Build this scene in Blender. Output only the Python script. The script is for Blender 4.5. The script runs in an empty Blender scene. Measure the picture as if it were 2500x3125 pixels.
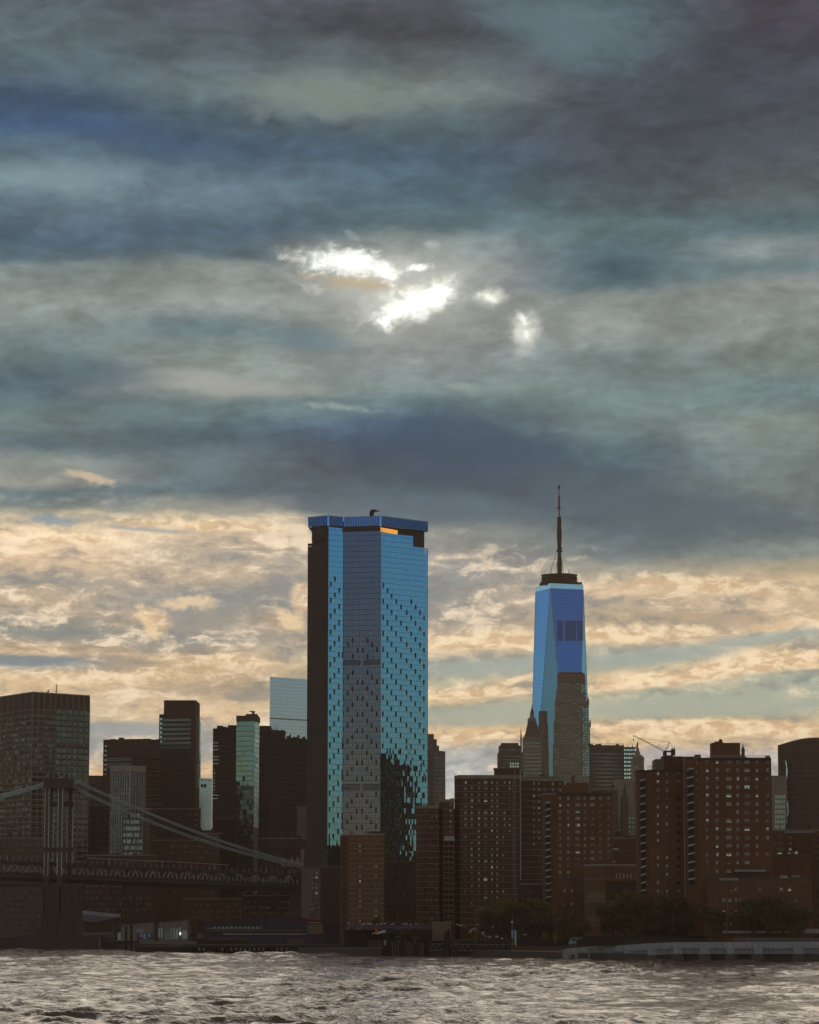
import bpy, math, random
import numpy as np
from mathutils import Vector, Matrix
R = math.radians
rng = random.Random(7)
nrng = np.random.RandomState(11)
scene = bpy.context.scene
COL = scene.collection

# ------------------------------------------------------------------ camera
F, CX, CY = 8930.0, 1250.0, 1562.5          # focal length and centre in photo pixels
TILT = math.atan(1227.5 / F)
CH = 20.0                                   # camera height above the river
cd = bpy.data.cameras.new('camera')
cam = bpy.data.objects.new('camera', cd)
COL.objects.link(cam)
cam.location = (0, 0, CH)
cam.rotation_euler = (R(90) + TILT, 0, 0)
cd.sensor_fit = 'HORIZONTAL'
cd.sensor_width = 36.0
cd.lens = 36.0 * F / 2500.0
cd.clip_start = 1.0
cd.clip_end = 60000.0
scene.camera = cam

# ------------------------------------------------------------------ render
scene.render.engine = 'CYCLES'
scene.view_settings.view_transform = 'Standard'
scene.view_settings.look = 'None'
scene.view_settings.gamma = 1.0
scene.view_settings.use_curve_mapping = False
scene.view_settings.exposure = 0.0
cy = scene.cycles
cy.use_denoising = True
cy.use_adaptive_sampling = True
cy.adaptive_threshold = 0.02
cy.max_bounces = 5
cy.diffuse_bounces = 2
cy.glossy_bounces = 3
cy.transmission_bounces = 2
cy.volume_bounces = 0
cy.transparent_max_bounces = 6
cy.sample_clamp_indirect = 4.0
cy.caustics_reflective = False
cy.caustics_refractive = False

# ------------------------------------------------------------------ sky
SUN_AZ, SUN_EL = R(-0.6), R(11.9)
world = bpy.data.worlds.new('World')
scene.world = world
world.use_nodes = True
WT = world.node_tree
WT.nodes.clear()


def s2l(c):
    return tuple(((v / 255.0) / 12.92 if v / 255.0 <= 0.04045 else ((v / 255.0 + 0.055) / 1.055) ** 2.4) for v in c)


class G:
    """small helper to write node maths"""
    def __init__(self, t):
        self.t = t

    def node(self, k, **kw):
        n = self.t.nodes.new(k)
        for a, b in kw.items():
            setattr(n, a, b)
        return n

    def put(self, sock, v):
        if v is None:
            return
        if isinstance(v, bpy.types.NodeSocket):
            self.t.links.new(v, sock)
        else:
            sock.default_value = v

    def m(self, op, a, b=None, c=None, clamp=False):
        n = self.node('ShaderNodeMath', operation=op, use_clamp=clamp)
        for i, v in enumerate((a, b, c)):
            self.put(n.inputs[i], v)
        return n.outputs[0]

    def add(self, a, b): return self.m('ADD', a, b)
    def sub(self, a, b): return self.m('SUBTRACT', a, b)
    def mul(self, a, b): return self.m('MULTIPLY', a, b)

    def vec(self, x, y, z=0.0):
        n = self.node('ShaderNodeCombineXYZ')
        for i, v in enumerate((x, y, z)):
            self.put(n.inputs[i], v)
        return n.outputs[0]

    def noise(self, v, scale=1.0, detail=3.0, rough=0.5, dist=0.0, lac=2.0):
        n = self.node('ShaderNodeTexNoise')
        self.put(n.inputs['Vector'], v)
        n.inputs['Scale'].default_value = scale
        n.inputs['Detail'].default_value = detail
        n.inputs['Roughness'].default_value = rough
        n.inputs['Distortion'].default_value = dist
        n.inputs['Lacunarity'].default_value = lac
        return n

    def ss(self, x, a, b, lo=0.0, hi=1.0):
        n = self.node('ShaderNodeMapRange', interpolation_type='SMOOTHSTEP')
        self.put(n.inputs[0], x)
        for i, v in enumerate((a, b, lo, hi)):
            self.put(n.inputs[i + 1], v)
        return n.outputs[0]

    def mix(self, f, a, b, mode='MIX'):
        n = self.node('ShaderNodeMix', data_type='RGBA', blend_type=mode)
        self.put(n.inputs[0], f)
        for i, v in ((6, a), (7, b)):
            if isinstance(v, tuple) and len(v) == 3:
                v = (*v, 1.0)
            self.put(n.inputs[i], v)
        return n.outputs[2]

    def scale(self, c, f):
        n = self.node('ShaderNodeVectorMath', operation='SCALE')
        self.put(n.inputs[0], c)
        self.put(n.inputs[3], f)
        return n.outputs[0]

    def ramp(self, f, stops, interp='EASE'):
        n = self.node('ShaderNodeValToRGB')
        cr = n.color_ramp
        cr.interpolation = interp
        while len(cr.elements) > 1:
            cr.elements.remove(cr.elements[-1])
        cr.elements[0].position = stops[0][0]
        cr.elements[0].color = (*stops[0][1], 1)
        for p, c in stops[1:]:
            e = cr.elements.new(p)
            e.color = (*c, 1)
        self.put(n.inputs[0], f)
        return n.outputs[0]


g = G(WT)
tc = g.node('ShaderNodeTexCoord')
sep = g.node('ShaderNodeSeparateXYZ')
WT.links.new(tc.outputs['Generated'], sep.inputs[0])
dx, dy, dz = sep.outputs
az = g.m('ARCTAN2', dx, dy)
el = g.m('ARCSINE', dz)
# sky coordinates: U grows to the right with azimuth, V grows downward with elevation (1 unit = 6.4 degrees)
U = g.add(g.mul(az, F / 1000.0), 1.25)
V = g.sub(2.79, g.mul(el, F / 1000.0))
# domain warping, stronger high up where the cloud is one soft sheet
w1 = g.noise(g.vec(g.mul(U, 0.9), g.mul(V, 2.0), 3.1), 1.3, 3, 0.5)
w2 = g.noise(g.vec(g.mul(U, 2.2), g.mul(V, 5.0), 8.3), 2.2, 6, 0.60, 0.0)
s1 = g.node('ShaderNodeSeparateXYZ'); WT.links.new(w1.outputs['Color'], s1.inputs[0])
s2 = g.node('ShaderNodeSeparateXYZ'); WT.links.new(w2.outputs['Color'], s2.inputs[0])
low = g.ss(g.sub(V, g.mul(g.m('MAXIMUM', g.sub(U, 0.8), 0.0), 0.14)), 1.49, 1.66)
ampv = g.add(0.050, g.mul(low, -0.010))
Uw = g.add(U, g.add(g.mul(g.sub(s1.outputs[0], 0.5), 0.22), g.mul(g.sub(s2.outputs[0], 0.5), 0.10)))
Vw = g.add(V, g.add(g.mul(g.sub(s1.outputs[1], 0.5), ampv), g.mul(g.sub(s2.outputs[1], 0.5), g.add(0.055, g.mul(low, 0.03)))))

COLS = {
 0.12: [(0,(84,92,100)),(150,(95,108,114)),(250,(84,98,108)),(350,(68,88,112)),(420,(66,90,118)),(480,(86,106,120)),(570,(118,138,146)),(650,(96,114,126)),(770,(78,98,114)),(815,(84,102,112)),(850,(130,138,136)),(960,(142,146,142)),(1080,(114,128,128)),(1200,(86,104,116)),(1300,(110,124,124)),(1380,(96,112,118)),(1440,(148,148,142)),(1485,(158,154,146)),(1520,(98,118,124)),(1560,(124,132,130)),(1585,(206,186,152)),(1640,(232,204,162)),(1710,(222,188,146)),(1790,(164,154,138)),(1850,(190,168,138)),(1930,(142,148,142)),(2000,(196,168,128)),(2035,(128,140,142)),(2090,(232,196,144)),(2200,(204,188,152)),(2280,(160,168,168)),(2360,(222,182,124))],
 0.62: [(0,(80,82,92)),(180,(86,96,102)),(290,(100,112,116)),(400,(76,94,108)),(460,(74,94,114)),(540,(90,108,120)),(610,(104,122,134)),(720,(80,100,116)),(790,(88,104,114)),(830,(136,140,136)),(930,(144,146,142)),(1010,(114,130,132)),(1100,(136,142,138)),(1190,(150,152,146)),(1260,(108,124,126)),(1340,(84,102,112)),(1420,(100,114,120)),(1510,(96,112,120)),(1565,(156,152,142)),(1600,(224,196,158)),(1650,(204,180,148)),(1710,(176,162,140)),(1760,(190,168,140)),(1850,(136,140,138)),(1905,(186,162,130)),(1960,(136,140,138)),(2045,(212,178,130)),(2110,(178,158,128)),(2190,(226,192,144)),(2250,(180,176,162)),(2300,(160,162,160)),(2350,(218,182,134))],
 1.25: [(0,(78,80,86)),(110,(70,70,76)),(200,(94,102,104)),(290,(118,126,122)),(400,(84,98,106)),(490,(78,98,114)),(600,(82,104,116)),(700,(92,112,120)),(760,(146,150,146)),(850,(168,164,158)),(920,(158,156,150)),(1010,(150,148,142)),(1090,(144,146,144)),(1180,(130,140,138)),(1240,(104,122,128)),(1310,(76,96,120)),(1380,(68,80,100)),(1440,(76,86,100)),(1510,(84,100,110)),(1570,(98,112,120)),(1640,(156,154,146)),(1700,(162,156,148)),(1780,(146,150,148)),(1870,(150,148,142)),(1925,(168,156,138)),(1970,(226,194,146)),(2030,(166,170,152)),(2080,(178,178,150)),(2130,(228,190,134)),(2180,(180,182,156)),(2250,(228,192,136)),(2300,(180,186,182))],
 1.90: [(0,(84,100,108)),(150,(84,96,104)),(230,(74,80,90)),(400,(70,76,86)),(520,(74,80,90)),(620,(82,94,100)),(710,(92,110,114)),(820,(80,100,112)),(880,(86,106,114)),(925,(140,144,140)),(1010,(142,144,140)),(1110,(124,134,132)),(1220,(116,130,128)),(1310,(112,126,126)),(1400,(86,104,114)),(1510,(82,96,108)),(1620,(88,104,112)),(1700,(106,118,122)),(1745,(160,156,142)),(1805,(214,184,144)),(1860,(186,166,138)),(1900,(180,160,130)),(1950,(230,196,144)),(2010,(164,170,156)),(2050,(190,174,138)),(2085,(230,194,142)),(2125,(166,172,150)),(2185,(180,176,148)),(2230,(230,184,114)),(2270,(218,186,138)),(2305,(186,180,178)),(2360,(192,180,178))],
 2.38: [(0,(74,66,78)),(160,(70,68,80)),(310,(68,72,82)),(470,(74,80,88)),(620,(84,92,94)),(720,(92,110,116)),(785,(136,142,140)),(850,(114,128,130)),(905,(142,142,138)),(1010,(140,144,140)),(1110,(128,136,132)),(1210,(108,124,124)),(1310,(130,138,134)),(1420,(120,130,128)),(1520,(114,124,122)),(1620,(110,122,122)),(1710,(132,136,130)),(1755,(192,170,142)),(1790,(222,190,152)),(1840,(206,178,140)),(1890,(196,172,136)),(1925,(222,190,142)),(1960,(166,170,156)),(1995,(212,184,140)),(2040,(230,194,138)),(2085,(160,170,152)),(2170,(170,174,152)),(2215,(228,188,122)),(2255,(188,166,132)),(2280,(222,192,150)),(2310,(190,182,176)),(2380,(178,176,176))],
}
fr = g.m('DIVIDE', Vw, 3.0)
sky = None
ks = sorted(COLS)
for i, k in enumerate(ks):
    rc = g.ramp(fr, [(p / 3000.0, s2l(c)) for p, c in COLS[k]], 'EASE')
    sky = rc if sky is None else g.mix(g.ss(Uw, ks[i - 1], k), sky, rc)

# cloud body texture: soft wisps above, crisp rolled texture in the bright belt near the horizon
# the pattern leans: wisps climb slightly to the right low down, to the left higher up
Vt = g.add(Vw, g.mul(Uw, 0.03))
n1 = g.noise(g.vec(g.mul(Uw, 1.4), g.mul(Vw, 5.0), 1.7), 1.6, 6, 0.55, 0.0)
n2 = g.noise(g.vec(g.mul(Uw, 2.2), g.mul(Vt, 7.5), 5.2), 1.7, 8, 0.58, 0.15)
n3 = g.noise(g.vec(g.mul(U, 10.0), g.mul(Vt, 24.0), 9.2), 1.6, 6, 0.66, 0.15)
f1 = g.add(1.0, g.mul(g.sub(n1.outputs[0], 0.5), 0.75))
sky = g.scale(sky, f1)
belt = g.mul(low, g.ss(V, 2.75, 2.45))
tex = g.add(g.mul(n2.outputs[0], 0.66), g.mul(n3.outputs[0], 0.34))
hi = g.ss(tex, 0.50, 0.62)
lo = g.ss(tex, 0.50, 0.39)
ledge = g.ss(U, 1.25, 2.0)
sky = g.mix(g.mul(g.mul(hi, belt), g.add(0.74, g.mul(ledge, -0.22))), sky, s2l((247, 221, 184)))
sky = g.mix(g.mul(g.mul(lo, belt), 0.60), sky, s2l((130, 136, 138)))
wisp = g.add(1.0, g.mul(g.mul(g.sub(n3.outputs[0], 0.5), g.add(0.62, g.mul(low, 0.10))), 1.0))
sky = g.scale(sky, wisp)
nbil = g.noise(g.vec(g.mul(Uw, 3.6), g.mul(Vw, 7.0), 2.2), 1.5, 8, 0.6, 0.4)
f3 = g.add(1.0, g.mul(g.add(g.mul(g.sub(n2.outputs[0], 0.5), 0.60), g.mul(g.sub(g.ss(nbil.outputs[0], 0.36, 0.64), 0.5), 0.26)), g.sub(1.0, low)))
sky = g.scale(sky, f3)


def blob(cu, cv, ru, rv, nz, k, a, b, rot=0.0, uu=None, vv=None):
    u0 = g.sub(uu or U, cu); v0 = g.sub(vv or V, cv)
    c_, s_ = math.cos(rot), math.sin(rot)
    ur = g.m('DIVIDE', g.add(g.mul(u0, c_), g.mul(v0, s_)), ru)
    vr = g.m('DIVIDE', g.sub(g.mul(v0, c_), g.mul(u0, s_)), rv)
    d = g.m('SQRT', g.add(g.mul(ur, ur), g.mul(vr, vr)))
    if nz is not None:
        d = g.add(d, g.mul(g.sub(nz, 0.5), k))
    return g.ss(d, a, b)


ng = g.noise(g.vec(g.mul(U, 9.0), g.mul(V, 15.0), 4.4), 1.0, 7, 0.62, 0.6)
nz = ng.outputs[0]
ng2 = g.noise(g.vec(g.mul(U, 18.0), g.mul(V, 26.0), 1.4), 1.0, 7, 0.62, 0.4)
n4 = ng2.outputs[0]
# soft patches of the upper cloud deck
for cu, cv, ru, rv, rot, c, f in (
        (0.33, 0.43, 0.52, 0.07, 0.18, (64, 90, 122), 0.38), (0.95, 0.31, 0.30, 0.09, 0.05, (132, 138, 132), 0.75),
        (0.10, 0.575, 0.30, 0.06, 0.0, (130, 146, 152), 0.6), (1.72, 0.12, 0.34, 0.10, 0.25, (98, 116, 124), 0.8),
        (1.42, 1.39, 0.42, 0.13, 0.10, (62, 82, 100), 0.80), (2.02, 1.56, 0.60, 0.10, 0.12, (84, 98, 108), 0.75),
        (0.70, 1.19, 0.30, 0.035, 0.08, (176, 170, 162), 0.7), (0.30, 1.15, 0.20, 0.05, 0.1, (88, 106, 120), 0.6),
        (1.03, 1.25, 0.10, 0.012, 0.1, (160, 166, 160), 0.7), (1.41, 1.187, 0.05, 0.012, 0.0, (158, 162, 152), 0.7),
        (0.28, 1.475, 0.09, 0.018, 0.25, (226, 192, 166), 0.8), (0.95, 1.04, 0.16, 0.05, 0.1, (104, 124, 134), 0.7),
        (0.62, 1.885, 0.20, 0.07, 0.0, (140, 144, 140), 0.75), (0.86, 1.80, 0.07, 0.07, 0.0, (136, 140, 138), 0.8),
        (0.88, 1.90, 0.06, 0.035, 0.7, (246, 212, 158), 0.7), (0.46, 1.92, 0.07, 0.03, 0.9, (250, 214, 158), 0.75),
        (0.57, 1.85, 0.10, 0.022, -0.1, (246, 212, 160), 0.7), (0.15, 1.605, 0.10, 0.018, 0.05, (128, 150, 164), 0.8),
        (1.20, 1.56, 0.40, 0.05, 0.05, (92, 106, 116), 0.8),
        (2.18, 1.905, 0.18, 0.03, 0.05, (186, 160, 128), 0.6),
        (1.065, 0.725, 0.030, 0.014, 0.5, (190, 198, 198), 0.25), (0.955, 0.890, 0.040, 0.022, 0.3, (226, 214, 196), 0.5), (1.32, 0.755, 0.030, 0.012, 0.2, (196, 198, 192), 0.5), (0.90, 0.80, 0.06, 0.012, 0.1, (206, 200, 188), 0.7),
        (1.38, 2.207, 0.045, 0.012, 0.15, (150, 142, 126), 0.85)):
    big_ = ru > 0.15
    b = blob(cu, cv, ru, rv, nz if big_ else n4, 1.5 if big_ else 3.0, 1.25, 0.25, rot, Uw if big_ else U, Vw if big_ else V)
    sky = g.mix(g.mul(b, f), sky, s2l(c))
# clear pale windows between the streaks at the lower right, then the lit streaks with ragged undersides
for cu, cv, ru, rv, rot, c, f in ((2.05, 2.165, 0.75, 0.040, -0.02, (168, 178, 158), 0.9), (1.52, 2.045, 0.32, 0.030, -0.06, (160, 172, 162), 0.85),
        (1.55, 2.195, 0.34, 0.030, -0.02, (172, 178, 160), 0.9), (2.00, 2.015, 0.32, 0.030, -0.12, (156, 170, 160), 0.85), (2.30, 1.965, 0.20, 0.018, -0.10, (158, 170, 162), 0.7),
        (0.10, 2.032, 0.22, 0.022, 0.03, (118, 136, 144), 0.8), (0.45, 1.625, 0.16, 0.010, 0.05, (136, 156, 166), 0.7), (0.40, 2.235, 0.30, 0.022, 0.0, (150, 160, 164), 0.8)):
    b = blob(cu, cv, ru, rv, nz, 1.2, 1.25, 0.45, rot)
    sky = g.mix(g.mul(b, f), sky, s2l(c))
Vr = g.add(V, g.mul(g.sub(n3.outputs[0], 0.5), 0.035))
st_tone = g.mix(g.ss(n3.outputs[0], 0.40, 0.60), s2l((214, 176, 128)), s2l((254, 226, 180)))
for cu, cv, ru, rv, rot, f in ((2.13, 2.070, 0.42, 0.026, -0.13, 0.92), (2.42, 2.020, 0.22, 0.022, -0.05, 0.8), (2.20, 2.235, 0.62, 0.030, 0.01, 0.95),
        (1.44, 2.125, 0.26, 0.016, -0.05, 0.9), (1.57, 2.085, 0.12, 0.009, -0.30, 0.8), (1.50, 2.255, 0.30, 0.010, -0.06, 0.9),
        (1.45, 1.965, 0.30, 0.030, -0.05, 0.8), (1.95, 1.945, 0.30, 0.030, 0.0, 0.75), (2.20, 1.800, 0.32, 0.030, 0.08, 0.7),
        (0.16, 1.655, 0.24, 0.018, 0.03, 0.75), (0.62, 1.615, 0.30, 0.018, 0.02, 0.7), (0.30, 2.075, 0.30, 0.020, -0.02, 0.7), (0.60, 2.020, 0.26, 0.016, 0.05, 0.6),
        (0.93, 1.83, 0.05, 0.050, 0.3, 0.7), (0.48, 1.90, 0.05, 0.035, 0.5, 0.7)):
    b = blob(cu, cv, ru, rv, nz, 1.3, 1.2, 0.55, rot, U, Vr)
    sky = g.mix(g.mul(b, f), sky, st_tone)
# glow and the gaps where the sunlit cloud shows through
halo = blob(1.22, 0.92, 0.42, 0.20, nz, 0.5, 1.0, 0.1)
sky = g.mix(g.mul(halo, 0.45), sky, s2l((196, 190, 180)))
halo2 = blob(1.20, 0.88, 0.24, 0.13, nz, 0.7, 1.0, 0.2)
sky = g.mix(g.mul(halo2, 0.50), sky, s2l((208, 200, 190)))
sky = g.mix(g.mul(blob(1.09, 0.870, 0.17, 0.026, n4, 2.4, 1.3, 0.1, 0.08), 0.75), sky, s2l((204, 172, 138)))
gap = None
for cu, cv, ru, rv, rot, k in ((1.055, 0.812, 0.150, 0.050, 0.06, 2.2), (1.165, 0.830, 0.090, 0.040, 0.45, 2.4),
                               (1.285, 0.925, 0.120, 0.062, -0.25, 2.0), (1.205, 0.960, 0.095, 0.048, -0.5, 2.2),
                               (1.340, 0.912, 0.060, 0.060, 0.0, 1.8), (1.17, 0.990, 0.035, 0.018, 0.1, 2.4),
                               (1.27, 0.828, 0.060, 0.014, -0.1, 3.0), (1.497, 0.916, 0.042, 0.019, 0.5, 2.4),
                               (1.603, 0.985, 0.036, 0.012, 1.0, 3.0), (1.615, 1.030, 0.022, 0.010, 1.2, 3.4)):
    b = blob(cu, cv, ru, rv, n4, k, 1.12, 0.10, rot)
    if cu > 1.45: b = g.mul(b, 0.6)
    gap = b if gap is None else g.m('MAXIMUM', gap, b)
fringe = None
for cu, cv, ru, rv, rot in ((1.08, 0.815, 0.20, 0.045, 0.12), (1.26, 0.93, 0.16, 0.065, -0.3), (1.61, 1.02, 0.05, 0.06, 0.0), (1.5, 0.915, 0.05, 0.03, 0.0)):
    b = blob(cu, cv, ru, rv, n4, 1.6, 1.5, 0.1, rot)
    fringe = b if fringe is None else g.m('MAXIMUM', fringe, b)
sky = g.mix(g.mul(g.m('POWER', fringe, 1.3), 0.88), sky, s2l((244, 234, 220)))
gap = g.mul(gap, g.ss(n3.outputs[0], 0.22, 0.46))
sky = g.mix(g.m('POWER', gap, 1.25), sky, (1.35, 1.24, 1.13))

hs = g.node('ShaderNodeHueSaturation'); g.put(hs.inputs['Saturation'], g.add(1.0, g.mul(low, -0.13)))
WT.links.new(sky, hs.inputs['Color']); sky = hs.outputs[0]
cool = g.mix(1.0, sky, (0.90, 1.0, 1.02), 'MULTIPLY')
sky = g.mix(g.sub(1.0, low), sky, cool)
sky = g.scale(sky, g.add(1.05, g.mul(low, 0.12)))
# clear evening sky away from the sun: the Nishita sky, with thin drifting cloud
nish = g.node('ShaderNodeTexSky', sky_type='NISHITA')
nish.sun_disc = False
nish.sun_elevation = SUN_EL
nish.sun_rotation = SUN_AZ
nish.altitude = 0
nish.air_density = 1.3
nish.dust_density = 0.6
nish.ozone_density = 3.0
clear = g.scale(nish.outputs[0], 0.125)
clear = g.mix(1.0, clear, g.ramp(g.m('DIVIDE', el, R(30)), [(0.0, (0.84, 0.95, 1.12)), (0.07, (0.76, 0.90, 1.14)), (0.25, (0.55, 0.74, 1.06)), (0.45, (0.42, 0.50, 0.86)), (1.0, (0.42, 0.48, 0.72))], 'LINEAR'), 'MULTIPLY')
nb = g.noise(g.vec(g.mul(dx, 2.0), g.mul(dy, 2.0), g.mul(dz, 9.0)), 1.6, 6, 0.55, 0.4)
cl = g.mul(g.ss(nb.outputs[0], 0.52, 0.70), 0.30)
clear = g.mix(cl, clear, s2l((150, 152, 156)))
# overhead the deck goes on, broken further from the sun
deck = g.scale(g.mix(g.ss(nb.outputs[0], 0.35, 0.65), s2l((76, 88, 100)), s2l((128, 136, 140))), 1.0)
over = g.ss(el, R(16), R(30))
back = g.ss(g.m('ABSOLUTE', g.add(az, 0.0)), R(16), R(48))
front = g.mix(g.ss(el, R(17), R(24)), sky, deck)
rear = g.mix(g.mul(over, 0.75), clear, deck)
allsky = g.mix(back, front, rear)
bg = g.node('ShaderNodeBackground')
WT.links.new(allsky, bg.inputs['Color'])
bg.inputs['Strength'].default_value = 1.0
wo = g.node('ShaderNodeOutputWorld')
WT.links.new(bg.outputs[0], wo.inputs['Surface'])
world.cycles.sampling_method = 'MANUAL'
world.cycles.sample_map_resolution = 1024

# ------------------------------------------------------------------ sun (veiled by cloud)
sd = bpy.data.lights.new('sun', 'SUN')
sd.energy = 0.5
sd.angle = R(42)
sd.color = (1.0, 0.84, 0.66)
sun = bpy.data.objects.new('sun', sd)
COL.objects.link(sun)
sdir = Vector((math.sin(SUN_AZ) * math.cos(SUN_EL), math.cos(SUN_AZ) * math.cos(SUN_EL), math.sin(SUN_EL)))
sun.rotation_euler = (-sdir).to_track_quat('-Z', 'Y').to_euler()

# ================================================================== helpers
CT, ST = math.cos(TILT), math.sin(TILT)


def ray(px, py):
    u, v = (px - CX) / F, (CY - py) / F
    return Vector((u, CT - v * ST, ST + v * CT))


def at(px, py, D):
    """world point seen at a photo pixel, at distance D along the ground axis"""
    r = ray(px, py)
    k = D / r.y
    return Vector((r.x * k, D, CH + r.z * k))


def gx(px, D):
    return at(px, 2790, D).x


def zz(py, D, px=1250):
    return at(px, py, D).z


def tag(o, label=None, cat=None, group=None, kind=None):
    if label: o['label'] = label
    if cat: o['category'] = cat
    if group: o['group'] = group
    if kind: o['kind'] = kind
    return o


def thing(name, label, cat, loc=(0, 0, 0), group=None):
    o = bpy.data.objects.new(name, None)
    o.empty_display_size = 1.0
    COL.objects.link(o)
    o.location = loc
    return tag(o, label, cat, group)


class MB:
    """collects geometry for one mesh"""
    def __init__(self):
        self.v, self.f, self.mi = [], [], []

    def quad(self, a, b, c, d, mi=0):
        n = len(self.v)
        self.v += [tuple(a), tuple(b), tuple(c), tuple(d)]
        self.f.append((n, n + 1, n + 2, n + 3)); self.mi.append(mi)

    def hexa(self, p, mi=0, faces=((0, 3, 2, 1), (4, 5, 6, 7), (0, 1, 5, 4), (1, 2, 6, 5), (2, 3, 7, 6), (3, 0, 4, 7))):
        n = len(self.v)
        self.v += [tuple(q) for q in p]
        for f in faces:
            self.f.append(tuple(n + i for i in f)); self.mi.append(mi)

    def box(self, x0, x1, y0, y1, z0, z1, mi=0):
        self.hexa([(x0, y0, z0), (x1, y0, z0), (x1, y1, z0), (x0, y1, z0),
                   (x0, y0, z1), (x1, y0, z1), (x1, y1, z1), (x0, y1, z1)], mi)

    def fbox(self, o, e, n, a0, a1, b0, b1, z0, z1, mi=0):
        """box in a frame: o origin, e unit along, n unit outward; a along, b outward"""
        P = lambda a, b, z: (o[0] + e[0] * a + n[0] * b, o[1] + e[1] * a + n[1] * b, z)
        self.hexa([P(a0, b1, z0), P(a1, b1, z0), P(a1, b0, z0), P(a0, b0, z0),
                   P(a0, b1, z1), P(a1, b1, z1), P(a1, b0, z1), P(a0, b0, z1)], mi)

    def prism(self, pts, z0, z1, mi=0, top=None):
        """vertical prism over a polygon; z1 a number or one height per corner"""
        n = len(self.v); k = len(pts)
        zt = z1 if isinstance(z1, (list, tuple)) else [z1] * k
        t = top or pts
        self.v += [(p[0], p[1], z0) for p in pts] + [(t[i][0], t[i][1], zt[i]) for i in range(k)]
        for i in range(k):
            j = (i + 1) % k
            self.f.append((n + i, n + j, n + k + j, n + k + i)); self.mi.append(mi)
        self.f.append(tuple(n + k + i for i in range(k))); self.mi.append(mi)
        self.f.append(tuple(n + i for i in reversed(range(k)))); self.mi.append(mi)

    def tube(self, pts, r, seg=6, mi=0, cap=True):
        pts = [Vector(p) for p in pts]
        rr = r if isinstance(r, (list, tuple)) else [r] * len(pts)
        n0 = len(self.v)
        for i, p in enumerate(pts):
            t = (pts[min(i + 1, len(pts) - 1)] - pts[max(i - 1, 0)]).normalized()
            a = Vector((0, 0, 1)) if abs(t.z) < 0.9 else Vector((1, 0, 0))
            u = t.cross(a).normalized(); w = t.cross(u).normalized()
            for k in range(seg):
                th = 2 * math.pi * k / seg
                self.v.append(tuple(p + (u * math.cos(th) + w * math.sin(th)) * rr[i]))
        for i in range(len(pts) - 1):
            for k in range(seg):
                a, b = n0 + i * seg + k, n0 + i * seg + (k + 1) % seg
                self.f.append((a, b, b + seg, a + seg)); self.mi.append(mi)
        if cap:
            self.f.append(tuple(n0 + k for k in reversed(range(seg)))); self.mi.append(mi)
            e = n0 + (len(pts) - 1) * seg
            self.f.append(tuple(e + k for k in range(seg))); self.mi.append(mi)

    def lathe(self, c, prof, seg=20, mi=0):
        n0 = len(self.v)
        for r, z in prof:
            for k in range(seg):
                th = 2 * math.pi * k / seg
                self.v.append((c[0] + r * math.cos(th), c[1] + r * math.sin(th), z))
        for i in range(len(prof) - 1):
            for k in range(seg):
                a, b = n0 + i * seg + k, n0 + i * seg + (k + 1) % seg
                self.f.append((a, b, b + seg, a + seg)); self.mi.append(mi)
        self.f.append(tuple(n0 + k for k in reversed(range(seg)))); self.mi.append(mi)
        e = n0 + (len(prof) - 1) * seg
        self.f.append(tuple(e + k for k in range(seg))); self.mi.append(mi)

    def mesh(self, name, mats):
        me = bpy.data.meshes.new(name)
        me.from_pydata(self.v, [], self.f)
        for m in (mats if isinstance(mats, (list, tuple)) else [mats]):
            me.materials.append(m)
        if any(self.mi):
            me.polygons.foreach_set('material_index', self.mi)
        me.update()
        return me

    def build(self, name, mats, parent=None, kind=None, label=None):
        o = bpy.data.objects.new(name, self.mesh(name, mats))
        COL.objects.link(o)
        if parent is not None:
            o.parent = parent
            o.location = -parent.location if parent.parent is None else (0, 0, 0)
        if kind: o['kind'] = kind
        if label: o['label'] = label
        return o


# ================================================================== materials
def mat(name):
    m = bpy.data.materials.new(name)
    m.use_nodes = True
    m.node_tree.nodes.clear()
    return m, G(m.node_tree)


def out(gg, sh):
    o = gg.node('ShaderNodeOutputMaterial')
    gg.t.links.new(sh, o.inputs['Surface'])


def bsdf(gg, col, rough=0.8, spec=0.3, metal=0.0, normal=None):
    b = gg.node('ShaderNodeBsdfPrincipled')
    if isinstance(col, tuple): col = (*col[:3], 1)
    gg.put(b.inputs['Base Color'], col)
    gg.put(b.inputs['Roughness'], rough)
    b.inputs['Specular IOR Level'].default_value = spec
    b.inputs['Metallic'].default_value = metal
    if normal is not None: gg.t.links.new(normal, b.inputs['Normal'])
    return b.outputs[0]


def wall_mat(name, col, var=0.35, sc=0.05, streak=0.25, rough=0.85, spec=0.2):
    """masonry / metal cladding: mottled with patches and vertical weather streaks"""
    m, q = mat(name)
    geo = q.node('ShaderNodeNewGeometry')
    p = geo.outputs['Position']
    n = q.noise(p, sc, 6, 0.65)
    s = q.node('ShaderNodeMapping'); s.inputs['Scale'].default_value = (0.8, 0.8, 0.03)
    q.t.links.new(p, s.inputs[0])
    st = q.noise(s.outputs[0], 1.0, 4, 0.6)
    fine = q.noise(p, 1.7, 3, 0.7)
    f = q.add(1.0, q.add(q.mul(q.sub(n.outputs[0], 0.5), var * 2), q.add(q.mul(q.sub(st.outputs[0], 0.5), streak * 2), q.mul(q.sub(fine.outputs[0], 0.5), 0.5))))
    c = q.scale((col[0] * 1.50, col[1] * 1.12, col[2] * 0.88), q.m('MAXIMUM', f, 0.2))
    out(q, bsdf(q, c, rough, spec))
    return m


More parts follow.
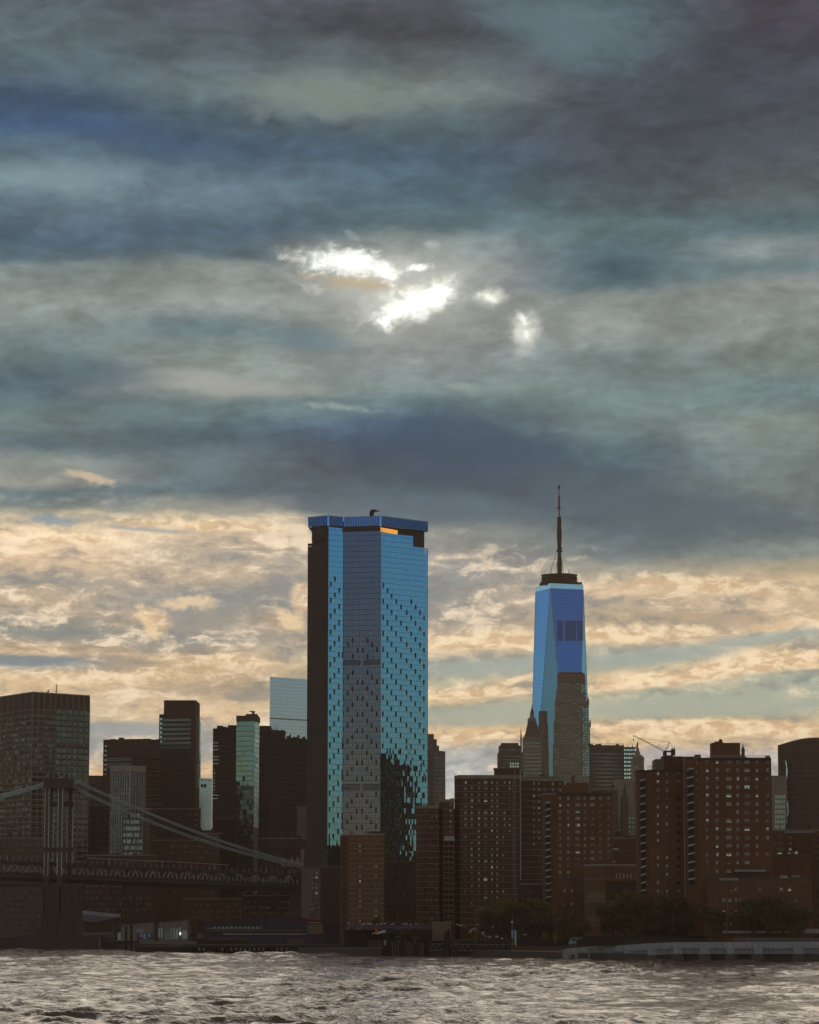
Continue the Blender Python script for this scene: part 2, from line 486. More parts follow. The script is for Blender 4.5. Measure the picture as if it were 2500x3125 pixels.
def glass_mat(name, tint, refl=0.5, base=(0.02, 0.025, 0.03), rough=0.03, var=0.12, bump=0.0, cell=3.0, lines=None):
    """coated facade glass: dark body under a tinted mirror coat, pane to pane variation"""
    m, q = mat(name)
    geo = q.node('ShaderNodeNewGeometry')
    n = q.noise(geo.outputs['Position'], 1.0 / cell, 2, 0.6)
    n2 = q.noise(geo.outputs['Position'], 0.02, 3, 0.5)
    lw = q.node('ShaderNodeLayerWeight'); lw.inputs[0].default_value = 0.35
    f = q.add(refl, q.add(q.mul(q.sub(n.outputs[0], 0.5), var * 2), q.mul(lw.outputs['Fresnel'], 0.25)))
    f = q.add(f, q.mul(q.sub(n2.outputs[0], 0.5), 0.12))
    gl = q.node('ShaderNodeBsdfGlossy'); gl.inputs['Color'].default_value = (*tint, 1); gl.inputs['Roughness'].default_value = rough
    df = q.node('ShaderNodeBsdfDiffuse'); df.inputs['Color'].default_value = (*base, 1)
    if bump:
        bn = q.noise(geo.outputs['Position'], 0.35, 3, 0.6)
        bp = q.node('ShaderNodeBump'); bp.inputs['Distance'].default_value = bump; bp.inputs['Strength'].default_value = 1
        q.t.links.new(bn.outputs[0], bp.inputs['Height'])
        q.t.links.new(bp.outputs[0], gl.inputs['Normal'])
    if lines:
        sp = q.node('ShaderNodeSeparateXYZ'); q.t.links.new(geo.outputs['Position'], sp.inputs[0])
        fz = q.m('FRACT', q.m('DIVIDE', sp.outputs[2], lines))
        f = q.mul(f, q.ss(fz, 0.06, 0.12, 0.55, 1.0))
    mx = q.node('ShaderNodeMixShader')
    q.put(mx.inputs[0], q.m('MINIMUM', f, 0.95))
    q.t.links.new(df.outputs[0], mx.inputs[1]); q.t.links.new(gl.outputs[0], mx.inputs[2])
    out(q, mx.outputs[0])
    return m


def simple(name, col, rough=0.7, spec=0.3, metal=0.0):
    return wall_mat(name, col, 0.18, 0.15, 0.12, rough, spec) if not metal else _metal(name, col, rough, metal)


def _metal(name, col, rough, metal):
    m, q = mat(name)
    n = q.noise(q.node('ShaderNodeNewGeometry').outputs['Position'], 0.6, 4, 0.6)
    out(q, bsdf(q, q.scale(col, q.add(0.75, q.mul(n.outputs[0], 0.5))), rough, 0.5, metal))
    return m


def emit(name, col, s):
    m, q = mat(name)
    e = q.node('ShaderNodeEmission'); e.inputs[0].default_value = (*col, 1); e.inputs[1].default_value = s
    out(q, e.outputs[0])
    return m


M = dict(
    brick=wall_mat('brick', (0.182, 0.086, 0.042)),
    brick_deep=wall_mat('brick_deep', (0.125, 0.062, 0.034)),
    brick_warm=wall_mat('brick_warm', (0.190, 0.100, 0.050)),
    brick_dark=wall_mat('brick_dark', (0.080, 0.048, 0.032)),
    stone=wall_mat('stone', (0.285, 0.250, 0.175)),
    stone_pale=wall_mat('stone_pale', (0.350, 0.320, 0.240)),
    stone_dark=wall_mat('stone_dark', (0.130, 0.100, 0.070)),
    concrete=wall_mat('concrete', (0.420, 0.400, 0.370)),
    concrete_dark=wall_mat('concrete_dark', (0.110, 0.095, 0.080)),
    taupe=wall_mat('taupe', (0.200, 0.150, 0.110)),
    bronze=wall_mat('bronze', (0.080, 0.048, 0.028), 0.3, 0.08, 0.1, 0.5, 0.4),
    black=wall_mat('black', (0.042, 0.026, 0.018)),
    timber=wall_mat('timber', (0.045, 0.035, 0.025)),
    steel=wall_mat('steel', (0.120, 0.115, 0.100), rough=0.6),
    steel_pale=wall_mat('steel_pale', (0.36, 0.46, 0.48), rough=0.6),
    cable=wall_mat('cable', (0.42, 0.56, 0.56), 0.1, 0.05, 0.0, 0.6),
    trim=wall_mat('trim', (0.360, 0.350, 0.300)),
    floorline=wall_mat('floorline', (0.360, 0.250, 0.160)),
    white=simple('white_paint', (0.70, 0.72, 0.72)),
    offwhite=simple('off_white', (0.56, 0.66, 0.66)),
    blue_paint=simple('blue_paint', (0.30, 0.50, 0.68)),
    red_paint=simple('red_paint', (0.140, 0.020, 0.012)),
    orange=simple('orange_paint', (0.75, 0.16, 0.03)),
    purple=simple('purple_steel', (0.120, 0.090, 0.130)),
    green=simple('copper_green', (0.12, 0.16, 0.12)),
    tan=simple('tan_panel', (0.24, 0.17, 0.09)),
    yellow=simple('yellow_paint', (0.55, 0.28, 0.05)),
    bark=wall_mat('bark', (0.07, 0.05, 0.03)),
    copper_dark=wall_mat('spire_steel', (0.045, 0.028, 0.018), rough=0.6),
    pane=glass_mat('window_glass', (0.55, 0.62, 0.62), 0.28, (0.012, 0.010, 0.008), 0.06, 0.2),
    pane_dim=glass_mat('window_glass_dim', (0.45, 0.45, 0.40), 0.10, (0.012, 0.010, 0.008), 0.05, 0.2),
    pane_bright=glass_mat('window_glass_bright', (0.80, 0.86, 0.86), 0.62, (0.05, 0.05, 0.045), 0.08, 0.2),
    blind=simple('window_blind', (0.40, 0.37, 0.30)),
    oms_blue=glass_mat('tower_glass_blue', (0.36, 0.76, 1.0), 0.84, (0.060, 0.040, 0.030), 0.02, 0.06),
    oms_grey=glass_mat('tower_glass_grey', (0.36, 0.34, 0.42), 0.40, (0.032, 0.022, 0.024), 0.03, 0.06),
    wtc_deep=glass_mat('tower_glass_deep', (0.24, 0.46, 0.74), 0.64, (0.010, 0.010, 0.024), 0.02, 0.03, lines=4.0),
    wtc_teal=glass_mat('tower_glass_teal', (0.28, 0.58, 0.82), 0.56, (0.012, 0.022, 0.03), 0.02, 0.04, lines=4.0),
    pale_glass=glass_mat('tower_glass_pale', (0.86, 0.93, 0.98), 0.86, (0.10, 0.12, 0.13), 0.10, 0.03, lines=4.2),
    green_glass=glass_mat('tower_glass_green', (0.50, 0.66, 0.60), 0.42, (0.012, 0.018, 0.014), 0.04, 0.16, 0.02),
    amber=emit('amber_light', (1.0, 0.45, 0.10), 0.9),
)


# ------------------------------------------------------------------ facade faces
class Face:
    """vertical wall plane between two ground points (left to right as seen)"""
    def __init__(self, p0, p1):
        self.o = Vector((p0[0], p0[1])); d = Vector((p1[0] - p0[0], p1[1] - p0[1]))
        self.w = d.length; self.e = d.normalized()
        self.n = Vector((self.e.y, -self.e.x))          # outward, towards the camera for left-to-right faces
        self.yaw = math.atan2(self.e.y, self.e.x)

    def hit(self, px, py):
        """(along, height) of the point of this wall seen at a photo pixel"""
        r = ray(px, py)
        rel = self.o
        k = rel.dot(self.n) / Vector((r.x, r.y)).dot(self.n)
        p = Vector((r.x, r.y)) * k
        return (p - self.o).dot(self.e), CH + r.z * k

    def P(self, a, b, z):
        q = self.o + self.e * a + self.n * b
        return Vector((q.x, q.y, z))


GL = 3.0     # street level above the river
_pane_cache = {}


def window_mesh(w, h, style, frame=M['stone'], glass=None):
    key = (round(w, 1), round(h, 1), style, frame.name, glass.name if glass else '')
    if key in _pane_cache: return _pane_cache[key]
    w, h = key[0], key[1]
    mb = MB(); t = min(0.14, w * 0.08)
    X = Vector((1, 0, 0))
    o, e, n = (0, 0), (1, 0), (0, -1)
    hw, hh = w / 2, h / 2
    # sill and lintel, jambs, meeting rail, glass set back between them
    mb.fbox(o, e, n, -hw - 0.1, hw + 0.1, 0.0, 0.22, -hh - 0.12, -hh + 0.06, 0)
    mb.fbox(o, e, n, -hw, hw, 0.0, 0.12, hh - t, hh, 0)
    mb.fbox(o, e, n, -hw, -hw + t, 0.0, 0.12, -hh + 0.06, hh - t, 0)
    mb.fbox(o, e, n, hw - t, hw, 0.0, 0.12, -hh + 0.06, hh - t, 0)
    mb.fbox(o, e, n, -hw + t, hw - t, 0.02, 0.09, -0.05, 0.05, 0)
    if w > 2.6:
        mb.fbox(o, e, n, -0.09, 0.09, 0.02, 0.10, -hh + 0.06, hh - t, 0)
    gi = 1
    mb.quad((-hw + t, -0.03, -hh + 0.06), (hw - t, -0.03, -hh + 0.06), (hw - t, -0.03, hh - t), (-hw + t, -0.03, hh - t), 1)
    if style == 'half':
        mb.quad((-hw + t, -0.045, 0.05), (hw - t, -0.045, 0.05), (hw - t, -0.045, hh - t), (-hw + t, -0.045, hh - t), 2)
    if style == 'full':
        mb.quad((-hw + t, -0.045, -hh * 0.6), (hw - t, -0.045, -hh * 0.6), (hw - t, -0.045, hh - t), (-hw + t, -0.045, hh - t), 2)
    if style == 'side':
        mb.quad((-hw + t, -0.045, -hh + 0.1), (0, -0.045, -hh + 0.1), (0, -0.045, hh - t), (-hw + t, -0.045, hh - t), 2)
    if style == 'unit':      # air conditioner in the lower sash
        mb.fbox(o, e, n, -0.4, 0.4, 0.0, 0.5, -hh + 0.1, -hh + 0.65, 2)
    me = mb.mesh('window', [frame, glass or M['pane'], M['blind']])
    _pane_cache[key] = me
    return me


def put(me, name, parent, face, a, z, b=0.0):
    p = face.P(a, b, z)
    o = bpy.data.objects.new(name, me)
    COL.objects.link(o)
    o.parent = parent
    o.location = p - parent.location
    o.rotation_euler = (0, 0, face.yaw)
    return o


def windows_px(parent, face, cols, rows, w, h, bright=0.25, skip=0.0, frame=M['stone'], glass=M['pane'], name='window'):
    """one object per window; cols: (px, width factor); rows: py at the middle of the face"""
    mid = sum(c[0] for c in cols) / len(cols)
    for py in rows:
        _, z = face.hit(mid, py)
        for px, wf in cols:
            if rng.random() < skip: continue
            a, _ = face.hit(px, py)
            r = rng.random()
            st = 'plain' if r > bright * 2 else ('half' if r < bright * 0.7 else ('full' if r < bright * 1.0 else ('side' if r < bright * 1.4 else 'unit')))
            u_ = rng.random()
            gm = M['pane_bright'] if u_ < bright * 0.35 else (M['pane_dim'] if u_ > 0.55 else glass)
            put(window_mesh(w * wf, h, st, frame, gm), name, parent, face, a, z)


def band(mb, face, a0, a1, z0, z1, t=0.15, mi=0, b0=0.0):
    mb.fbox(face.o, face.e, face.n, a0, a1, b0, t, z0, z1, mi)


def grid_part(parent, face, name, a0, a1, z0, z1, nc, nr, fw, fh, m, t=0.12, skip=0.0, kind='stuff', label=None):
    """many small panes joined into one part"""
    mb = MB()
    ca, ch = (a1 - a0) / nc, (z1 - z0) / nr
    for j in range(nr):
        for i in range(nc):
            if rng.random() < skip: continue
            x = a0 + ca * (i + 0.5); z = z0 + ch * (j + 0.5)
            mb.fbox(face.o, face.e, face.n, x - ca * fw / 2, x + ca * fw / 2, 0.0, t, z - ch * fh / 2, z + ch * fh / 2,
                    1 if rng.random() < 0.3 else 0)
    return mb.build(name, m if isinstance(m, list) else [m, m], parent, kind, label)


def box_building(name, label, cat, pts, depth, pytop, wall, z0=GL, group=None, ref=0, ztops=None):
    """pts: [(px, D), ...] the front corners left to right; the block goes back by depth.
    returns thing, faces, z top"""
    P = [Vector((gx(px, D), D)) for px, D in pts]
    zt = ztops if ztops else zz(pytop, pts[ref][1], pts[ref][0])
    base = sum(P, Vector((0, 0))) / len(P)
    t = thing(name, label, cat, (base.x, base.y, z0), group)
    far = max(p.y for p in P) + depth
    poly = list(P)
    poly += [Vector((min(P[-1].x - 0.01 * depth, gx(pts[-1][0], far) - 0.4), far)), Vector((max(P[0].x + 0.01 * depth, gx(pts[0][0], far) + 0.4), far))]
    mb = MB(); mb.prism([(p.x, p.y) for p in poly], z0, zt)
    mb.build('wall', wall, t)
    faces = [Face(P[i], P[i + 1]) for i in range(len(P) - 1)]
    return t, faces, zt, poly


def roof_block(t, px0, px1, py0, D, depth, m, zbase, name='penthouse'):
    mb = MB(); x0, x1 = gx(px0, D), gx(px1, D)
    z1 = zz(py0, D, (px0 + px1) / 2)
    mb.box(x0, x1, D, D + depth, zbase - 0.0, z1)
    return mb.build(name, m, t)


def parapet(t, poly, z, h=1.2, th=0.35, m=M['trim']):
    mb = MB(); k = len(poly)
    c = sum(poly, Vector((0, 0))) / k
    for i in range(k):
        p, q = poly[i], poly[(i + 1) % k]
        f = Face(p, q)
        nn = f.n if (p - c).dot(f.n) > 0 else -f.n
        mb.fbox(f.o, f.e, nn, -0.05 if i % 2 else 0.0, f.w, -th, 0.12, z, z + h)
    return mb.build('parapet', m, t)

# ================================================================== setting: river, ground
SHORE = [(-400, 2860), (-60, 2888), (62, 2893), (400, 2896), (650, 2905), (1100, 2914), (1400, 2919), (1700, 2928), (1900, 2933), (2440, 2937), (2620, 2939), (3200, 2944)]


def shoreD(px):
    for (a, b), (c, d) in zip(SHORE, SHORE[1:]):
        if a <= px <= c:
            py = b + (d - b) * (px - a) / (c - a)
            break
    else:
        py = 2893 if px < 62 else 2940
    r = ray(px, py)
    return -CH / r.z * r.y


# water: one fan of real waves near the far bank, flat sheet beyond it
def water():
    nr, nc = 900, 640
    D = 330.0 * (2300.0 / 330.0) ** (np.linspace(0, 1, nr) ** 1.0)
    A = np.linspace(-0.19, 0.19, nc)
    X = D[:, None] * A[None, :]
    Y = np.repeat(D[:, None], nc, 1)
    Z = np.zeros_like(X)
    ox = np.zeros_like(X); oy = np.zeros_like(X)
    for k in range(64):
        lam = 2.8 * (40.0 / 2.8) ** (nrng.rand() ** 1.3)
        th = nrng.normal(-1.25, 0.62)
        kx, ky = math.cos(th) * 2 * math.pi / lam, math.sin(th) * 2 * math.pi / lam
        amp = 0.0105 * lam ** 0.80 * (0.6 + nrng.rand())
        ph = nrng.rand() * 6.28
        q = kx * X + ky * Y + ph
        fade = np.clip(1.6 - (D[:, None] * 0.0052) / lam, 0.0, 1.0)
        Z += amp * np.sin(q) * fade
        ox += amp * 0.7 * math.cos(th) * np.cos(q) * fade
        oy += amp * 0.7 * math.sin(th) * np.cos(q) * fade
    gust = 0.75 + 0.35 * np.sin(X * 0.013 + Y * 0.009 + 1.0) * np.sin(X * -0.007 + Y * 0.017) + 0.2 * np.sin(X * 0.031 - Y * 0.006)
    Z *= gust
    edge = np.clip((2300 - Y) / 300, 0, 1)
    Z *= edge
    v = np.stack([X + ox, Y + oy, Z], -1).reshape(-1, 3).astype(np.float32)
    i = np.arange(nr - 1)[:, None] * nc + np.arange(nc - 1)[None, :]
    f = np.stack([i, i + 1, i + nc + 1, i + nc], -1).reshape(-1, 4).astype(np.int32)
    me = bpy.data.meshes.new('river')
    me.vertices.add(len(v)); me.vertices.foreach_set('co', v.ravel())
    me.loops.add(f.size); me.loops.foreach_set('vertex_index', f.ravel())
    me.polygons.add(len(f)); me.polygons.foreach_set('loop_start', np.arange(len(f), dtype=np.int32) * 4)
    me.update(calc_edges=True)
    me.polygons.foreach_set('use_smooth', np.ones(len(f), dtype=bool))
    m, q = mat('river_water')
    p = q.node('ShaderNodeNewGeometry').outputs['Position']
    mp = q.node('ShaderNodeMapping'); mp.inputs['Scale'].default_value = (0.30, 0.20, 0.2); mp.inputs['Rotation'].default_value = (0, 0, 0.25)
    q.t.links.new(p, mp.inputs[0])
    a = q.noise(mp.outputs[0], 1.0, 4, 0.62, 0.4)
    mp2 = q.node('ShaderNodeMapping'); mp2.inputs['Scale'].default_value = (0.75, 0.5, 0.5); mp2.inputs['Rotation'].default_value = (0, 0, -0.3)
    q.t.links.new(p, mp2.inputs[0])
    b = q.noise(mp2.outputs[0], 1.0, 3, 0.6, 0.2)
    h = q.add(q.mul(a.outputs[0], 1.0), q.mul(b.outputs[0], 0.30))
    bp = q.node('ShaderNodeBump'); bp.inputs['Strength'].default_value = 1.0
    mp3 = q.node('ShaderNodeMapping'); mp3.inputs['Scale'].default_value = (0.085, 0.040, 0.1); mp3.inputs['Rotation'].default_value = (0, 0, 0.08)
    q.t.links.new(p, mp3.inputs[0])
    pt = q.noise(mp3.outputs[0], 1.0, 5, 0.68, 0.5)
    q.put(bp.inputs['Distance'], q.ss(pt.outputs[0], 0.40, 0.58, 0.25, 2.6))
    q.t.links.new(h, bp.inputs['Height'])
    sh = q.node('ShaderNodeBsdfPrincipled')
    big = q.noise(p, 0.01, 3, 0.5)
    q.put(sh.inputs['Base Color'], q.ramp(big.outputs[0], [(0.3, (0.17, 0.080, 0.036)), (0.7, (0.23, 0.115, 0.055))], 'LINEAR'))
    sh.inputs['Roughness'].default_value = 0.08
    sh.inputs['Specular IOR Level'].default_value = 0.40
    sh.inputs['IOR'].default_value = 1.33
    q.t.links.new(bp.outputs[0], sh.inputs['Normal'])
    out(q, sh.outputs[0])
    me.materials.append(m)
    o = bpy.data.objects.new('river', me); COL.objects.link(o)
    tag(o, kind='structure')
    mb = MB()
    mb.quad((-7000, -3000, -1.9), (7000, -3000, -1.9), (7000, 2600, -1.9), (-7000, 2600, -1.9))
    tag(mb.build('water', m), kind='structure')


water()


def ground():
    mb = MB()
    front = []
    for px in (-30000, -9000, -3000, -400, 62, 400, 650, 1100, 1400, 1700, 1900, 2440, 2620, 3200, 9000, 30000):
        D = shoreD(max(-400, min(3200, px)))
        front.append((gx(px, D), D + 6))
    n = len(front)
    v = [(x, y, GL) for x, y in front] + [(max(-7400, min(7400, x * 9)), 8000, GL) for x, y in front]
    f = [(i, i + 1, n + i + 1, n + i) for i in range(n - 1)]
    v += [(x, y, -2) for x, y in front]
    f += [(2 * n + i, 2 * n + i + 1, i + 1, i) for i in range(n - 1)]
    me = bpy.data.meshes.new('ground'); me.from_pydata(v, [], f)
    me.materials.append(M['concrete_dark'])
    o = bpy.data.objects.new('ground', me); COL.objects.link(o); tag(o, kind='structure')


ground()

# ================================================================== the big glass tower
def glass_tower():
    A = Vector((gx(998, 1745), 1745)); B = Vector((gx(1045, 1752.2), 1752.2))
    C = Vector((gx(1160.5, 1747), 1747)); E = Vector((gx(1306, 1773), 1773))
    Fl = Vector((gx(934, 1752), 1752))
    K = Vector((E.x - 14, 1804)); H = Vector((Fl.x + 3, 1800))
    t = thing('glass_tower', 'tall blue glass tower in the centre with finned crown and grey middle facade', 'skyscraper', (A.x, 1770, GL))
    ztopL = zz(1609, 1745); zshoulder = zz(1659, 1752)
    ztopR = zz(1623, 1747)
    # concrete and bronze core volume set 0.35 m behind the glass skin
    def inset(P, Q, d=0.35):
        f = Face(P, Q); return f
    core = MB()
    c = Vector((5.0, 1775.0))
    offs = [Vector(o) for o in ((.5, .35), (0, .6), (-.2, .6), (-.25, .6), (-.65, .1), (-.3, -.5), (.4, -.5))]
    poly = [p + o for p, o in zip((Fl, A, B, C, E, K, H), offs)]
    core.prism([(p.x, p.y) for p in poly], GL, zz(1609, 1750) - 14)
    core.build('wall', M['bronze'], t)
    # upper recessed volume under the crown
    up = MB(); c2 = Vector((c.x, c.y))
    A2 = Vector((gx(947, 1754), 1754)); E2 = Vector((gx(1296, 1776), 1776)); K2 = Vector((K.x - 3, 1802)); H2 = Vector((A2.x + 3, 1796))
    ztop = zz(1605, 1750)
    up.prism([(p.x, p.y) for p in (A2, poly[1], poly[2], poly[3], E2, K2, H2)], zz(1609, 1750) - 14, ztop)
    up.build('setback', M['bronze'], t)
    # left side: bronze panels with floor joints
    left = MB(); f = Face(Fl, A)
    fl = 3.2
    nf = int((zshoulder - GL) / fl)
    for i in range(nf + 1):
        z = GL + i * fl
        left.fbox(f.o, f.e, f.n, 0.0, f.w - 0.02, -0.3, 0.0, z + 0.14, min(z + fl, zshoulder))
    zz2 = GL + (nf + 1) * fl
    while zz2 < ztop - 1:
        left.fbox(f.o, f.e, f.n, 2.8, f.w - 0.02, -0.3, 0.0, zz2 + 0.14, min(zz2 + fl, ztop)); zz2 += fl
    left.build('side_panel', M['bronze'], t, kind='stuff')
    # curtain walls: separate panes, each hung a touch out of true
    def skin(face, ztf, m, name, cols, amp=0.011, bow=0.0):
        mb = MB(); nfl = int((ztf(face.w / 2) - GL) / fl)
        cw = face.w / cols
        for j in range(nfl + 1):
            z0 = GL + j * fl
            for i in range(cols):
                a0, a1 = i * cw + 0.05, (i + 1) * cw - 0.05
                z1 = min(z0 + fl - 0.16, ztf((a0 + a1) / 2))
                if z1 - z0 < 0.5: continue
                sx, sz = rng.gauss(0, amp), rng.gauss(0, amp * 0.7)
                b = 0.03 + rng.random() * 0.02
                q = []
                for (a, z) in ((a0, z0), (a1, z0), (a1, z1), (a0, z1)):
                    q.append(face.P(a, b + sx * (a - (a0 + a1) / 2) + sz * (z - (z0 + z1) / 2), z))
                mb.quad(*q)
                # shallow return edge so that the pane is a slab
                mb.quad(q[3], q[2], face.P(a1, b - 0.12, z1), face.P(a0, b - 0.12, z1))
        o = mb.build(name, m, t, kind='stuff')
        return o
    fA, fB, fC = Face(A, B), Face(B, C), Face(C, E)
    aS, _ = fC.hit(1263, 1650)
    zR1, zR2, zR3 = zz(1625, 1747), fC.hit(1262, 1637)[1], fC.hit(1285, 1671)[1]
    skin(fA, lambda a: zz(1611, 1750), M['oms_blue'], 'curtain_wall', 12)
    skin(fB, lambda a: zz(1622, 1750), M['oms_grey'], 'curtain_wall', 16, 0.003)
    skin(fC, lambda a: zR1 if a < aS else zR3, M['oms_blue'], 'curtain_wall', 32)
    # operable vents, one floor tall, staggered over the facades
    def slot(face, px, py, glassm, deep=True):
        a, z = face.hit(px, py)
        key = 'vent' + glassm.name
        if key not in _pane_cache:
            mb = MB(); o, e, n = (0, 0), (1, 0), (0, -1)
            hw, hh = 0.50, 1.45
            mb.fbox(o, e, n, -hw, -hw + .1, 0.0, 0.22, -hh, hh, 0); mb.fbox(o, e, n, hw - .1, hw, 0.0, 0.22, -hh, hh, 0)
            mb.fbox(o, e, n, -hw + .1, hw - .1, 0.0, 0.22, hh - .1, hh, 0); mb.fbox(o, e, n, -hw + .1, hw - .1, 0.0, 0.22, -hh, -hh + .1, 0)
            yo = 0.34 if glassm is M['pane_bright'] else 0.12      # the lower vents stand ajar, angled to mirror clear sky
            mb.quad((-hw + .1, -0.12, -hh + .1), (hw - .1, -yo, -hh + .1), (hw - .1, -yo, hh - .1), (-hw + .1, -0.12, hh - .1), 1)
            _pane_cache[key] = mb.mesh('vent', [M['bronze'], glassm])
        put(_pane_cache[key], 'vent', t, face, a, z)
    pitch, step = 49.1, 16.6
    for k, px in enumerate((1169, 1182, 1194.6, 1208.7, 1223.5, 1241, 1254.6, 1268, 1281.4, 1293.6)):
        y = 2080.6 + k * step
        while y > 1755 + k * 14: y -= pitch
        while y < 2640:
            lowz = 2350 + (px - 1169) * 0.75
            if y > 1740 + k * 16:
                slot(fC, px - (y - 2080) * 0.0035, y, M['pane_bright'] if y > lowz + 90 else M['bronze'])  # lower vents get a paler pane, painting in their bright reflection
            y += pitch
    for px, y0 in ((1008, 2076.8), (1020.4, 2061.5), (1034, 2096)):
        y = y0 - pitch * 6
        while y < 2640:
            slot(fA, px - (y - 2080) * 0.006, y, M['pane_bright'] if y > 2560 else M['bronze']); y += pitch  # paler pane again for the bright reflection near the foot
    for px, y0 in ((1047.4, 2178.8), (1062, 2164.8), (1076, 2151), (1091.3, 2181), (1107, 2181), (1121.4, 2151), (1135, 2164.8), (1150, 2178.8)):
        y = y0 - pitch * 4
        while y < 2560:
            if not (2008 < y < 2034 or 2386 < y < 2414): slot(fB, px - (y - 2100) * 0.006, y, M['bronze'])
            y += pitch
    # mechanical floors: louvre bands over the grey facade
    for (ya, yb) in ((2012, 2030), (2391, 2412)):
        lv = MB(); _, za = fB.hit(1100, yb); _, zb = fB.hit(1100, ya)
        nl = 5
        for i in range(nl):
            z = za + (zb - za) * i / nl
            lv.fbox(fB.o, fB.e, fB.n, 0.2, fB.w * 0.46, 0.04, 0.3, z, z + (zb - za) / nl * 0.55)
            lv.fbox(fB.o, fB.e, fB.n, fB.w * 0.54, fB.w - 0.2, 0.04, 0.3, z, z + (zb - za) / nl * 0.55)
        lv.build('louvre', M['bronze'], t)
    # corner mullions
    for P, zt_ in ((A, zz(1609, 1745)), (C, zz(1625, 1747)), (E, zz(1674, 1773)), (B, zz(1611, 1752))):
        mb = MB(); mb.box(P.x - 0.16, P.x + 0.16, P.y - 0.2, P.y + 0.12, GL, zt_); mb.build('corner_post', M['steel'], t)
    # crown: open screen of vertical fins round the roof
    ring = [Fl, A + Vector((0, -0.8)), B + Vector((0, -0.8)), C + Vector((0, -0.8)), E + Vector((0.6, 0)), K + Vector((0.6, 0)), H]
    ztc = 258.0; zbc = 258.0 - 6.3
    rail = MB(); fin = MB()
    crown = MB()
    cg = glass_mat('crown_glass', (0.45, 0.66, 0.98), 0.5, (0.02, 0.03, 0.05), 0.05, 0.1)
    for i in range(len(ring)):
        p, q = ring[i], ring[(i + 1) % len(ring)]
        f = Face(p, q); n = max(6, int(f.w / 1.5))
        nn = f.n
        for k in range(n):
            a = f.w * (k + 0.5) / n
            if i == 2:
                crown_t = ztc
            crown.fbox(f.o, f.e, nn, a - 0.26, a + 0.26, -0.35, 0.0, zbc, ztc)
        rail.fbox(f.o, f.e, nn, 0.1, f.w - 0.1, -0.30, -0.05, zbc + 0.2, zbc + 0.6)
        rail.fbox(f.o, f.e, nn, 0.1, f.w - 0.1, -0.30, -0.05, ztc - 0.7, ztc - 0.35)
        # tinted infill panels behind the fins
        rail.fbox(f.o, f.e, nn, 0.1, f.w - 0.1, -0.48, -0.40, zbc + 0.6, ztc - 0.7, 1)
    cr = crown.build('crown', cg, t, kind='stuff')
    rail.build('crown_frame', [M['steel'], glass_mat('crown_infill', (0.24, 0.34, 0.62), 0.30, (0.012, 0.016, 0.03), 0.1, 0.1)], t)
    for P in (ring[1], ring[3]):
        mb = MB(); mb.box(P.x - 0.6, P.x + 0.6, P.y - 0.25, P.y + 0.25, zbc - 0.5, ztc + 0.3)
        mb.build('crown_post', cg, t)
    # roof drum and machinery seen between the fins
    dr = MB(); cc = (gx(1102, 1765), 1765)
    dr.lathe(cc, [(12.4, zz(1622, 1765)), (12.4, 256.2), (0.5, 257.0)], 28); dr.build('roof_drum', M['bronze'], t)
    apron = MB(); apron.fbox(fB.o, fB.e, fB.n, 0.15, fB.w - 0.15, 0.05, 0.5, zz(1622, 1750), zbc + 0.4); apron.build('roof_apron', M['bronze'], t)
    lights = MB(); fr_ = Face(C + Vector((0.3, 0.5)), E + Vector((0, 0.5)))
    for k in range(13):
        a, z = fC.hit(1165 + k * 4.1, 1616 + k * 0.7)
        z0 = z - 1.3
        lights.fbox(fC.o, fC.e, fC.n, a - 0.35, a + 0.25, -0.9, -0.42, z0, z0 + 2.6)
    lights.build('amber_lamp', M['amber'], t)
    # cleaning crane on the roof
    rc = thing('roof_crane', 'small dark cleaning crane perched on the roof of the glass tower', 'crane', (gx(1136, 1760), 1760, 257.0))
    mb = MB(); X = lambda p, y: at(p, y, 1760)
    mb.box(X(1128, 1570).x, X(1141, 1570).x, 1758, 1762, 256.5, X(1, 1563).z); mb.build('base', M['copper_dark'], rc)
    mb = MB(); mb.hexa([X(1130, 1565), X(1143, 1565), X(1146, 1557), X(1131, 1558)] + [p + Vector((0, 2, 0)) for p in (X(1130, 1565), X(1143, 1565), X(1146, 1557), X(1131, 1558))]); mb.build('cab', M['copper_dark'], rc)
    mb = MB(); mb.tube([X(1131, 1557), X(1146, 1560), X(1159, 1560)], [0.5, 0.45, 0.25]); mb.build('jib', M['copper_dark'], rc)
    mb = MB(); mb.tube([X(1134, 1558), X(1139, 1555.5), X(1151, 1557)], 0.25); mb.build('strut', M['copper_dark'], rc)


glass_tower()

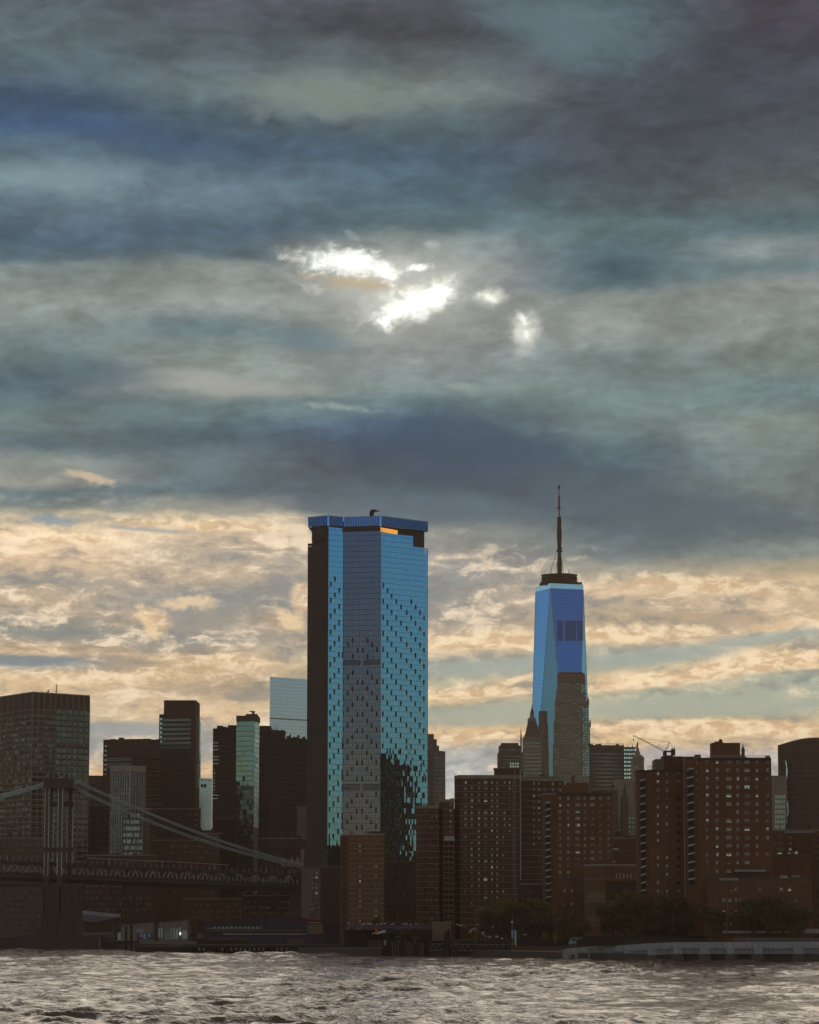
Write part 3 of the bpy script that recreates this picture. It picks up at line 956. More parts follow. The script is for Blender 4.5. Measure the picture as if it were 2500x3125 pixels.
# ================================================================== the tapering far tower with the mast
def far_tower():
    D = 3550.0; cx = gx(1714.5, D)
    ph = R(21.4)
    def corner(a, r): return Vector((cx + r * math.sin(a), D - r * math.cos(a)))
    base = [corner(ph + R(90) * i, 43.84) for i in range(4)]         # near, right, back, left
    top = [corner(ph - R(45) + R(90) * i, 31.1) for i in range(4)]    # front-left, front-right, back-right, back-left
    zb, zt = 56.0, 417.0 - 6
    t = thing('tapered_tower', 'tall tapering glass tower with triangular facets and a mast', 'skyscraper', (cx, D, GL))
    mb = MB(); mb.prism([(p.x, p.y) for p in base], GL, zb); mb.build('podium', M['pale_glass'], t)
    V3 = lambda p, z: (p.x, p.y, z)
    def tri(name, pts, m):
        mb = MB(); mb.v = [tuple(p) for p in pts]; mb.f = [(0, 1, 2)]; mb.mi = [0]
        return mb.build(name, m, t)
    for i in range(4):
        j = (i + 1) % 4
        # upright triangle on base side i-j with its tip at the top corner between them
        m1 = M['wtc_teal']
        tri('glass_facet', [V3(base[j], zb), V3(base[i], zb), V3(top[j], zt)], M['wtc_teal'])
        # inverted triangle on top side with its tip at base corner i
        tri('glass_facet', [V3(top[i], zt), V3(top[j], zt), V3(base[i], zb)], M['wtc_deep'] if i == 0 else M['wtc_teal'])  # front facet's deeper tint paints in the darker sky it mirrors
        # bright stainless edges
        e = MB(); e.tube([V3(base[i], zb), V3(top[i], zt)], 0.35, 4); e.tube([V3(base[i], zb), V3(top[j], zt)], 0.35, 4)
        e.build('edge_trim', M['steel_pale'], t)
    mb = MB(); mb.prism([(p.x, p.y) for p in top], zt, 417.0)
    mb.build('parapet', glass_mat('parapet_glass', (0.75, 0.92, 0.95), 0.8, (0.05, 0.06, 0.06), 0.1, 0.03), t)
    # mechanical louvres on the deep blue facet
    f = Face(top[0], top[1])
    lv = MB()
    n = 30
    for k in range(n):
        if k in (7, 8, 22): continue
        px = 1702 + k * (1779 - 1702) / (n - 1)
        a0 = Vector(at(px - 0.7, 1893, 3530)); a1 = Vector(at(px + 0.9, 1893, 3530))
        # depth of the leaning facet at the two heights
        def dep(z, x):
            s = (z - zb) / (zt - zb)
            L = base[0] + (top[0] - base[0]) * s; Rr = base[0] + (top[1] - base[0]) * s
            u = (x - L.x) / max(0.01, Rr.x - L.x)
            return L.y + (Rr.y - L.y) * u - 0.12
        q = []
        for (x, py) in ((px - 0.75, 1956), (px + 0.75, 1956), (px + 0.75, 1894), (px - 0.75, 1894)):
            Dk = 3530.0
            for _ in range(3):
                w = at(x, py, Dk); Dk = dep(w.z, w.x)
            q.append(at(x, py, Dk))
        lv.hexa([q[0] + Vector((0, 0.6, 0)), q[1] + Vector((0, 0.6, 0)), q[1], q[0], q[3] + Vector((0, 0.6, 0)), q[2] + Vector((0, 0.6, 0)), q[2], q[3]])
    lv.build('louvre', simple('louvre_violet', (0.085, 0.085, 0.15)), t, kind='stuff')
    # roof ring platforms
    c3 = (cx, D)
    for k, (za, zb_) in enumerate(((420.8, 422.2), (423.8, 424.8), (426.2, 427.2), (429.0, 430.2))):
        mb = MB()
        mb.lathe(c3, [(21.0, za), (22.4, za + 0.3), (22.4, zb_ - 0.3), (21.0, zb_)], 36)
        mb.build('ring_platform', M['copper_dark'], t)
    mb = MB()
    for k in range(24):
        th = k * math.pi / 12
        p = (cx + 21 * math.cos(th), D + 21 * math.sin(th))
        mb.tube([(p[0], p[1], 417), (p[0], p[1], 430)], 0.32, 4)
        if k % 2 == 0: mb.tube([(p[0], p[1], 430), (p[0], p[1], 433 + rng.random() * 2.5)], 0.16, 4)
        q = (cx + 21 * math.cos(th + .26), D + 21 * math.sin(th + .26))
        mb.tube([(p[0], p[1], 423), (q[0], q[1], 427)], 0.22, 4)
    mb.build('ring_strut', M['copper_dark'], t)
    mb = MB(); mb.box(cx - 24, cx + 27, D - 14, D + 18, 417.2, 420.0); mb.build('roof_platform', M['copper_dark'], t)
    mb = MB(); mb.tube([at(1654, 1787, D - 12), at(1662, 1776, D - 12), at(1676, 1774, D - 12)], 0.9, 5); mb.build('cleaning_boom', M['copper_dark'], t)
    # mast
    hz = lambda y: zz(y, D, 1715)
    mx = gx(1715.5, D)
    prof = [(2.9, 418), (2.9, hz(1725)), (2.6, hz(1714)), (2.2, hz(1700)), (2.1, hz(1686)), (2.3, hz(1684)), (2.2, hz(1672)), (2.2, hz(1650)),
            (3.0, hz(1648)), (3.0, hz(1618)), (2.4, hz(1612)), (2.2, hz(1585)), (2.2, hz(1578))]
    mb = MB(); mb.lathe((mx, D), prof, 10); mb.build('mast', M['copper_dark'], t)
    mb = MB(); mb.lathe((mx, D), [(1.0, hz(1578)), (1.0, hz(1554)), (1.2, hz(1553))], 8)
    mb.lathe((mx, D), [(0.8, hz(1518)), (0.55, hz(1492))], 8); mb.build('mast_section', simple('mast_pale', (0.24, 0.19, 0.19)), t)
    mb = MB(); mb.lathe((mx, D), [(1.1, hz(1553)), (1.1, hz(1535)), (1.3, hz(1526)), (0.8, hz(1518))], 8); mb.build('mast_section', simple('mast_red', (0.11, 0.02, 0.025)), t, label='dark red upper section of the mast')
    for y, r in ((1684, 4.3), (1677, 3.4), (1647, 2.8), (1615, 2.9), (1582, 2.6), (1552, 2.4), (1519, 1.6), (1488, 1.7)):
        mb = MB(); mb.lathe((mx, D), [(r, hz(y)), (r, hz(y) + 1.0), (r * 0.6, hz(y) + 1.6)], 12); mb.build('mast_collar', M['copper_dark'], t)
    mb = MB(); mb.lathe((mx, D), [(1.1, hz(1492)), (1.6, hz(1488)), (0.8, hz(1482))], 8); mb.build('beacon', M['copper_dark'], t)
    for k in range(8):
        th = k * math.pi / 4 + 0.3
        mb = MB(); mb.tube([(mx + 4 * math.cos(th), D + 4 * math.sin(th), hz(1686)), (mx + 13.5 * math.cos(th), D + 13.5 * math.sin(th), 430)], 0.18, 3)
        mb.build('guy_cable', M['copper_dark'], t)
    mb = MB()
    for k in range(60):
        y = 1580 + k * 1.7; th = k * 2.4
        r = 2.4
        mb.box(mx + r * math.cos(th) - 0.5, mx + r * math.cos(th) + 0.5, D + r * math.sin(th) - .5, D + r * math.sin(th) + .5, hz(y), hz(y) + 1.6)
    mb.build('antenna_panel', M['copper_dark'], t, kind='stuff')


far_tower()

# ================================================================== skyline behind
def facade_lines(t, face, z0, z1, dz, m, name='floor_band', h=0.35, th=0.18, a0=0.0, a1=None, each=False):
    """thin projecting courses at every floor"""
    a1 = face.w if a1 is None else a1
    z = z0
    mb = MB()
    while z < z1:
        if each:
            b = MB(); band(b, face, a0, a1, z, z + h, th); b.build(name, m, t)
        else:
            band(mb, face, a0, a1, z, z + h, th)
        z += dz
    if not each: mb.build(name, m, t, kind='stuff')


def fins(t, face, n, z0, z1, m, w=0.5, th=0.5, name='mullion', a0=0.0, a1=None, each=True):
    a1 = face.w if a1 is None else a1
    mb = MB()
    for k in range(n + 1):
        a = a0 + (a1 - a0) * k / n
        b = MB() if each else mb
        band(b, face, max(a - w / 2, 0.02), min(a + w / 2, face.w - 0.02), z0, z1, th)
        if each: b.build(name, m, t)
    if not each: mb.build(name, m, t, kind='stuff')


# 1 the broad slab at the left edge
t, fs, zt, poly = box_building('slab_tower', 'broad brown slab tower with pale vertical ribs behind the bridge tower', 'skyscraper',
    [(-60, 2110), (88, 2040), (264, 2075)], 40, 2114, M['stone_dark'], ref=1)
f = fs[1]
fins(t, fs[0], 8, GL, zt - 0.6, M['stone'], 0.5, 0.6)
fins(t, f, 10, GL, zt - 0.6, M['stone'], 0.55, 0.6)
for ff in fs:
    facade_lines(t, ff, GL + 6, zt - 12, 3.9, M['stone'], 'spandrel', 0.9, 0.3)
a0, _ = f.hit(150, 2200)
g1 = glass_mat('window_strip_glass', (0.42, 0.52, 0.44), 0.28, (0.015, 0.018, 0.012), 0.08, 0.25)
zA, zB, zC, zD = f.hit(200, 2165)[1], f.hit(200, 2270)[1], f.hit(200, 2282)[1], f.hit(200, 2392)[1]
cw = f.w / 10
for (za, zb) in ((zB, zA), (zD, zC)):
    for k in range(4, 10):
        nr = int((za * -1 + zb) / 3.9)
        grid_part(t, f, 'window_strip', k * cw + 0.7, (k + 1) * cw - 0.7, za, zb, 2, max(1, nr), 0.86, 0.74, [g1, M['pane']], 0.35)
grid_part(t, fs[0], 'window_strip', 0.5, fs[0].w - 0.5, GL + 10, zt - 14, 24, 36, 0.7, 0.5, [M['pane_dim'], M['pane']], 0.25)
grid_part(t, f, 'window_strip', 0.5, 4 * cw - 0.5, GL + 10, zt - 14, 9, 36, 0.75, 0.5, [M['pane_dim'], M['pane']], 0.25)
grid_part(t, f, 'window_strip', 4 * cw, f.w - 0.5, GL + 10, zD - 2, 14, 22, 0.7, 0.5, [M['pane'], g1], 0.25)
parapet(t, poly, zt, 0.8)
for px, y0, y1 in ((147, 2121, 2104), (172, 2122, 2087), (206, 2126, 2117)):
    an = thing('roof_antenna', {147: 'short antenna cluster left on the broad slab tower roof', 172: 'tallest whip antenna with crossbars on the broad slab tower roof', 206: 'lowest antenna stub right on the broad slab tower roof'}[px], 'antenna', tuple(at(px, y0, 2070)), 'antennas on the slab tower roof')
    mb = MB(); mb.tube([at(px, y0 + 4, 2070), at(px, y1, 2070)], 0.28, 5); mb.build('mast', M['copper_dark'], an)
    mb = MB()
    for k in range(4):
        z = at(px, y1 + (y0 - y1) * (0.25 + 0.2 * k), 2070); w = 0.7 + 0.35 * k
        mb.tube([z - Vector((w, 0, 0.3)), z + Vector((w, 0, 0.2))], 0.16, 4)
    mb.build('crossbar', M['copper_dark'], an)

# 2/3 dark blocks left of the dotted tower
t, fs, zt, poly = box_building('office_block', 'low dark roofline block filling the gap right of the slab tower', 'building', [(255, 2420), (318, 2420)], 30, 2367, M['stone_dark'])
grid_part(t, fs[0], 'window_strip', 1, fs[0].w - 1, GL + 20, zt - 5, 8, 16, 0.6, 0.5, [M['pane'], M['pane']])
t, fs, zt, poly = box_building('office_block', 'dark brown office block with a rooftop bulkhead, left of the dotted tower', 'building',
    [(308, 2400), (398, 2388), (484, 2400)], 36, 2258, M['brick_dark'], ref=1)
roof_block(t, 430, 452, 2254, 2404, 8, M['brick_dark'], zt - 1, 'bulkhead')
for ff in fs:
    facade_lines(t, ff, GL + 60, zt - 10, 3.8, M['brick_deep'], 'spandrel', 0.8, 0.15)
grid_part(t, fs[0], 'window_strip', 0.6, 4.2, fs[0].hit(312, 2370)[1], fs[0].hit(312, 2270)[1], 1, 7, 0.5, 0.32, [M['pane_bright'], M['pane']])
grid_part(t, fs[0], 'window_strip', 3, fs[0].w - 1, fs[0].hit(350, 2345)[1], zt - 14, 14, 6, 0.8, 0.42, [M['pane'], M['pane']])
grid_part(t, fs[1], 'window_strip', 1, fs[1].w - 1, fs[1].hit(430, 2480)[1], zt - 14, 14, 16, 0.8, 0.42, [M['pane'], M['pane']])
parapet(t, poly, zt, 0.8, 0.3, M['brick_dark'])

# 4 the pale ribbed pair
t, fs, zt, poly = box_building('ribbed_tower', 'pale blue grey ribbed tower in front of the dark block, left of centre', 'skyscraper',
    [(333, 2010), (392, 2000), (438, 2012)], 24, 2340, M['concrete_dark'], ref=1)
gl = glass_mat('ribbed_glass', (0.62, 0.80, 0.84), 0.55, (0.03, 0.035, 0.035), 0.15, 0.25)
for ff, nn in ((fs[0], 8), (fs[1], 6)):
    fins(t, ff, nn, GL, zt - 0.5, M['concrete'], 0.55, 0.7)
    grid_part(t, ff, 'window_strip', 0.4, ff.w - 0.4, GL + 34, zt - 3.6, nn * 2, 30, 0.8, 0.66, [gl if ff is fs[0] else M['pane'], M['pane']], 0.2)
mb = MB()
for ff in fs: band(mb, ff, 0.1, ff.w - 0.1, zt - 3.2, zt + 1.0, 0.9)
mb.build('roof_cornice', M['stone_pale'], t)
t, fs, zt, poly = box_building('ribbed_tower', 'lower ribbed slab with balconies on its right edge, joined to the pale ribbed tower foot', 'building',
    [(372, 1985), (455, 1985)], 20, 2470, M['concrete_dark'])
fins(t, fs[0], 5, GL, zt, M['concrete'], 0.5, 0.5, a1=fs[0].w * 0.72)
grid_part(t, fs[0], 'window_strip', 0.4, fs[0].w * .7, GL + 20, zt - 2, 10, 15, 0.75, 0.6, [gl, M['pane']], 0.2)
z = zt - 3.4
while z > GL + 20:
    b = MB(); band(b, fs[0], fs[0].w * 0.76, fs[0].w - 0.1, z, z + 0.7, 1.2); b.build('balcony', M['taupe'], t); z -= 3.4
parapet(t, poly, zt, 0.8)

# 5 dotted dark tower
t, fs, zt, poly = box_building('dotted_tower', 'dark tower with rows of small square windows and a blank crown, left skyline', 'skyscraper',
    [(479, 2470), (592, 2465), (599, 2480)], 34, 2180, M['brick_dark'])
roof_block(t, 493, 592, 2137, 2467, 30, M['brick_dark'], zt - 0.5, 'crown')
roof_block(t, 592, 599, 2143, 2480, 20, M['stone_dark'], zt - 40, 'service_shaft')
dg = glass_mat('dot_glass', (0.6, 0.62, 0.55), 0.30, (0.01, 0.009, 0.008), 0.18, 0.3)
f = fs[0]
zlow = f.hit(535, 2560)[1]
grid_part(t, f, 'window_grid', 0.8, f.w - 4.5, zlow, zt - 3, 17, int((zt - zlow) / 3.9), 0.50, 0.5, [dg, M['pane']], 0.2)
grid_part(t, f, 'window_grid', 0.4, 3.0, f.hit(482, 2270)[1], zt - 2, 1, 6, 0.6, 0.42, [M['pane_bright'], M['pane_bright']], 0.3)
aX, _ = f.hit(552, 2400)
grid_part(t, f, 'window_grid', aX, aX + 6, f.hit(552, 2475)[1], f.hit(552, 2305)[1], 3, 13, 0.55, 0.45, [M['pane_bright'], dg], 0.35)

# 6/7 pale slivers
t, fs, zt, poly = box_building('glass_slab', 'thin pale blue glass sliver on the right edge of the dotted tower', 'skyscraper', [(597, 2900), (608, 2905)], 20, 2202, M['pale_glass'])
t, fs, zt, poly = box_building('office_block', 'narrow dark block wedged under the pale blue sliver', 'building', [(592, 2452), (605, 2452)], 20, 2405, M['stone_dark'])
t, fs, zt, poly = box_building('pale_tower', 'narrow pale blue building with round white roof openings in the gap left of centre', 'building',
    [(605, 2600), (644, 2606)], 22, 2375, glass_mat('pale_tile', (0.62, 0.80, 0.86), 0.62, (0.16, 0.20, 0.21), 0.1, 0.15))
f = fs[0]
for px in (616, 628, 640):
    a, z = f.hit(px, 2381); mb = MB()
    c = f.P(a, 0.1, z)
    n0 = 12
    mb.v = [tuple(c + Vector((1.0 * math.cos(k * math.pi / 6), -0.0, 1.0 * math.sin(k * math.pi / 6)))) for k in range(n0)] + [tuple(c + Vector((1.0 * math.cos(k * math.pi / 6), -0.3, 1.0 * math.sin(k * math.pi / 6)))) for k in range(n0)]
    mb.f = [tuple(n0 + k for k in range(n0))] + [(k, (k + 1) % n0, n0 + (k + 1) % n0, n0 + k) for k in range(n0)]; mb.mi = [0] * len(mb.f)
    mb.build('round_vent', M['white'], t)
for px in (617, 626):
    a, z = f.hit(px, 2398); mb = MB(); band(mb, f, a - 1.1, a + 1.1, z - 1.4, z + 1.4, 0.2); mb.build('opening', M['black'], t)
grid_part(t, f, 'window_grid', 0.8, f.w - 0.8, f.hit(620, 2520)[1], f.hit(620, 2412)[1], 5, 11, 0.62, 0.5, [M['pane_bright'], M['pane_bright']], 0.15)
t, fs, zt, poly = box_building('office_block', 'dark low block hiding the foot of the narrow pale building', 'building', [(596, 2300), (612, 2300), (660, 2300)], 20, 2534, M['brick_dark'])

# 8 dark mass with the green glass tower in front
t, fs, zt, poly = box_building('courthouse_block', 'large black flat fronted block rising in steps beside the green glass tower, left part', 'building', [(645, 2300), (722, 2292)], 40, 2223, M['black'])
roof_block(t, 692, 724, 2213, 2310, 20, M['black'], zt - .5, 'bulkhead')
f = fs[0]
zs = [2268, 2278, 2289, 2311, 2320, 2332, 2428, 2438]
for y in zs:
    a1, z = f.hit(663 if y < 2400 else 661, y); mb = MB(); band(mb, f, 0.5, a1 + rng.random() * 2, z, z + 0.5, 0.2); mb.build('bright_strip', M['pane_bright'], t)  # short pale glass strips at the left end of the facade
grid_part(t, f, 'window_grid', 0.8, 2.4, f.hit(650, 2425)[1], f.hit(650, 2345)[1], 1, 8, 0.6, 0.35, [M['pane_bright'], M['pane']], 0.2)
facade_lines(t, f, GL + 30, zt - 3, 3.9, M['brick_dark'], 'spandrel', 0.5, 0.15)
t, fs, zt, poly = box_building('courthouse_block', 'dark stepped block between the green glass tower and the central tower', 'building',
    [(780, 2310), (822, 2306), (868, 2318)], 40, 2233, M['black'], ref=2)
roof_block(t, 782, 822, 2215, 2312, 30, M['black'], zt - .5, 'bulkhead')
roof_block(t, 822.5, 866, 2229, 2330, 20, M['black'], zt - .5, 'bulkhead')
for ff in fs: facade_lines(t, ff, GL + 30, zt - 3, 3.9, M['brick_dark'], 'spandrel', 0.5, 0.15)
t, fs, zt, poly = box_building('courthouse_block', 'flat roofed dark block touching the left side of the central tower', 'building', [(864, 2325), (938, 2330)], 30, 2255, M['black'])
facade_lines(t, fs[0], GL + 30, zt - 3, 3.9, M['brick_dark'], 'spandrel', 0.5, 0.15)
for px, h, l in ((887, 2236, 'taller whip antenna on the flat dark roof left of the central tower'), (913, 2243, 'shorter dish antenna on the flat dark roof left of the central tower')):
    an = thing('roof_antenna', l, 'antenna', tuple(at(px, 2254, 2328)), 'antennas on the flat dark roof')
    mb = MB(); mb.tube([at(px, 2256, 2328), at(px, h, 2328)], 0.3, 5); mb.build('mast', M['copper_dark'], an)
    mb = MB(); c = at(px - 2, 2247, 2328); mb.box(c.x - .9, c.x + .9, 2327, 2329, c.z - .8, c.z + .8); mb.build('dish', M['copper_dark'], an)
t, fs, zt, poly = box_building('green_glass_tower', 'green glass hotel tower with a jagged lit right edge between the black blocks', 'skyscraper',
    [(717, 2125), (772, 2122), (787, 2140)], 26, 2201, M['stone_dark'])
f0, f1 = fs
zb0 = f0.hit(745, 2398)[1]
def jitter_skin(t, f, z0, z1, fl, cols, m, name, amp):
    mb = MB(); z = z0
    while z < z1 - 1:
        for i in range(cols):
            a0, a1 = f.w * i / cols + 0.06, f.w * (i + 1) / cols - 0.06
            sx, sz = rng.gauss(0, amp), rng.gauss(0, amp); am, zm = (a0 + a1) / 2, z + fl / 2
            zb_ = min(z + fl - 0.4, z1)
            q = [f.P(a, 0.15 + sx * (a - am) + sz * (zq - zm), zq) for a, zq in ((a0, z), (a1, z), (a1, zb_), (a0, zb_))]
            mb.quad(*q)
            mb.quad(q[3], q[2], f.P(a1, 0, zb_), f.P(a0, 0, zb_))
        z += fl
    return mb.build(name, m, t, kind='stuff')
jitter_skin(t, f0, zb0, zt, 3.6, 8, M['green_glass'], 'curtain_wall', 0.01)
jitter_skin(t, f0, GL + 20, zb0, 3.6, 8, glass_mat('green_glass_low', (0.40, 0.45, 0.38), 0.2, (0.012, 0.012, 0.008), 0.1, 0.2), 'curtain_wall', 0.02)
jitter_skin(t, f1, f1.hit(778, 2525)[1], zt, 3.6, 3, glass_mat('green_glass_edge', (0.62, 0.85, 0.82), 0.5, (0.012, 0.018, 0.014), 0.3, 0.35, 0.0, 2.0), 'curtain_wall', 0.03)
mb = MB(); mb.box(gx(719, 2135), gx(787, 2135), 2124, 2150, zt, zz(2187, 2135)); mb.build('upper_floors', M['stone_dark'], t)
roof_block(t, 719, 783, 2187, 2134, 14, M['taupe'], zt)
roof_block(t, 745, 781, 2179, 2136, 10, M['stone_dark'], zt)
roof_block(t, 722, 741, 2184, 2137, 6, M['stone_dark'], zt)
mb = MB(); mb.tube([at(773, 2180, 2134), at(773, 2173, 2134)], [1.0, 1.3], 6); mb.tube([at(779, 2172, 2134), at(761, 2170.5, 2134)], 0.4, 5); mb.build('roof_hoist', M['stone_dark'], t)

# 9 pale far tower
t, fs, zt, poly = box_building('pale_glass_tower', 'pale grey glass slab, almost sky coloured, just left of the central tower', 'skyscraper', [(819, 3400), (940, 3440)], 40, 2065,
    glass_mat('pale_slab_glass', (0.94, 0.96, 1.0), 0.90, (0.30, 0.33, 0.38), 0.10, 0.05, 0.0, 8.0, lines=4.1))
for k in (6, 17):
    z = zt - k * 8.2; mb = MB(); band(mb, fs[0], 0.1, fs[0].w - .1, z, z + 1.6, 0.1); mb.build('louvre', M['concrete'], t)
mb = MB()
for k in range(1, 24): band(mb, fs[0], fs[0].w * k / 24 - .12, fs[0].w * k / 24 + .12, GL, zt - .2, 0.12)
mb.build('mullion', M['steel_pale'], t, kind='stuff')

# 11 taupe tower right of the centre
t, fs, zt, poly = box_building('taupe_tower', 'stepped brown tower with fine vertical ribs showing right behind the central tower', 'skyscraper',
    [(1296, 2300), (1326, 2296), (1359, 2310)], 30, 2290, M['taupe'], ref=1)
roof_block(t, 1298, 1325, 2240, 2298, 22, M['taupe'], zt - .5, 'upper_tower')
roof_block(t, 1298, 1334, 2256, 2301, 22, M['taupe'], zt - .5, 'upper_tower')
roof_block(t, 1298, 1341, 2276, 2303, 22, M['taupe'], zt - .5, 'upper_tower')
fins(t, fs[1], 9, GL + 20, zt - 0.4, M['stone_pale'], 0.35, 0.4)
fins(t, fs[0], 3, GL + 20, zt - 0.4, M['taupe'], 0.5, 0.3)
grid_part(t, fs[1], 'window_strip', 0.3, fs[1].w - 0.3, GL + 30, zt - 4, 9, 34, 0.5, 0.6, [M['pane'], M['pane']], 0.1)

# ---------------------------------------------------------------- gothic spire tower
def gothic():
    D = 3350.0; X = lambda p: gx(p, D); Z = lambda y: zz(y, D, 1620)
    t = thing('gothic_tower', 'old stone tower with a steep pointed roof and pinnacles, left of the tapering glass tower', 'skyscraper', (X(1630), D, GL))
    st = M['stone']
    mb = MB(); mb.box(X(1589), X(1679), D, D + 38, GL, Z(2296)); mb.build('wall', st, t)
    mb = MB(); mb.box(X(1600), X(1657), D - 3, D + 26, GL, Z(2252)); mb.build('tower_shaft', st, t)
    f = Face((X(1600), D - 3), (X(1657), D - 3)); f2 = Face((X(1589), D), (X(1600), D)); f3 = Face((X(1657), D), (X(1679), D))
    fins(t, f, 9, GL + 30, Z(2258), M['stone_pale'], 0.8, 0.8, 'pier')
    fins(t, f3, 3, GL + 30, Z(2300), M['stone_pale'], 0.7, 0.7, 'pier'); fins(t, f2, 2, GL + 30, Z(2300), M['stone_pale'], 0.7, 0.7, 'pier')
    grid_part(t, f, 'window_grid', 0.5, f.w - .5, GL + 40, Z(2262), 9, 40, 0.45, 0.55, [M['pane'], glass_mat('gothic_glass', (.4, .6, .5), .4, (.02, .02, .018))], 0.2)
    for y in (2254, 2292, 2300):
        mb = MB(); mb.box(X(1598), X(1659), D - 4.2, D - 2.9, Z(y), Z(y) + 1.6); mb.build('cornice', M['stone_pale'], t)
    # pyramidal copper roof with stages
    def frus(p0, p1, y0, q0, q1, y1, m, name):
        mb = MB(); dy0 = (X(p1) - X(p0)) / 2; dy1 = (X(q1) - X(q0)) / 2; c = D + 10
        a = [(X(p0), c - dy0), (X(p1), c - dy0), (X(p1), c + dy0), (X(p0), c + dy0)]
        b = [(X(q0), c - dy1), (X(q1), c - dy1), (X(q1), c + dy1), (X(q0), c + dy1)]
        mb.prism(a, Z(y0), Z(y1), 0, b); mb.build(name, m, t)
    cop = wall_mat('gothic_copper', (0.13, 0.13, 0.09), 0.3, 0.1, 0.4)
    frus(1602, 1655, 2252, 1609, 1648, 2232, cop, 'roof')
    frus(1609, 1648, 2232, 1616, 1641, 2200, cop, 'roof')
    frus(1615, 1641, 2200, 1615, 1641, 2192, st, 'gallery')
    frus(1621, 1636, 2192, 1623, 1634, 2176, st, 'lantern')
    frus(1622, 1635, 2176, 1628, 1630, 2156, cop, 'spire')
    for px, y0, y1, w in ((1593, 2300, 2222, 4), (1604, 2260, 2244, 3), (1652, 2262, 2236, 3), (1618, 2204, 2188, 2), (1639, 2204, 2188, 2), (1664, 2300, 2284, 3), (1677, 2300, 2286, 3)):
        mb = MB(); s = 10 / F * D / 10
        c = (X(px), D - 2)
        r = w * D / F / 1.6
        mb.lathe(c, [(r, Z(y0)), (r, Z(y1 + (y0 - y1) * .45)), (r * 1.15, Z(y1 + (y0 - y1) * .42)), (0.15, Z(y1))], 6); mb.build('pinnacle', st, t)
    mb = MB(); mb.tube([(X(1629), D + 10, Z(2158)), (X(1629), D + 10, Z(2148))], 0.3, 4); mb.build('finial', st, t)
gothic()

def stepped(name, label, cat, D, tiers, m, wcols=0, extra=None, group=None, glass=None, depth=26):
    """tiers: (px0, px1, pytop) from the bottom up"""
    x0, x1, y0 = tiers[0]
    t = thing(name, label, cat, (gx((x0 + x1) / 2, D), D + depth / 2, GL), group)
    zb = GL
    for i, (a, b, y) in enumerate(tiers):
        mb = MB(); dd = i * 1.6
        zt_ = zz(y, D, (a + b) / 2)
        mb.box(gx(a, D), gx(b, D), D + dd, D + depth - dd, zb, zt_); mb.build('wall' if i == 0 else 'setback', m, t)
        f = Face((gx(a, D), D + dd), (gx(b, D), D + dd))
        if wcols:
            n = max(2, int(wcols * (b - a) / (x1 - x0))); nr = max(1, int((zt_ - zb) / 3.8))
            grid_part(t, f, 'window_grid', 0.6, f.w - 0.6, max(zb, GL + 20) + 0.5, zt_ - 1.5, n, max(1, int((zt_ - max(zb, GL + 20)) / 3.8)), 0.42, 0.36, [M['pane_dim'], glass or M['pane']], 0.12)
        mb = MB(); band(mb, f, 0.05, f.w - 0.05, zt_ - 1.0, zt_ + 0.3, 0.5); mb.build('cornice', M['stone_pale'] if m is M['stone'] else m, t)
        zb = zt_
    return t

stepped('brown_tower', 'slim brown tower peeping out between the gothic spire and the tapering glass tower', 'skyscraper', 3450, [(1648, 1677, 2210), (1650, 1675, 2170)], M['taupe'], 6)
# limestone tower with the round crown in front of the tapering tower
t = stepped('limestone_tower', 'tall setback stone tower with a drum shaped crown in front of the tapering glass tower', 'skyscraper', 3300,
    [(1694, 1808, 2268), (1697, 1806, 2206), (1700, 1803, 2138), (1704, 1796, 2105), (1708, 1794, 2064)], M['stone'], 16,
    glass=glass_mat('limestone_glass', (.4, .6, .52), .38, (.02, .02, .018)))
D = 3300
mb = MB(); mb.box(gx(1709, D), gx(1792.5, D), D + 4, D + 24, zz(2070, D, 1750), zz(2054, D, 1750)); mb.build('crown', M['brick'], t)
mb = MB(); mb.box(gx(1717, D), gx(1786, D), D + 6, D + 22, zz(2054, D, 1750), zz(2050, D, 1750)); mb.build('crown', M['brick'], t)
f = Face((gx(1708, D), D + 6.4), (gx(1794, D), D + 6.4))
for k in range(12):
    a = f.w * (k + 0.3) / 12; mb = MB(); band(mb, f, a, a + 1.0, zz(2082, D, 1750), zz(2056, D, 1750), 2.8); mb.build('crown_pier', M['stone_pale'], t)
f = Face((gx(1776, D), D - 0.2), (gx(1800, D), D - 0.2))
sg = glass_mat('corner_glass', (0.55, 0.78, 0.72), 0.6, (0.02, 0.03, 0.025), 0.2, 0.25)
for (pa, pb, ya, yb, nc) in ((1779, 1796, 2088, 2115, 3), (1783, 1803, 2160, 2370, 4)):
    ff = Face((gx(pa, D), D - 0.1), (gx(pb, D), D - 0.1))
    grid_part(t, ff, 'window_strip', 0, ff.w, zz(yb, D, 1790), zz(ya, D, 1790), nc, int((yb - ya) / 8), 0.5, 0.72, [sg, M['pane']], 0.3)
for px, y in ((1702, 2140), (1801, 2140), (1697, 2208), (1806, 2208)):
    mb = MB(); mb.lathe((gx(px, D), D - 0.5), [(1.0, zz(y + 12, D, px)), (1.0, zz(y - 6, D, px)), (0.2, zz(y - 12, D, px))], 6); mb.build('turret', M['stone'], t)

stepped('old_office_tower', 'rounded top brown office tower left of the gothic spire', 'skyscraper', 3000, [(1522, 1592, 2298), (1526, 1592, 2276), (1532, 1586, 2268)], M['stone_dark'], 10)
t = stepped('grey_office_tower', 'pair of bright window bays low on the old office roofs beside the gothic spire', 'building', 2950, [(1555, 1592, 2322)], M['stone_dark'], 0)
f = Face((gx(1557, 2950), 2949.9), (gx(1587, 2950), 2949.9))
grid_part(t, f, 'window_grid', 0, f.w, zz(2344, 2950, 1570), zz(2326, 2950, 1570), 4, 2, 0.6, 0.7, [M['pane_bright'], M['pane_bright']], 0.3)

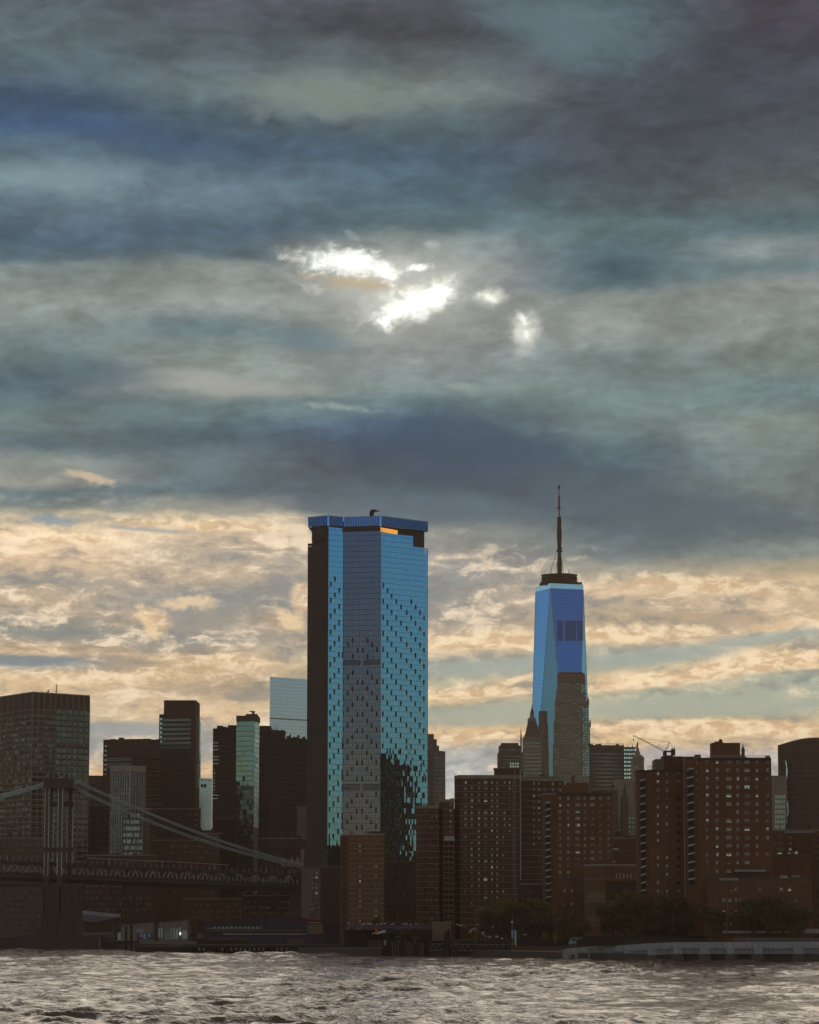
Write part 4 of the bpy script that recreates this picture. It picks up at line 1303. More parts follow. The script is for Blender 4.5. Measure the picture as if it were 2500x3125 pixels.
# broad brown block with the unfinished glass end
t, fs, zt, poly = box_building('federal_block', 'broad brown flat topped block right of the limestone tower', 'building', [(1802, 2820), (1908, 2826)], 40, 2275, M['stone_dark'])
f = fs[0]
fins(t, f, 22, GL + 60, zt - 3, M['stone_dark'], 0.5, 0.5, each=False)
grid_part(t, f, 'window_grid', 0.8, f.w - .8, GL + 60, zt - 6, 22, 30, 0.55, 0.45, [M['pane'], M['pane']], 0.2)
mb = MB(); band(mb, f, -0.0, f.w, zt - 2, zt + 0.4, 0.8); mb.build('cornice', M['stone_dark'], t)
mb = MB()
for k in range(26): mb.tube([f.P(f.w * k / 25, -1, zt), f.P(f.w * k / 25, -1, zt + 2.2)], 0.12, 3)
mb.tube([f.P(0, -1, zt + 2.2), f.P(f.w, -1, zt + 2.2)], 0.12, 3)
mb.build('roof_railing', M['steel'], t, kind='stuff')
t = thing('glass_frame_building', 'see through building frame of pale glass and dark floor slabs beside the brown block', 'building', (gx(1930, 2860), 2870, GL))
D = 2860; x0, x1 = gx(1904, D), gx(1949, D)
for k in range(22):
    z = zz(2280, D, 1925) - k * 3.85
    mb = MB(); xr = x1 - (k > 12) * (k - 12) * 0.9
    mb.box(x0, xr, D, D + 14, z - 0.5, z); mb.build('floor_slab', M['steel'], t)
mb = MB(); mb.box(x0 + 0.2, x1 - 0.3, D + 13, D + 14.4, GL, zz(2277, D, 1925)); mb.build('glass_wall', glass_mat('frame_glass', (0.85, 0.95, 0.98), 0.85, (0.16, 0.2, 0.21), 0.1, 0.1), t)
for px in (1909, 1922, 1936, 1948):
    mb = MB(); mb.tube([(gx(px, D), D + .5, GL), (gx(px, D), D + .5, zz(2272, D, px))], 0.35, 4); mb.build('column', M['steel'], t)

# ---------------------------------------------------------------- civic tower with the statue
D = 2600
t = stepped('civic_tower', 'stone civic tower tapering to a gilded figure, right of the brown block', 'tower', D, [(1925, 1990, 2440), (1928, 1975, 2400), (1937, 1972, 2318)], M['stone'], 8)
cxp = gx(1954, D); H = lambda y: zz(y, D, 1954)
mb = MB(); mb.lathe((cxp, D + 8), [(4.9, H(2320)), (4.9, H(2308)), (3.4, H(2303))], 12); mb.build('drum', M['stone'], t)
mb = MB(); mb.lathe((cxp, D + 8), [(2.3, H(2304)), (2.3, H(2296)), (1.4, H(2292)), (1.3, H(2284)), (0.5, H(2280))], 10); mb.build('lantern', M['stone'], t)
mb = MB(); mb.lathe((cxp, D + 8), [(0.5, H(2281)), (0.75, H(2277)), (0.5, H(2273)), (0.8, H(2269)), (0.4, H(2266)), (0.35, H(2264)), (0.1, H(2262.5))], 8)
mb.tube([(cxp, D + 8, H(2269)), (cxp + 1.0, D + 8, H(2265))], 0.2, 4); mb.build('statue', M['bronze'], t)
for px in (1940, 1969):
    mb = MB(); mb.lathe((gx(px, D), D + 2), [(1.0, H(2322)), (1.0, H(2314)), (0.2, H(2308))], 8); mb.build('turret', M['stone'], t)
t = stepped('colonnaded_building', 'grey stone colonnaded civic building below the figure topped tower', 'building', 2560, [(1870, 1950, 2488), (1874, 1950, 2440), (1880, 1940, 2380)], M['stone'], 0)
f = Face((gx(1872, 2560), 2559.9), (gx(1950, 2560), 2559.9))
for k in range(9):
    mb = MB(); band(mb, f, f.w * k / 9 + .3, f.w * k / 9 + 1.0, zz(2560, 2560, 1900), zz(2530, 2560, 1900), 0.8); mb.build('column', M['stone_pale'], t)
mb = MB()
for y, h in ((2484, 6), (2520, 2), (2560, 1.6)): band(mb, f, 0.3, f.w - .5, zz(y, 2560, 1900), zz(y, 2560, 1900) + h * .3, 0.7)
mb.build('cornice', M['stone_pale'], t)
grid_part(t, f, 'window_grid', 1, f.w - 1, zz(2600, 2560, 1900), zz(2490, 2560, 1900), 8, 8, 0.5, 0.5, [M['pane'], glass_mat('civic_glass', (.4, .55, .5), .4, (.02, .02, .018))], 0.2)
t = stepped('church_spire', 'small dark spire standing in front of the glass framed building', 'spire', 2500, [(1904, 1922, 2430), (1908, 1916, 2412)], M['stone_dark'], 0)
mb = MB(); c = (gx(1912, 2500), 2504); mb.lathe(c, [(1.6, zz(2414, 2500, 1912)), (0.1, zz(2388, 2500, 1912))], 6); mb.build('spire', M['stone_dark'], t)

# ---------------------------------------------------------------- luffing crane
def crane():
    D = 2300; A = lambda px, py, d=0: at(px, py, D + d)
    t = thing('luffing_crane', 'yellow and white luffing crane on the rooftops, jib raised to the left', 'crane', tuple(A(2029, 2318)))
    def lattice(name, a, b, w, m, n):
        mb = MB(); d = (b - a); s = Vector((0, 0, 1)).cross(d.normalized()).normalized(); u = d.normalized().cross(s)
        prev = None
        offs = [u * w / 2 + s * w / 2, u * w / 2 - s * w / 2, -u * w / 2]
        for o in offs: mb.tube([a + o, b + o * 0.5], 0.13, 3)
        for k in range(n):
            p, q = a + d * k / n, a + d * (k + 1) / n
            mb.tube([p + offs[k % 3], q + offs[(k + 1) % 3]], 0.09, 3); mb.tube([p + offs[(k + 1) % 3], q + offs[(k + 2) % 3]], 0.09, 3)
        return mb.build(name, m, t)
    cw = simple('crane_white', (0.42, 0.36, 0.30))
    lattice('jib', A(2028, 2293), A(1958, 2257), 1.1, cw, 22)
    lattice('jib_tip', A(1958, 2257), A(1933, 2245), 1.0, M['yellow'], 8)
    lattice('back_mast', A(2030, 2294), A(2045, 2264), 1.0, cw, 10)
    lattice('tower_mast', A(2030, 2318), A(2030, 2296), 1.6, M['yellow'], 7)
    mb = MB(); p = A(2026, 2296); q = A(2056, 2290); mb.box(p.x, q.x, D - 1.4, D + 1.4, p.z, p.z + 1.2); mb.build('counter_jib', M['copper_dark'], t)
    mb = MB(); p = A(2048, 2291); q = A(2061, 2306); mb.box(p.x, q.x, D - 1.4, D + 1.4, q.z, p.z + 1.2); mb.build('counterweight', M['copper_dark'], t)
    mb = MB(); p = A(2030, 2301); mb.box(p.x - 1.6, p.x + 1.2, D - 1.6, D + 1.2, p.z - 1, p.z + 1.6); mb.build('cab', M['copper_dark'], t)
    for a, b in (((2045, 2264), (1975, 2266)), ((2045, 2264), (2058, 2292)), ((2045, 2264), (1950, 2253))):
        mb = MB(); mb.tube([A(*a), A(*b)], 0.10, 3); mb.build('stay_cable', M['copper_dark'], t)
    for px in (2053, 2059):
        mb = MB(); mb.tube([A(px, 2296), A(px, 2281)], 0.3, 4); mb.build('post', M['copper_dark'], t)
    mb = MB(); mb.tube([A(1934, 2246), A(1934, 2256)], 0.08, 3); p = A(1934, 2258); mb.box(p.x - .4, p.x + .4, D - .4, D + .4, p.z - .6, p.z + .6); mb.build('hook_block', M['copper_dark'], t)
    t2 = stepped('brown_block', 'brown rooftop block that carries the luffing crane', 'building', 2290, [(2004, 2062, 2318), (2030, 2061, 2306)], M['stone_dark'], 0)
    for k in range(6):
        px = 2007 + k * 5.4
        mb = MB(); mb.tube([A(px, 2340, -20), A(px, 2316 - (k % 2), -20)], 0.22, 4); mb.build('scaffold_post', M['steel'], t2)
crane()
stepped('cupola_tower', 'tiny dark cupola spire behind the tall brick roof on the right', 'spire', 2400, [(2268, 2286, 2310), (2272, 2282, 2302)], M['brick_dark'], 0)
mb = MB(); c = (gx(2277.5, 2400), 2404)
mb.lathe(c, [(1.4, zz(2303, 2400, 2277)), (1.5, zz(2290, 2400, 2277)), (1.7, zz(2289, 2400, 2277)), (0.9, zz(2282, 2400, 2277)), (0.5, zz(2277, 2400, 2277)), (0.1, zz(2268, 2400, 2277))], 10)
o = mb.build('cupola', M['brick_dark'], bpy.data.objects['cupola_tower'])

# ---------------------------------------------------------------- right edge
t, fs, zt, poly = box_building('striped_building', 'pale building with rows of bright window slits left of the curved tower', 'building', [(2358, 2120), (2409, 2126)], 24, 2367, M['stone'])
f = fs[0]
sl = glass_mat('slit_glass', (0.75, 0.9, 0.88), 0.62, (0.05, 0.06, 0.06), 0.12, 0.3)
for j in range(7):
    y = 2432 + j * 15.2
    for i in range(7):
        a, z = f.hit(2367 + i * 4.6, y); mb = MB(); band(mb, f, a - 0.28, a + 0.28, z - 1.3, z + 1.3, 0.15); mb.build('window', sl, t)
mb = MB(); band(mb, f, 0.1, f.w - .1, f.hit(2385, 2534)[1] - .6, f.hit(2385, 2534)[1] + .6, 0.3); mb.build('cornice', M['steel_pale'], t)
def curved():
    D = 2180; t = thing('curved_tower', 'dark tower with a curved rising top at the right edge of the picture', 'skyscraper', (gx(2440, D), D + 20, GL))
    pts = []; n = 14
    for k in range(n + 1):
        px = 2391 + (2640 - 2391) * k / n
        pts.append((gx(px, D), D + 16 * (1 - math.sin(min(1, k / 5) * math.pi / 2))))
    tops = [zz(2271 - 20 * math.sin(min(1.0, k / 6) * math.pi / 2), D, 2391 + 17.8 * k) for k in range(n + 1)]
    poly = pts + [(pts[-1][0], D + 40), (pts[0][0] + 4, D + 40)]
    mb = MB(); mb.prism(poly, GL, tops + [tops[-1], tops[0]]); mb.build('wall', wall_mat('curved_clad', (0.13, 0.085, 0.06), 0.2, 0.03, 0.3), t)
    mb = MB()
    for k in range(n):
        f = Face(pts[k], pts[k + 1]); z = GL + 10
        while z < min(tops[k], tops[k + 1]) - 3:
            mb.fbox(f.o, f.e, f.n, 0, f.w, 0, 0.15, z, z + 0.5); z += 3.8
    mb.build('floor_band', M['brick_dark'], t, kind='stuff')
    f = Face(pts[0], pts[1])
    f = Face(pts[0], pts[2])
    # wavering reflection along the left edge, modelled as pale glass slivers
    mb = MB()
    for i in range(52):
        y = 2318 + i * 4.2
        c = 2402 + 6 * math.sin(i * 0.22) * (0.4 + i / 60) + i * 0.05; w = 1.6 + 3.2 * math.sin(min(1, i / 40) * math.pi) + rng.random() * 1.6
        if y > 2455: w *= 0.4
        p = at(c - w / 2, y + 4, D - 0.3); q = at(c + w / 2, y, D - 0.3)
        mb.box(p.x, q.x, D - 0.45 + 7, D + 10, p.z, q.z)
    mb.build('painted_reflection', sl, t, kind='stuff')
curved()

# ================================================================== brick towers of the near bank
def brick_tower_left():
    # long slab with thin pale floor lines (three stepped parts)
    t, fs, zt, poly = box_building('brick_apartment_tower', 'long dark brick apartment slab with pale floor lines and white vertical pipes', 'apartment building',
        [(1388, 1668), (1405, 1660), (1590, 1660)], 18, 2376, M['brick_deep'], ref=1)
    f, f0 = fs[1], fs[0]
    parapet(t, poly, zt, 2.0, 0.4, M['stone'])
    y = 2398
    while y < 2830:
        z = f.hit(1500, y)[1]
        mb = MB(); band(mb, f, 0.0, f.w - 0.02, z, z + 0.28, 0.16); band(mb, f0, 0.02, f0.w, z, z + 0.28, 0.16)
        mb.build('floor_band', M['floorline'], t); y += 18.5
    rows = [2388 + 18.5 * k for k in range(22)]
    windows_px(t, f, [(1421, 1), (1440, 1), (1462, 1), (1482, 2.0), (1502, 1), (1518, 1)], rows[:9], 1.05, 1.35, 0.45, 0.08)
    windows_px(t, f, [(1421, 1), (1440, 1), (1462, 1), (1482, 2.0), (1502, 1), (1518, 1), (1536, 1)], rows[9:], 1.05, 1.35, 0.10, 0.1, frame=M['brick_deep'])
    windows_px(t, f, [(1540, 1), (1556, 1)], rows[:9], 1.05, 1.35, 0.03, 0.1, frame=M['brick_deep'])
    for px, y0, y1, r in ((1567, 2380, 2760, 0.16), (1573.5, 2350, 2752, 0.2), (1590, 2350, 2770, 0.30)):
        a, z0 = f.hit(px, y1); _, z1 = f.hit(px, y0)
        mb = MB(); mb.tube([f.P(min(a, f.w), 0.45, z0), f.P(min(a, f.w), 0.45, z1)], r, 6); mb.build('pipe', M['steel_pale'] if px == 1590 else M['trim'], t)
    roof_block(t, 1511, 1588, 2347, 1668, 8, M['brick_deep'], zt, 'penthouse')
    mb = MB(); mb.box(gx(1509, 1667), gx(1590, 1667), 1667.5, 1677, zz(2348, 1668, 1550), zz(2344, 1668, 1550)); mb.build('penthouse_roof', M['stone_dark'], t)
    mb = MB(); mb.box(gx(1485, 1664), gx(1492, 1664), 1664, 1667, zt + 0, zz(2365, 1664, 1488)); mb.build('vent', M['brick_deep'], t)
    # right wing
    t, fs, zt, poly = box_building('brick_apartment_tower', 'recessed right wing of the floor lined slab, with paired small windows near its top', 'apartment building',
        [(1592, 1672), (1724, 1676)], 16, 2383, M['brick_deep'])
    f = fs[0]; parapet(t, poly, zt, 1.6, 0.4, M['stone'])
    y = 2408
    while y < 2820:
        z = f.hit(1600, y)[1]; mb = MB(); band(mb, f, 0.05, f.w - 0.05, z, z + 0.28, 0.16); mb.build('floor_band', M['floorline'], t); y += 18.5
    windows_px(t, f, [(1630, 1), (1645, 1), (1664, 1.6), (1687, 1), (1710, 1)], [2391 + 18.5 * k for k in range(8)], 1.05, 1.35, 0.5, 0.12)
    windows_px(t, f, [(1630, 1), (1645, 1)], [2539 + 18.5 * k for k in range(12)], 1.05, 1.35, 0.1, 0.2, frame=M['brick_deep'])
    # middle part
    t, fs, zt, poly = box_building('brick_apartment_tower', 'middle step of the floor lined slab with a column of paired balconies', 'apartment building',
        [(1340, 1662), (1352, 1656), (1387, 1658)], 14, 2448, M['brick_deep'], ref=1)
    f = fs[1]; parapet(t, poly, zt, 1.6, 0.4, M['stone']); roof_block(t, 1374, 1387, 2437, 1660, 8, M['brick_deep'], zt)
    y = 2470
    while y < 2830:
        z = f.hit(1370, y)[1]; mb = MB(); band(mb, f, 0.0, f.w - 0.05, z, z + 0.25, 0.14); band(mb, fs[0], 0.02, fs[0].w, z, z + 0.25, 0.14); mb.build('floor_band', M['floorline'], t); y += 18.5
    windows_px(t, f, [(1375, 1)], [2456 + 16.5 * k for k in range(6)], 1.1, 1.4, 0.9)
    fb = Face(f.P(1.2 * 0 + f.hit(1352, 2600)[0] + .1, 0.06, 0)[:2], f.P(f.w - .1, 0.06, 0)[:2])
    mb = MB(); a0 = 0.2; z1 = f.hit(1370, 2552)[1]; z0 = f.hit(1370, 2566)[1]
    mb.hexa([f.P(0.2, 1.6, z0), f.P(f.w - .2, 1.6, z0), f.P(f.w - .2, 0.02, z0), f.P(.2, 0.02, z0), f.P(1.0, .2, z1), f.P(f.w - .2, .2, z1), f.P(f.w - .2, 0.02, z1), f.P(1.0, 0.02, z1)])
    mb.build('canopy', M['concrete'], t)
    for k in range(15):
        y = 2574 + k * 16.4; zc = f.hit(1370, y)[1]
        for c0, c1 in ((0.4, 2.9), (3.5, 6.0)):
            mb = MB(); band(mb, f, c0, c1, zc - 1.0, zc + 0.9, 0.10); mb.build('balcony_opening', M['black'], t)
        mb = MB(); band(mb, f, 0.1, 6.4, zc - 1.9, zc - 1.1, 1.0); mb.build('balcony', M['taupe'], t)
    for c in (0.05, 3.05, 6.1):
        mb = MB(); band(mb, f, c, c + 0.28, f.hit(1370, 2820)[1], z0, 0.9); mb.build('pier', M['taupe'], t)
    # leftmost part
    t, fs, zt, poly = box_building('brick_apartment_tower', 'lowest left step of the floor lined slab, touching the central tower', 'apartment building',
        [(1270, 1650), (1284, 1642), (1341, 1645)], 14, 2467, M['brick_deep'], ref=1)
    f = fs[1]; parapet(t, poly, zt, 1.6, 0.4, M['stone']); roof_block(t, 1301, 1329, 2454, 1650, 6, M['stone_dark'], zt)
    y = 2488
    while y < 2830:
        z = f.hit(1310, y)[1]; mb = MB(); band(mb, f, 0.0, f.w - 0.05, z, z + 0.25, 0.14); band(mb, fs[0], 0.02, fs[0].w, z, z + 0.25, 0.14); mb.build('floor_band', M['floorline'], t); y += 18.5
    windows_px(t, f, [(1300, 1), (1318, 1), (1332, 1)], [2474 + 18.5 * k for k in range(19)], 1.05, 1.3, 0.2, 0.15, frame=M['brick_deep'])


brick_tower_left()


def balcony_column(t, f, px0, px1, ys, m=M['offwhite']):
    a0, _ = f.hit(px0, ys[len(ys) // 2]); a1, _ = f.hit(px1, ys[len(ys) // 2])
    _, zb = f.hit((px0 + px1) / 2, ys[-1] + 12); _, ztp = f.hit((px0 + px1) / 2, ys[0] - 4)
    mb = MB(); band(mb, f, a0 + .1, a1 - .1, zb, ztp, 0.05); mb.build('recess_shade', M['brick_dark'], t)  # flat darker sheet paints the shade of the balcony recess
    for y in ys:
        _, z = f.hit((px0 + px1) / 2, y)
        mb = MB()
        mb.hexa([f.P(a0, 1.1, z - .18), f.P(a1, 1.1, z + .5), f.P(a1, 0.06, z + .5), f.P(a0, 0.06, z - .18),
                 f.P(a0, 1.1, z + .36), f.P(a1, 1.1, z + 1.02), f.P(a1, 0.06, z + 1.02), f.P(a0, 0.06, z + .36)])
        mb.build('balcony', m, t)
        mb = MB(); band(mb, f, a0 + .5, a1 - .5, z - 2.1, z - .5, 0.12); mb.build('balcony_door', M['black'], t)


def brick_tower_mid():
    D = 1500
    t, fs, zt, poly = box_building('brick_apartment_tower', 'brown brick tower with seven window columns before the limestone tower', 'apartment building',
        [(1656, D + 5), (1664, D), (1688, D), (1702, D - 3), (1874, D - 3)], 20, 2424, M['brick'], ref=4)
    f = fs[3]; fb = fs[1]
    windows_px(t, f, [(1710, 1), (1734.5, 1), (1763.5, 2.0), (1785.5, 1), (1808.7, 2.0), (1832.6, 1), (1858, 1)], [2436 + 20.5 * k for k in range(10)], 1.15, 1.45, 0.5, 0.04)
    windows_px(t, f, [(1710, 1), (1734.5, 1), (1763.5, 2.0), (1785.5, 1), (1808.7, 2.0), (1832.6, 1), (1858, 1)], [2641 + 20.5 * k for k in range(4)], 1.15, 1.45, 0.22, 0.2)
    balcony_column(t, fb, 1665, 1681, [2452 + 20.6 * k for k in range(15)])
    mb = MB(); band(mb, f, 0.1, f.w - .1, zt - 0.6, zt + .7, 0.4); mb.build('cornice', M['brick_dark'], t)
    roof_block(t, 1733, 1800, 2389, D + 2, 10, M['brick'], zt, 'penthouse')
    roof_block(t, 1749, 1757, 2367, D + 4, 2, M['brick'], zt + 4, 'chimney')
    roof_block(t, 1720, 1745, 2397, D + 1, 6, M['brick'], zt, 'water_tank_house')
    roof_block(t, 1812, 1840, 2416, D + 1, 6, M['stone_dark'], zt, 'roof_vault')
    parapet(t, poly, zt, 0.5)


brick_tower_mid()


def brick_tower_right():
    D = 1300
    t, fs, zt, poly = box_building('brick_apartment_tower', 'tallest brick apartment slab on the right with bulkhead roof and seven window columns', 'apartment building',
        [(2093, D + 4), (2098, D), (2121, D), (2137, D - 4), (2362, D - 4)], 22, 2316, M['brick'], ref=4)
    f = fs[3]
    cols = [(2158.8, 1), (2189, 1), (2224.7, 2.0), (2251.6, 1), (2280.5, 2.0), (2310.7, 1), (2343, 1)]
    windows_px(t, f, cols, [2325 + 25.7 * k for k in range(12)], 1.2, 1.5, 0.5, 0.03)
    windows_px(t, f, cols[:5], [2633 + 25.7 * k for k in range(3)], 1.2, 1.5, 0.2, 0.1, frame=M['brick_deep'])
    windows_px(t, fs[2], [(2127, 1)], [2328 + 25.7 * k for k in range(5)], 1.0, 1.4, 0.6)
    balcony_column(t, fs[1], 2099, 2119, [2350 + 25.8 * k for k in range(14)])
    mb = MB(); band(mb, f, 0.1, f.w - .1, zt - 0.7, zt + .5, 0.4); mb.build('cornice', M['brick_dark'], t)
    for k in range(13):
        y = 2325 + 25.7 * k
        if k in (5, 6, 9): continue
    # roof edge fence
    mb = MB()
    for k in range(40):
        a = f.w * (0.12 + 0.86 * k / 39); mb.tube([f.P(a, -0.8, zt), f.P(a, -0.8, zt + 1.5)], 0.05, 3)
    mb.tube([f.P(f.w * .12, -.8, zt + 1.5), f.P(f.w * .98, -.8, zt + 1.5)], 0.06, 3); mb.tube([f.P(f.w * .12, -.8, zt + .8), f.P(f.w * .98, -.8, zt + .8)], 0.06, 3)
    mb.build('roof_railing', M['steel_pale'], t, kind='stuff')
    roof_block(t, 2181, 2267, 2267, D + 3, 10, M['brick'], zt, 'penthouse')
    roof_block(t, 2191, 2214, 2263, D + 5, 6, M['brick'], zt + 5, 'bulkhead')
    mb = MB(); c = (gx(2207, D + 6), D + 6); mb.lathe(c, [(0.75, zz(2264, D, 2207)), (0.8, zz(2256, D, 2207)), (0.3, zz(2253, D, 2207))], 10); mb.build('water_tank', M['brick_dark'], t)
    roof_block(t, 2128, 2146, 2303, D + 1, 3, M['green'], zt, 'roof_equipment')
    roof_block(t, 2346, 2359, 2306, D + 1, 3, M['green'], zt, 'roof_equipment')
    a, _ = f.hit(2147, 2330); 
    # left slab
    t, fs, zt, poly = box_building('brick_apartment_tower', 'darker brick slab with a pale pipe down its right edge', 'apartment building',
        [(1943, D + 20), (1953, D + 14), (1974, D + 14), (1985, D + 10), (2092, D + 12)], 22, 2352, M['brick'], ref=3)
    f = fs[3]
    windows_px(t, f, [(2008, 1), (2036, 1), (2071, 1.6)], [2361 + 25.6 * k for k in range(3)], 1.15, 1.45, 0.45, 0.1)
    windows_px(t, f, [(2008, 1), (2036, 1), (2071, 1.6)], [2438 + 25.6 * k for k in range(14)], 1.1, 1.3, 0.04, 0.12, frame=M['brick_dark'])
    windows_px(t, fs[2], [(1979, 1)], [2364 + 25.6 * k for k in range(15)], 0.8, 1.3, 0.2, 0.3, frame=M['brick_deep'])
    balcony_column(t, fs[1], 1955, 1971, [2384 + 24.0 * k for k in range(15)])
    mb = MB(); band(mb, f, 0.1, f.w - .1, zt - .6, zt + .5, 0.4); band(mb, fs[1], 0, fs[1].w - .1, zt - .6, zt + .5, .4); mb.build('cornice', M['brick_dark'], t)
    parapet(t, poly, zt, 0.4, m=M['stone_dark'])
    roof_block(t, 2033, 2087, 2308, D + 20, 12, M['brick_deep'], zt, 'penthouse')
    roof_block(t, 2083, 2140, 2309, D + 24, 8, M['brick_deep'], zt, 'penthouse')
    a, z1 = f.hit(2085.5, 2316); _, z0 = f.hit(2088, 2815)
    mb = MB(); mb.tube([f.P(a, 0.9, z0), f.P(a, 0.9, z1)], 0.30, 7); mb.build('pipe', M['steel_pale'], t)
    for k in range(5):
        px = 1976 + k * 4.5
        mb = MB(); p = at(px, 2352, D + 16); mb.tube([p, p + Vector((0, 0, 2.0))], 0.08, 3); mb.tube([p + Vector((0, 0, 2)), p + Vector((0.8, 0, 2))], 0.06, 3); mb.build('roof_rail', M['green'], t)


brick_tower_right()


def midrise(label, pts, depth, top, m, cols=None, rows=None, w=1.1, h=1.4, bright=0.15, name='brick_building', cat='building', frame=None, par=None, ref=0):
    t, fs, zt, poly = box_building(name, label, cat, pts, depth, top, m, ref=ref)
    if cols: windows_px(t, fs[-1], cols, rows, w, h, bright, 0.08, frame=frame or M['brick_deep'])
    parapet(t, poly, zt, 0.8, m=par or M['stone_dark'])
    return t, fs, zt, poly


# brick tower before the foot of the glass tower
t, fs, zt, poly = midrise('warm brown brick tower with floor lines before the foot of the central tower', [(1042, 1560), (1063, 1552), (1173, 1552)], 18, 2549, M['brick_warm'], ref=1, name='brick_apartment_tower', cat='apartment building', par=M['trim'])
f = fs[1]
y = 2560
while y < 2825:
    z = f.hit(1120, y)[1]; mb = MB(); band(mb, f, 0.0, f.w - .05, z, z + .28, .14); mb.build('floor_band', M['floorline'], t)
    mb = MB(); band(mb, fs[0], 0.4, fs[0].w - .4, z, z + .5, .9); mb.build('balcony', M['brick_deep'], t); y += 15.3
for a in (0.2, 1.4, 2.7, 3.8):
    mb = MB(); band(mb, fs[0], a, min(a + .4, fs[0].w), GL, zt, 1.0); mb.build('pier', M['brick_warm'], t)
windows_px(t, f, [(1099, 1), (1148, 1)], [2567 + 15.3 * k for k in range(17)], 1.1, 1.3, 0.2, 0.1, frame=M['brick'])
roof_block(t, 1125, 1170, 2537, 1556, 8, M['brick_deep'], zt, 'penthouse')
t, fs, zt, poly = midrise('dark block between the warm brick tower and the floor lined slab', [(1172, 1600), (1268, 1604)], 20, 2632, M['brick_dark'], [(1190 + 14 * k, 1) for k in range(5)], [2645 + 17 * k for k in range(10)], bright=0.0, frame=M['brick_dark'])
t, fs, zt, poly = midrise('brown corner building at the right end of the bridge with two window columns', [(920, 1690), (942, 1682), (1044, 1686)], 20, 2648, M['taupe'], [(952, 1.2), (966, 1.2)], [2663 + 16 * k for k in range(9)], 1.3, 1.6, 0.5, ref=1, frame=M['stone_dark'])
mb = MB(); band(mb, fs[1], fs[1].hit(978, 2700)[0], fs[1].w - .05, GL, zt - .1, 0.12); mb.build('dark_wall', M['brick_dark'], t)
t, fs, zt, poly = midrise('slim pale chimney like block rising where the bridge cables end', [(918, 2200), (930, 2200)], 10, 2590, M['stone'], name='chimney_block')
t, fs, zt, poly = midrise('dark tower foot between the black blocks and the central tower, above the bridge', [(905, 2240), (935, 2240)], 20, 2462, M['taupe'], name='office_block')

# low brick building with tall arched windows
t, fs, zt, poly = midrise('low brick school like building with a pale stone parapet and tall windows, between the towers', [(1783, 1440), (1850, 1425), (1946, 1432)], 20, 2642, M['brick_warm'], ref=1, par=M['stone_pale'], name='brick_school')
for y, ff, xs in ((2735, fs[0], [1795 + 7.8 * k for k in range(7)]), (2808, fs[0], [1795 + 7.8 * k for k in range(7)]), (2672, fs[1], [1882 + 11 * k for k in range(6)]), (2735, fs[1], [1882, 1925])):
    for px in xs:
        a, z = ff.hit(px, y); put(window_mesh(0.9, 3.4 if y != 2672 else 2.2, 'plain', M['floorline']), 'window', t, ff, a, z)
for ff in fs:
    for y in (2683, 2752, 2826):
        z = ff.hit(1830, y)[1]; mb = MB(); band(mb, ff, 0.05, ff.w - .05, z, z + .3, .2); mb.build('floor_band', M['floorline'], t)
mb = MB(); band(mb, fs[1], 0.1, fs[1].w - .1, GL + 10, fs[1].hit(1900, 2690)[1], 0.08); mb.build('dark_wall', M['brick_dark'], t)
t, fs, zt, poly = midrise('low dark brick wing under the seven column tower, left of the tall windowed school', [(1700, 1465), (1786, 1465)], 20, 2684, M['brick'], [(1724, 1), (1744, 1), (1776, 1)], [2718, 2760, 2790], 1.2, 1.5, 0.3)
t, fs, zt, poly = midrise('dark brick block with a bright rooftop window, behind the school parapet', [(1846, 1600), (1944, 1600)], 20, 2598, M['brick_deep'], [(1862, 2.0), (1874, 1)], [2630], 1.6, 1.8, 1.0)
mb = MB(); band(mb, fs[0], 1, fs[0].w * .45, zt + .8, zt + 1.4, 1.0); mb.build('roof_edge', M['white'], t)
# low blocks at the lower right
t, fs, zt, poly = midrise('wide low brick block at the lower right corner with square windows', [(2160, 1285), (2198, 1280), (2480, 1284)], 24, 2684, M['brick'], ref=1, name='brick_building')
f = fs[1]
for y, xs, br in ((2748, (2210, 2228, 2246, 2262, 2275), .6), (2784, (2210, 2230, 2246, 2265, 2320), .4), (2820, (2212, 2232), .8), (2680 + 34, (2248, 2320, 2385, 2410), .5), (2752, (2385, 2432), .8)):
    windows_px(t, f, [(x, 1.3) for x in xs], [y], 1.2, 1.6, br)
mb = MB(); band(mb, fs[1], 0, fs[1].w * .2, zt - .4, zt + .5, .4); mb.build('parapet_cap', M['trim'], t)
t, fs, zt, poly = midrise('flat roofed brick block with a bright awning like roof edge, lower right', [(2240, 1292), (2350, 1292)], 10, 2662, M['brick_deep'])
mb = MB(); band(mb, fs[0], .4, fs[0].w - 1.5, zt + .3, zt + 1.0, 1.2); mb.build('roof_edge', M['steel_pale'], t)
t, fs, zt, poly = midrise('brick block with pale strip windows at the right edge below the curved tower', [(2318, 1340), (2480, 1340)], 20, 2612, M['brick'], [(2338, 2.2), (2380, 1.4), (2409, 1.4), (2428, 1.4)], [2602 + 1], 1.6, 1.4, 0.9)
windows_px(t, fs[0], [(2386, 1), (2398, 1.4), (2424, 1.6), (2437, 1.4)], [2677], 1.5, 1.9, 1.0); windows_px(t, fs[0], [(2388, 1), (2412, 1), (2436, 1.4)], [2715], 1.3, 1.9, .7)
t, fs, zt, poly = midrise('upper brick penthouse block behind the strip windowed block, right edge', [(2398, 1380), (2490, 1380)], 20, 2545, M['brick_deep'], [(2412, 1)], [2556, 2574, 2590], 1.2, 1.4, 0.5)
mb = MB(); a = fs[0].w; band(mb, fs[0], .1, a - .1, zt + .6, zt + 1.1, 0.4); mb.build('roof_edge', M['steel_pale'], t)


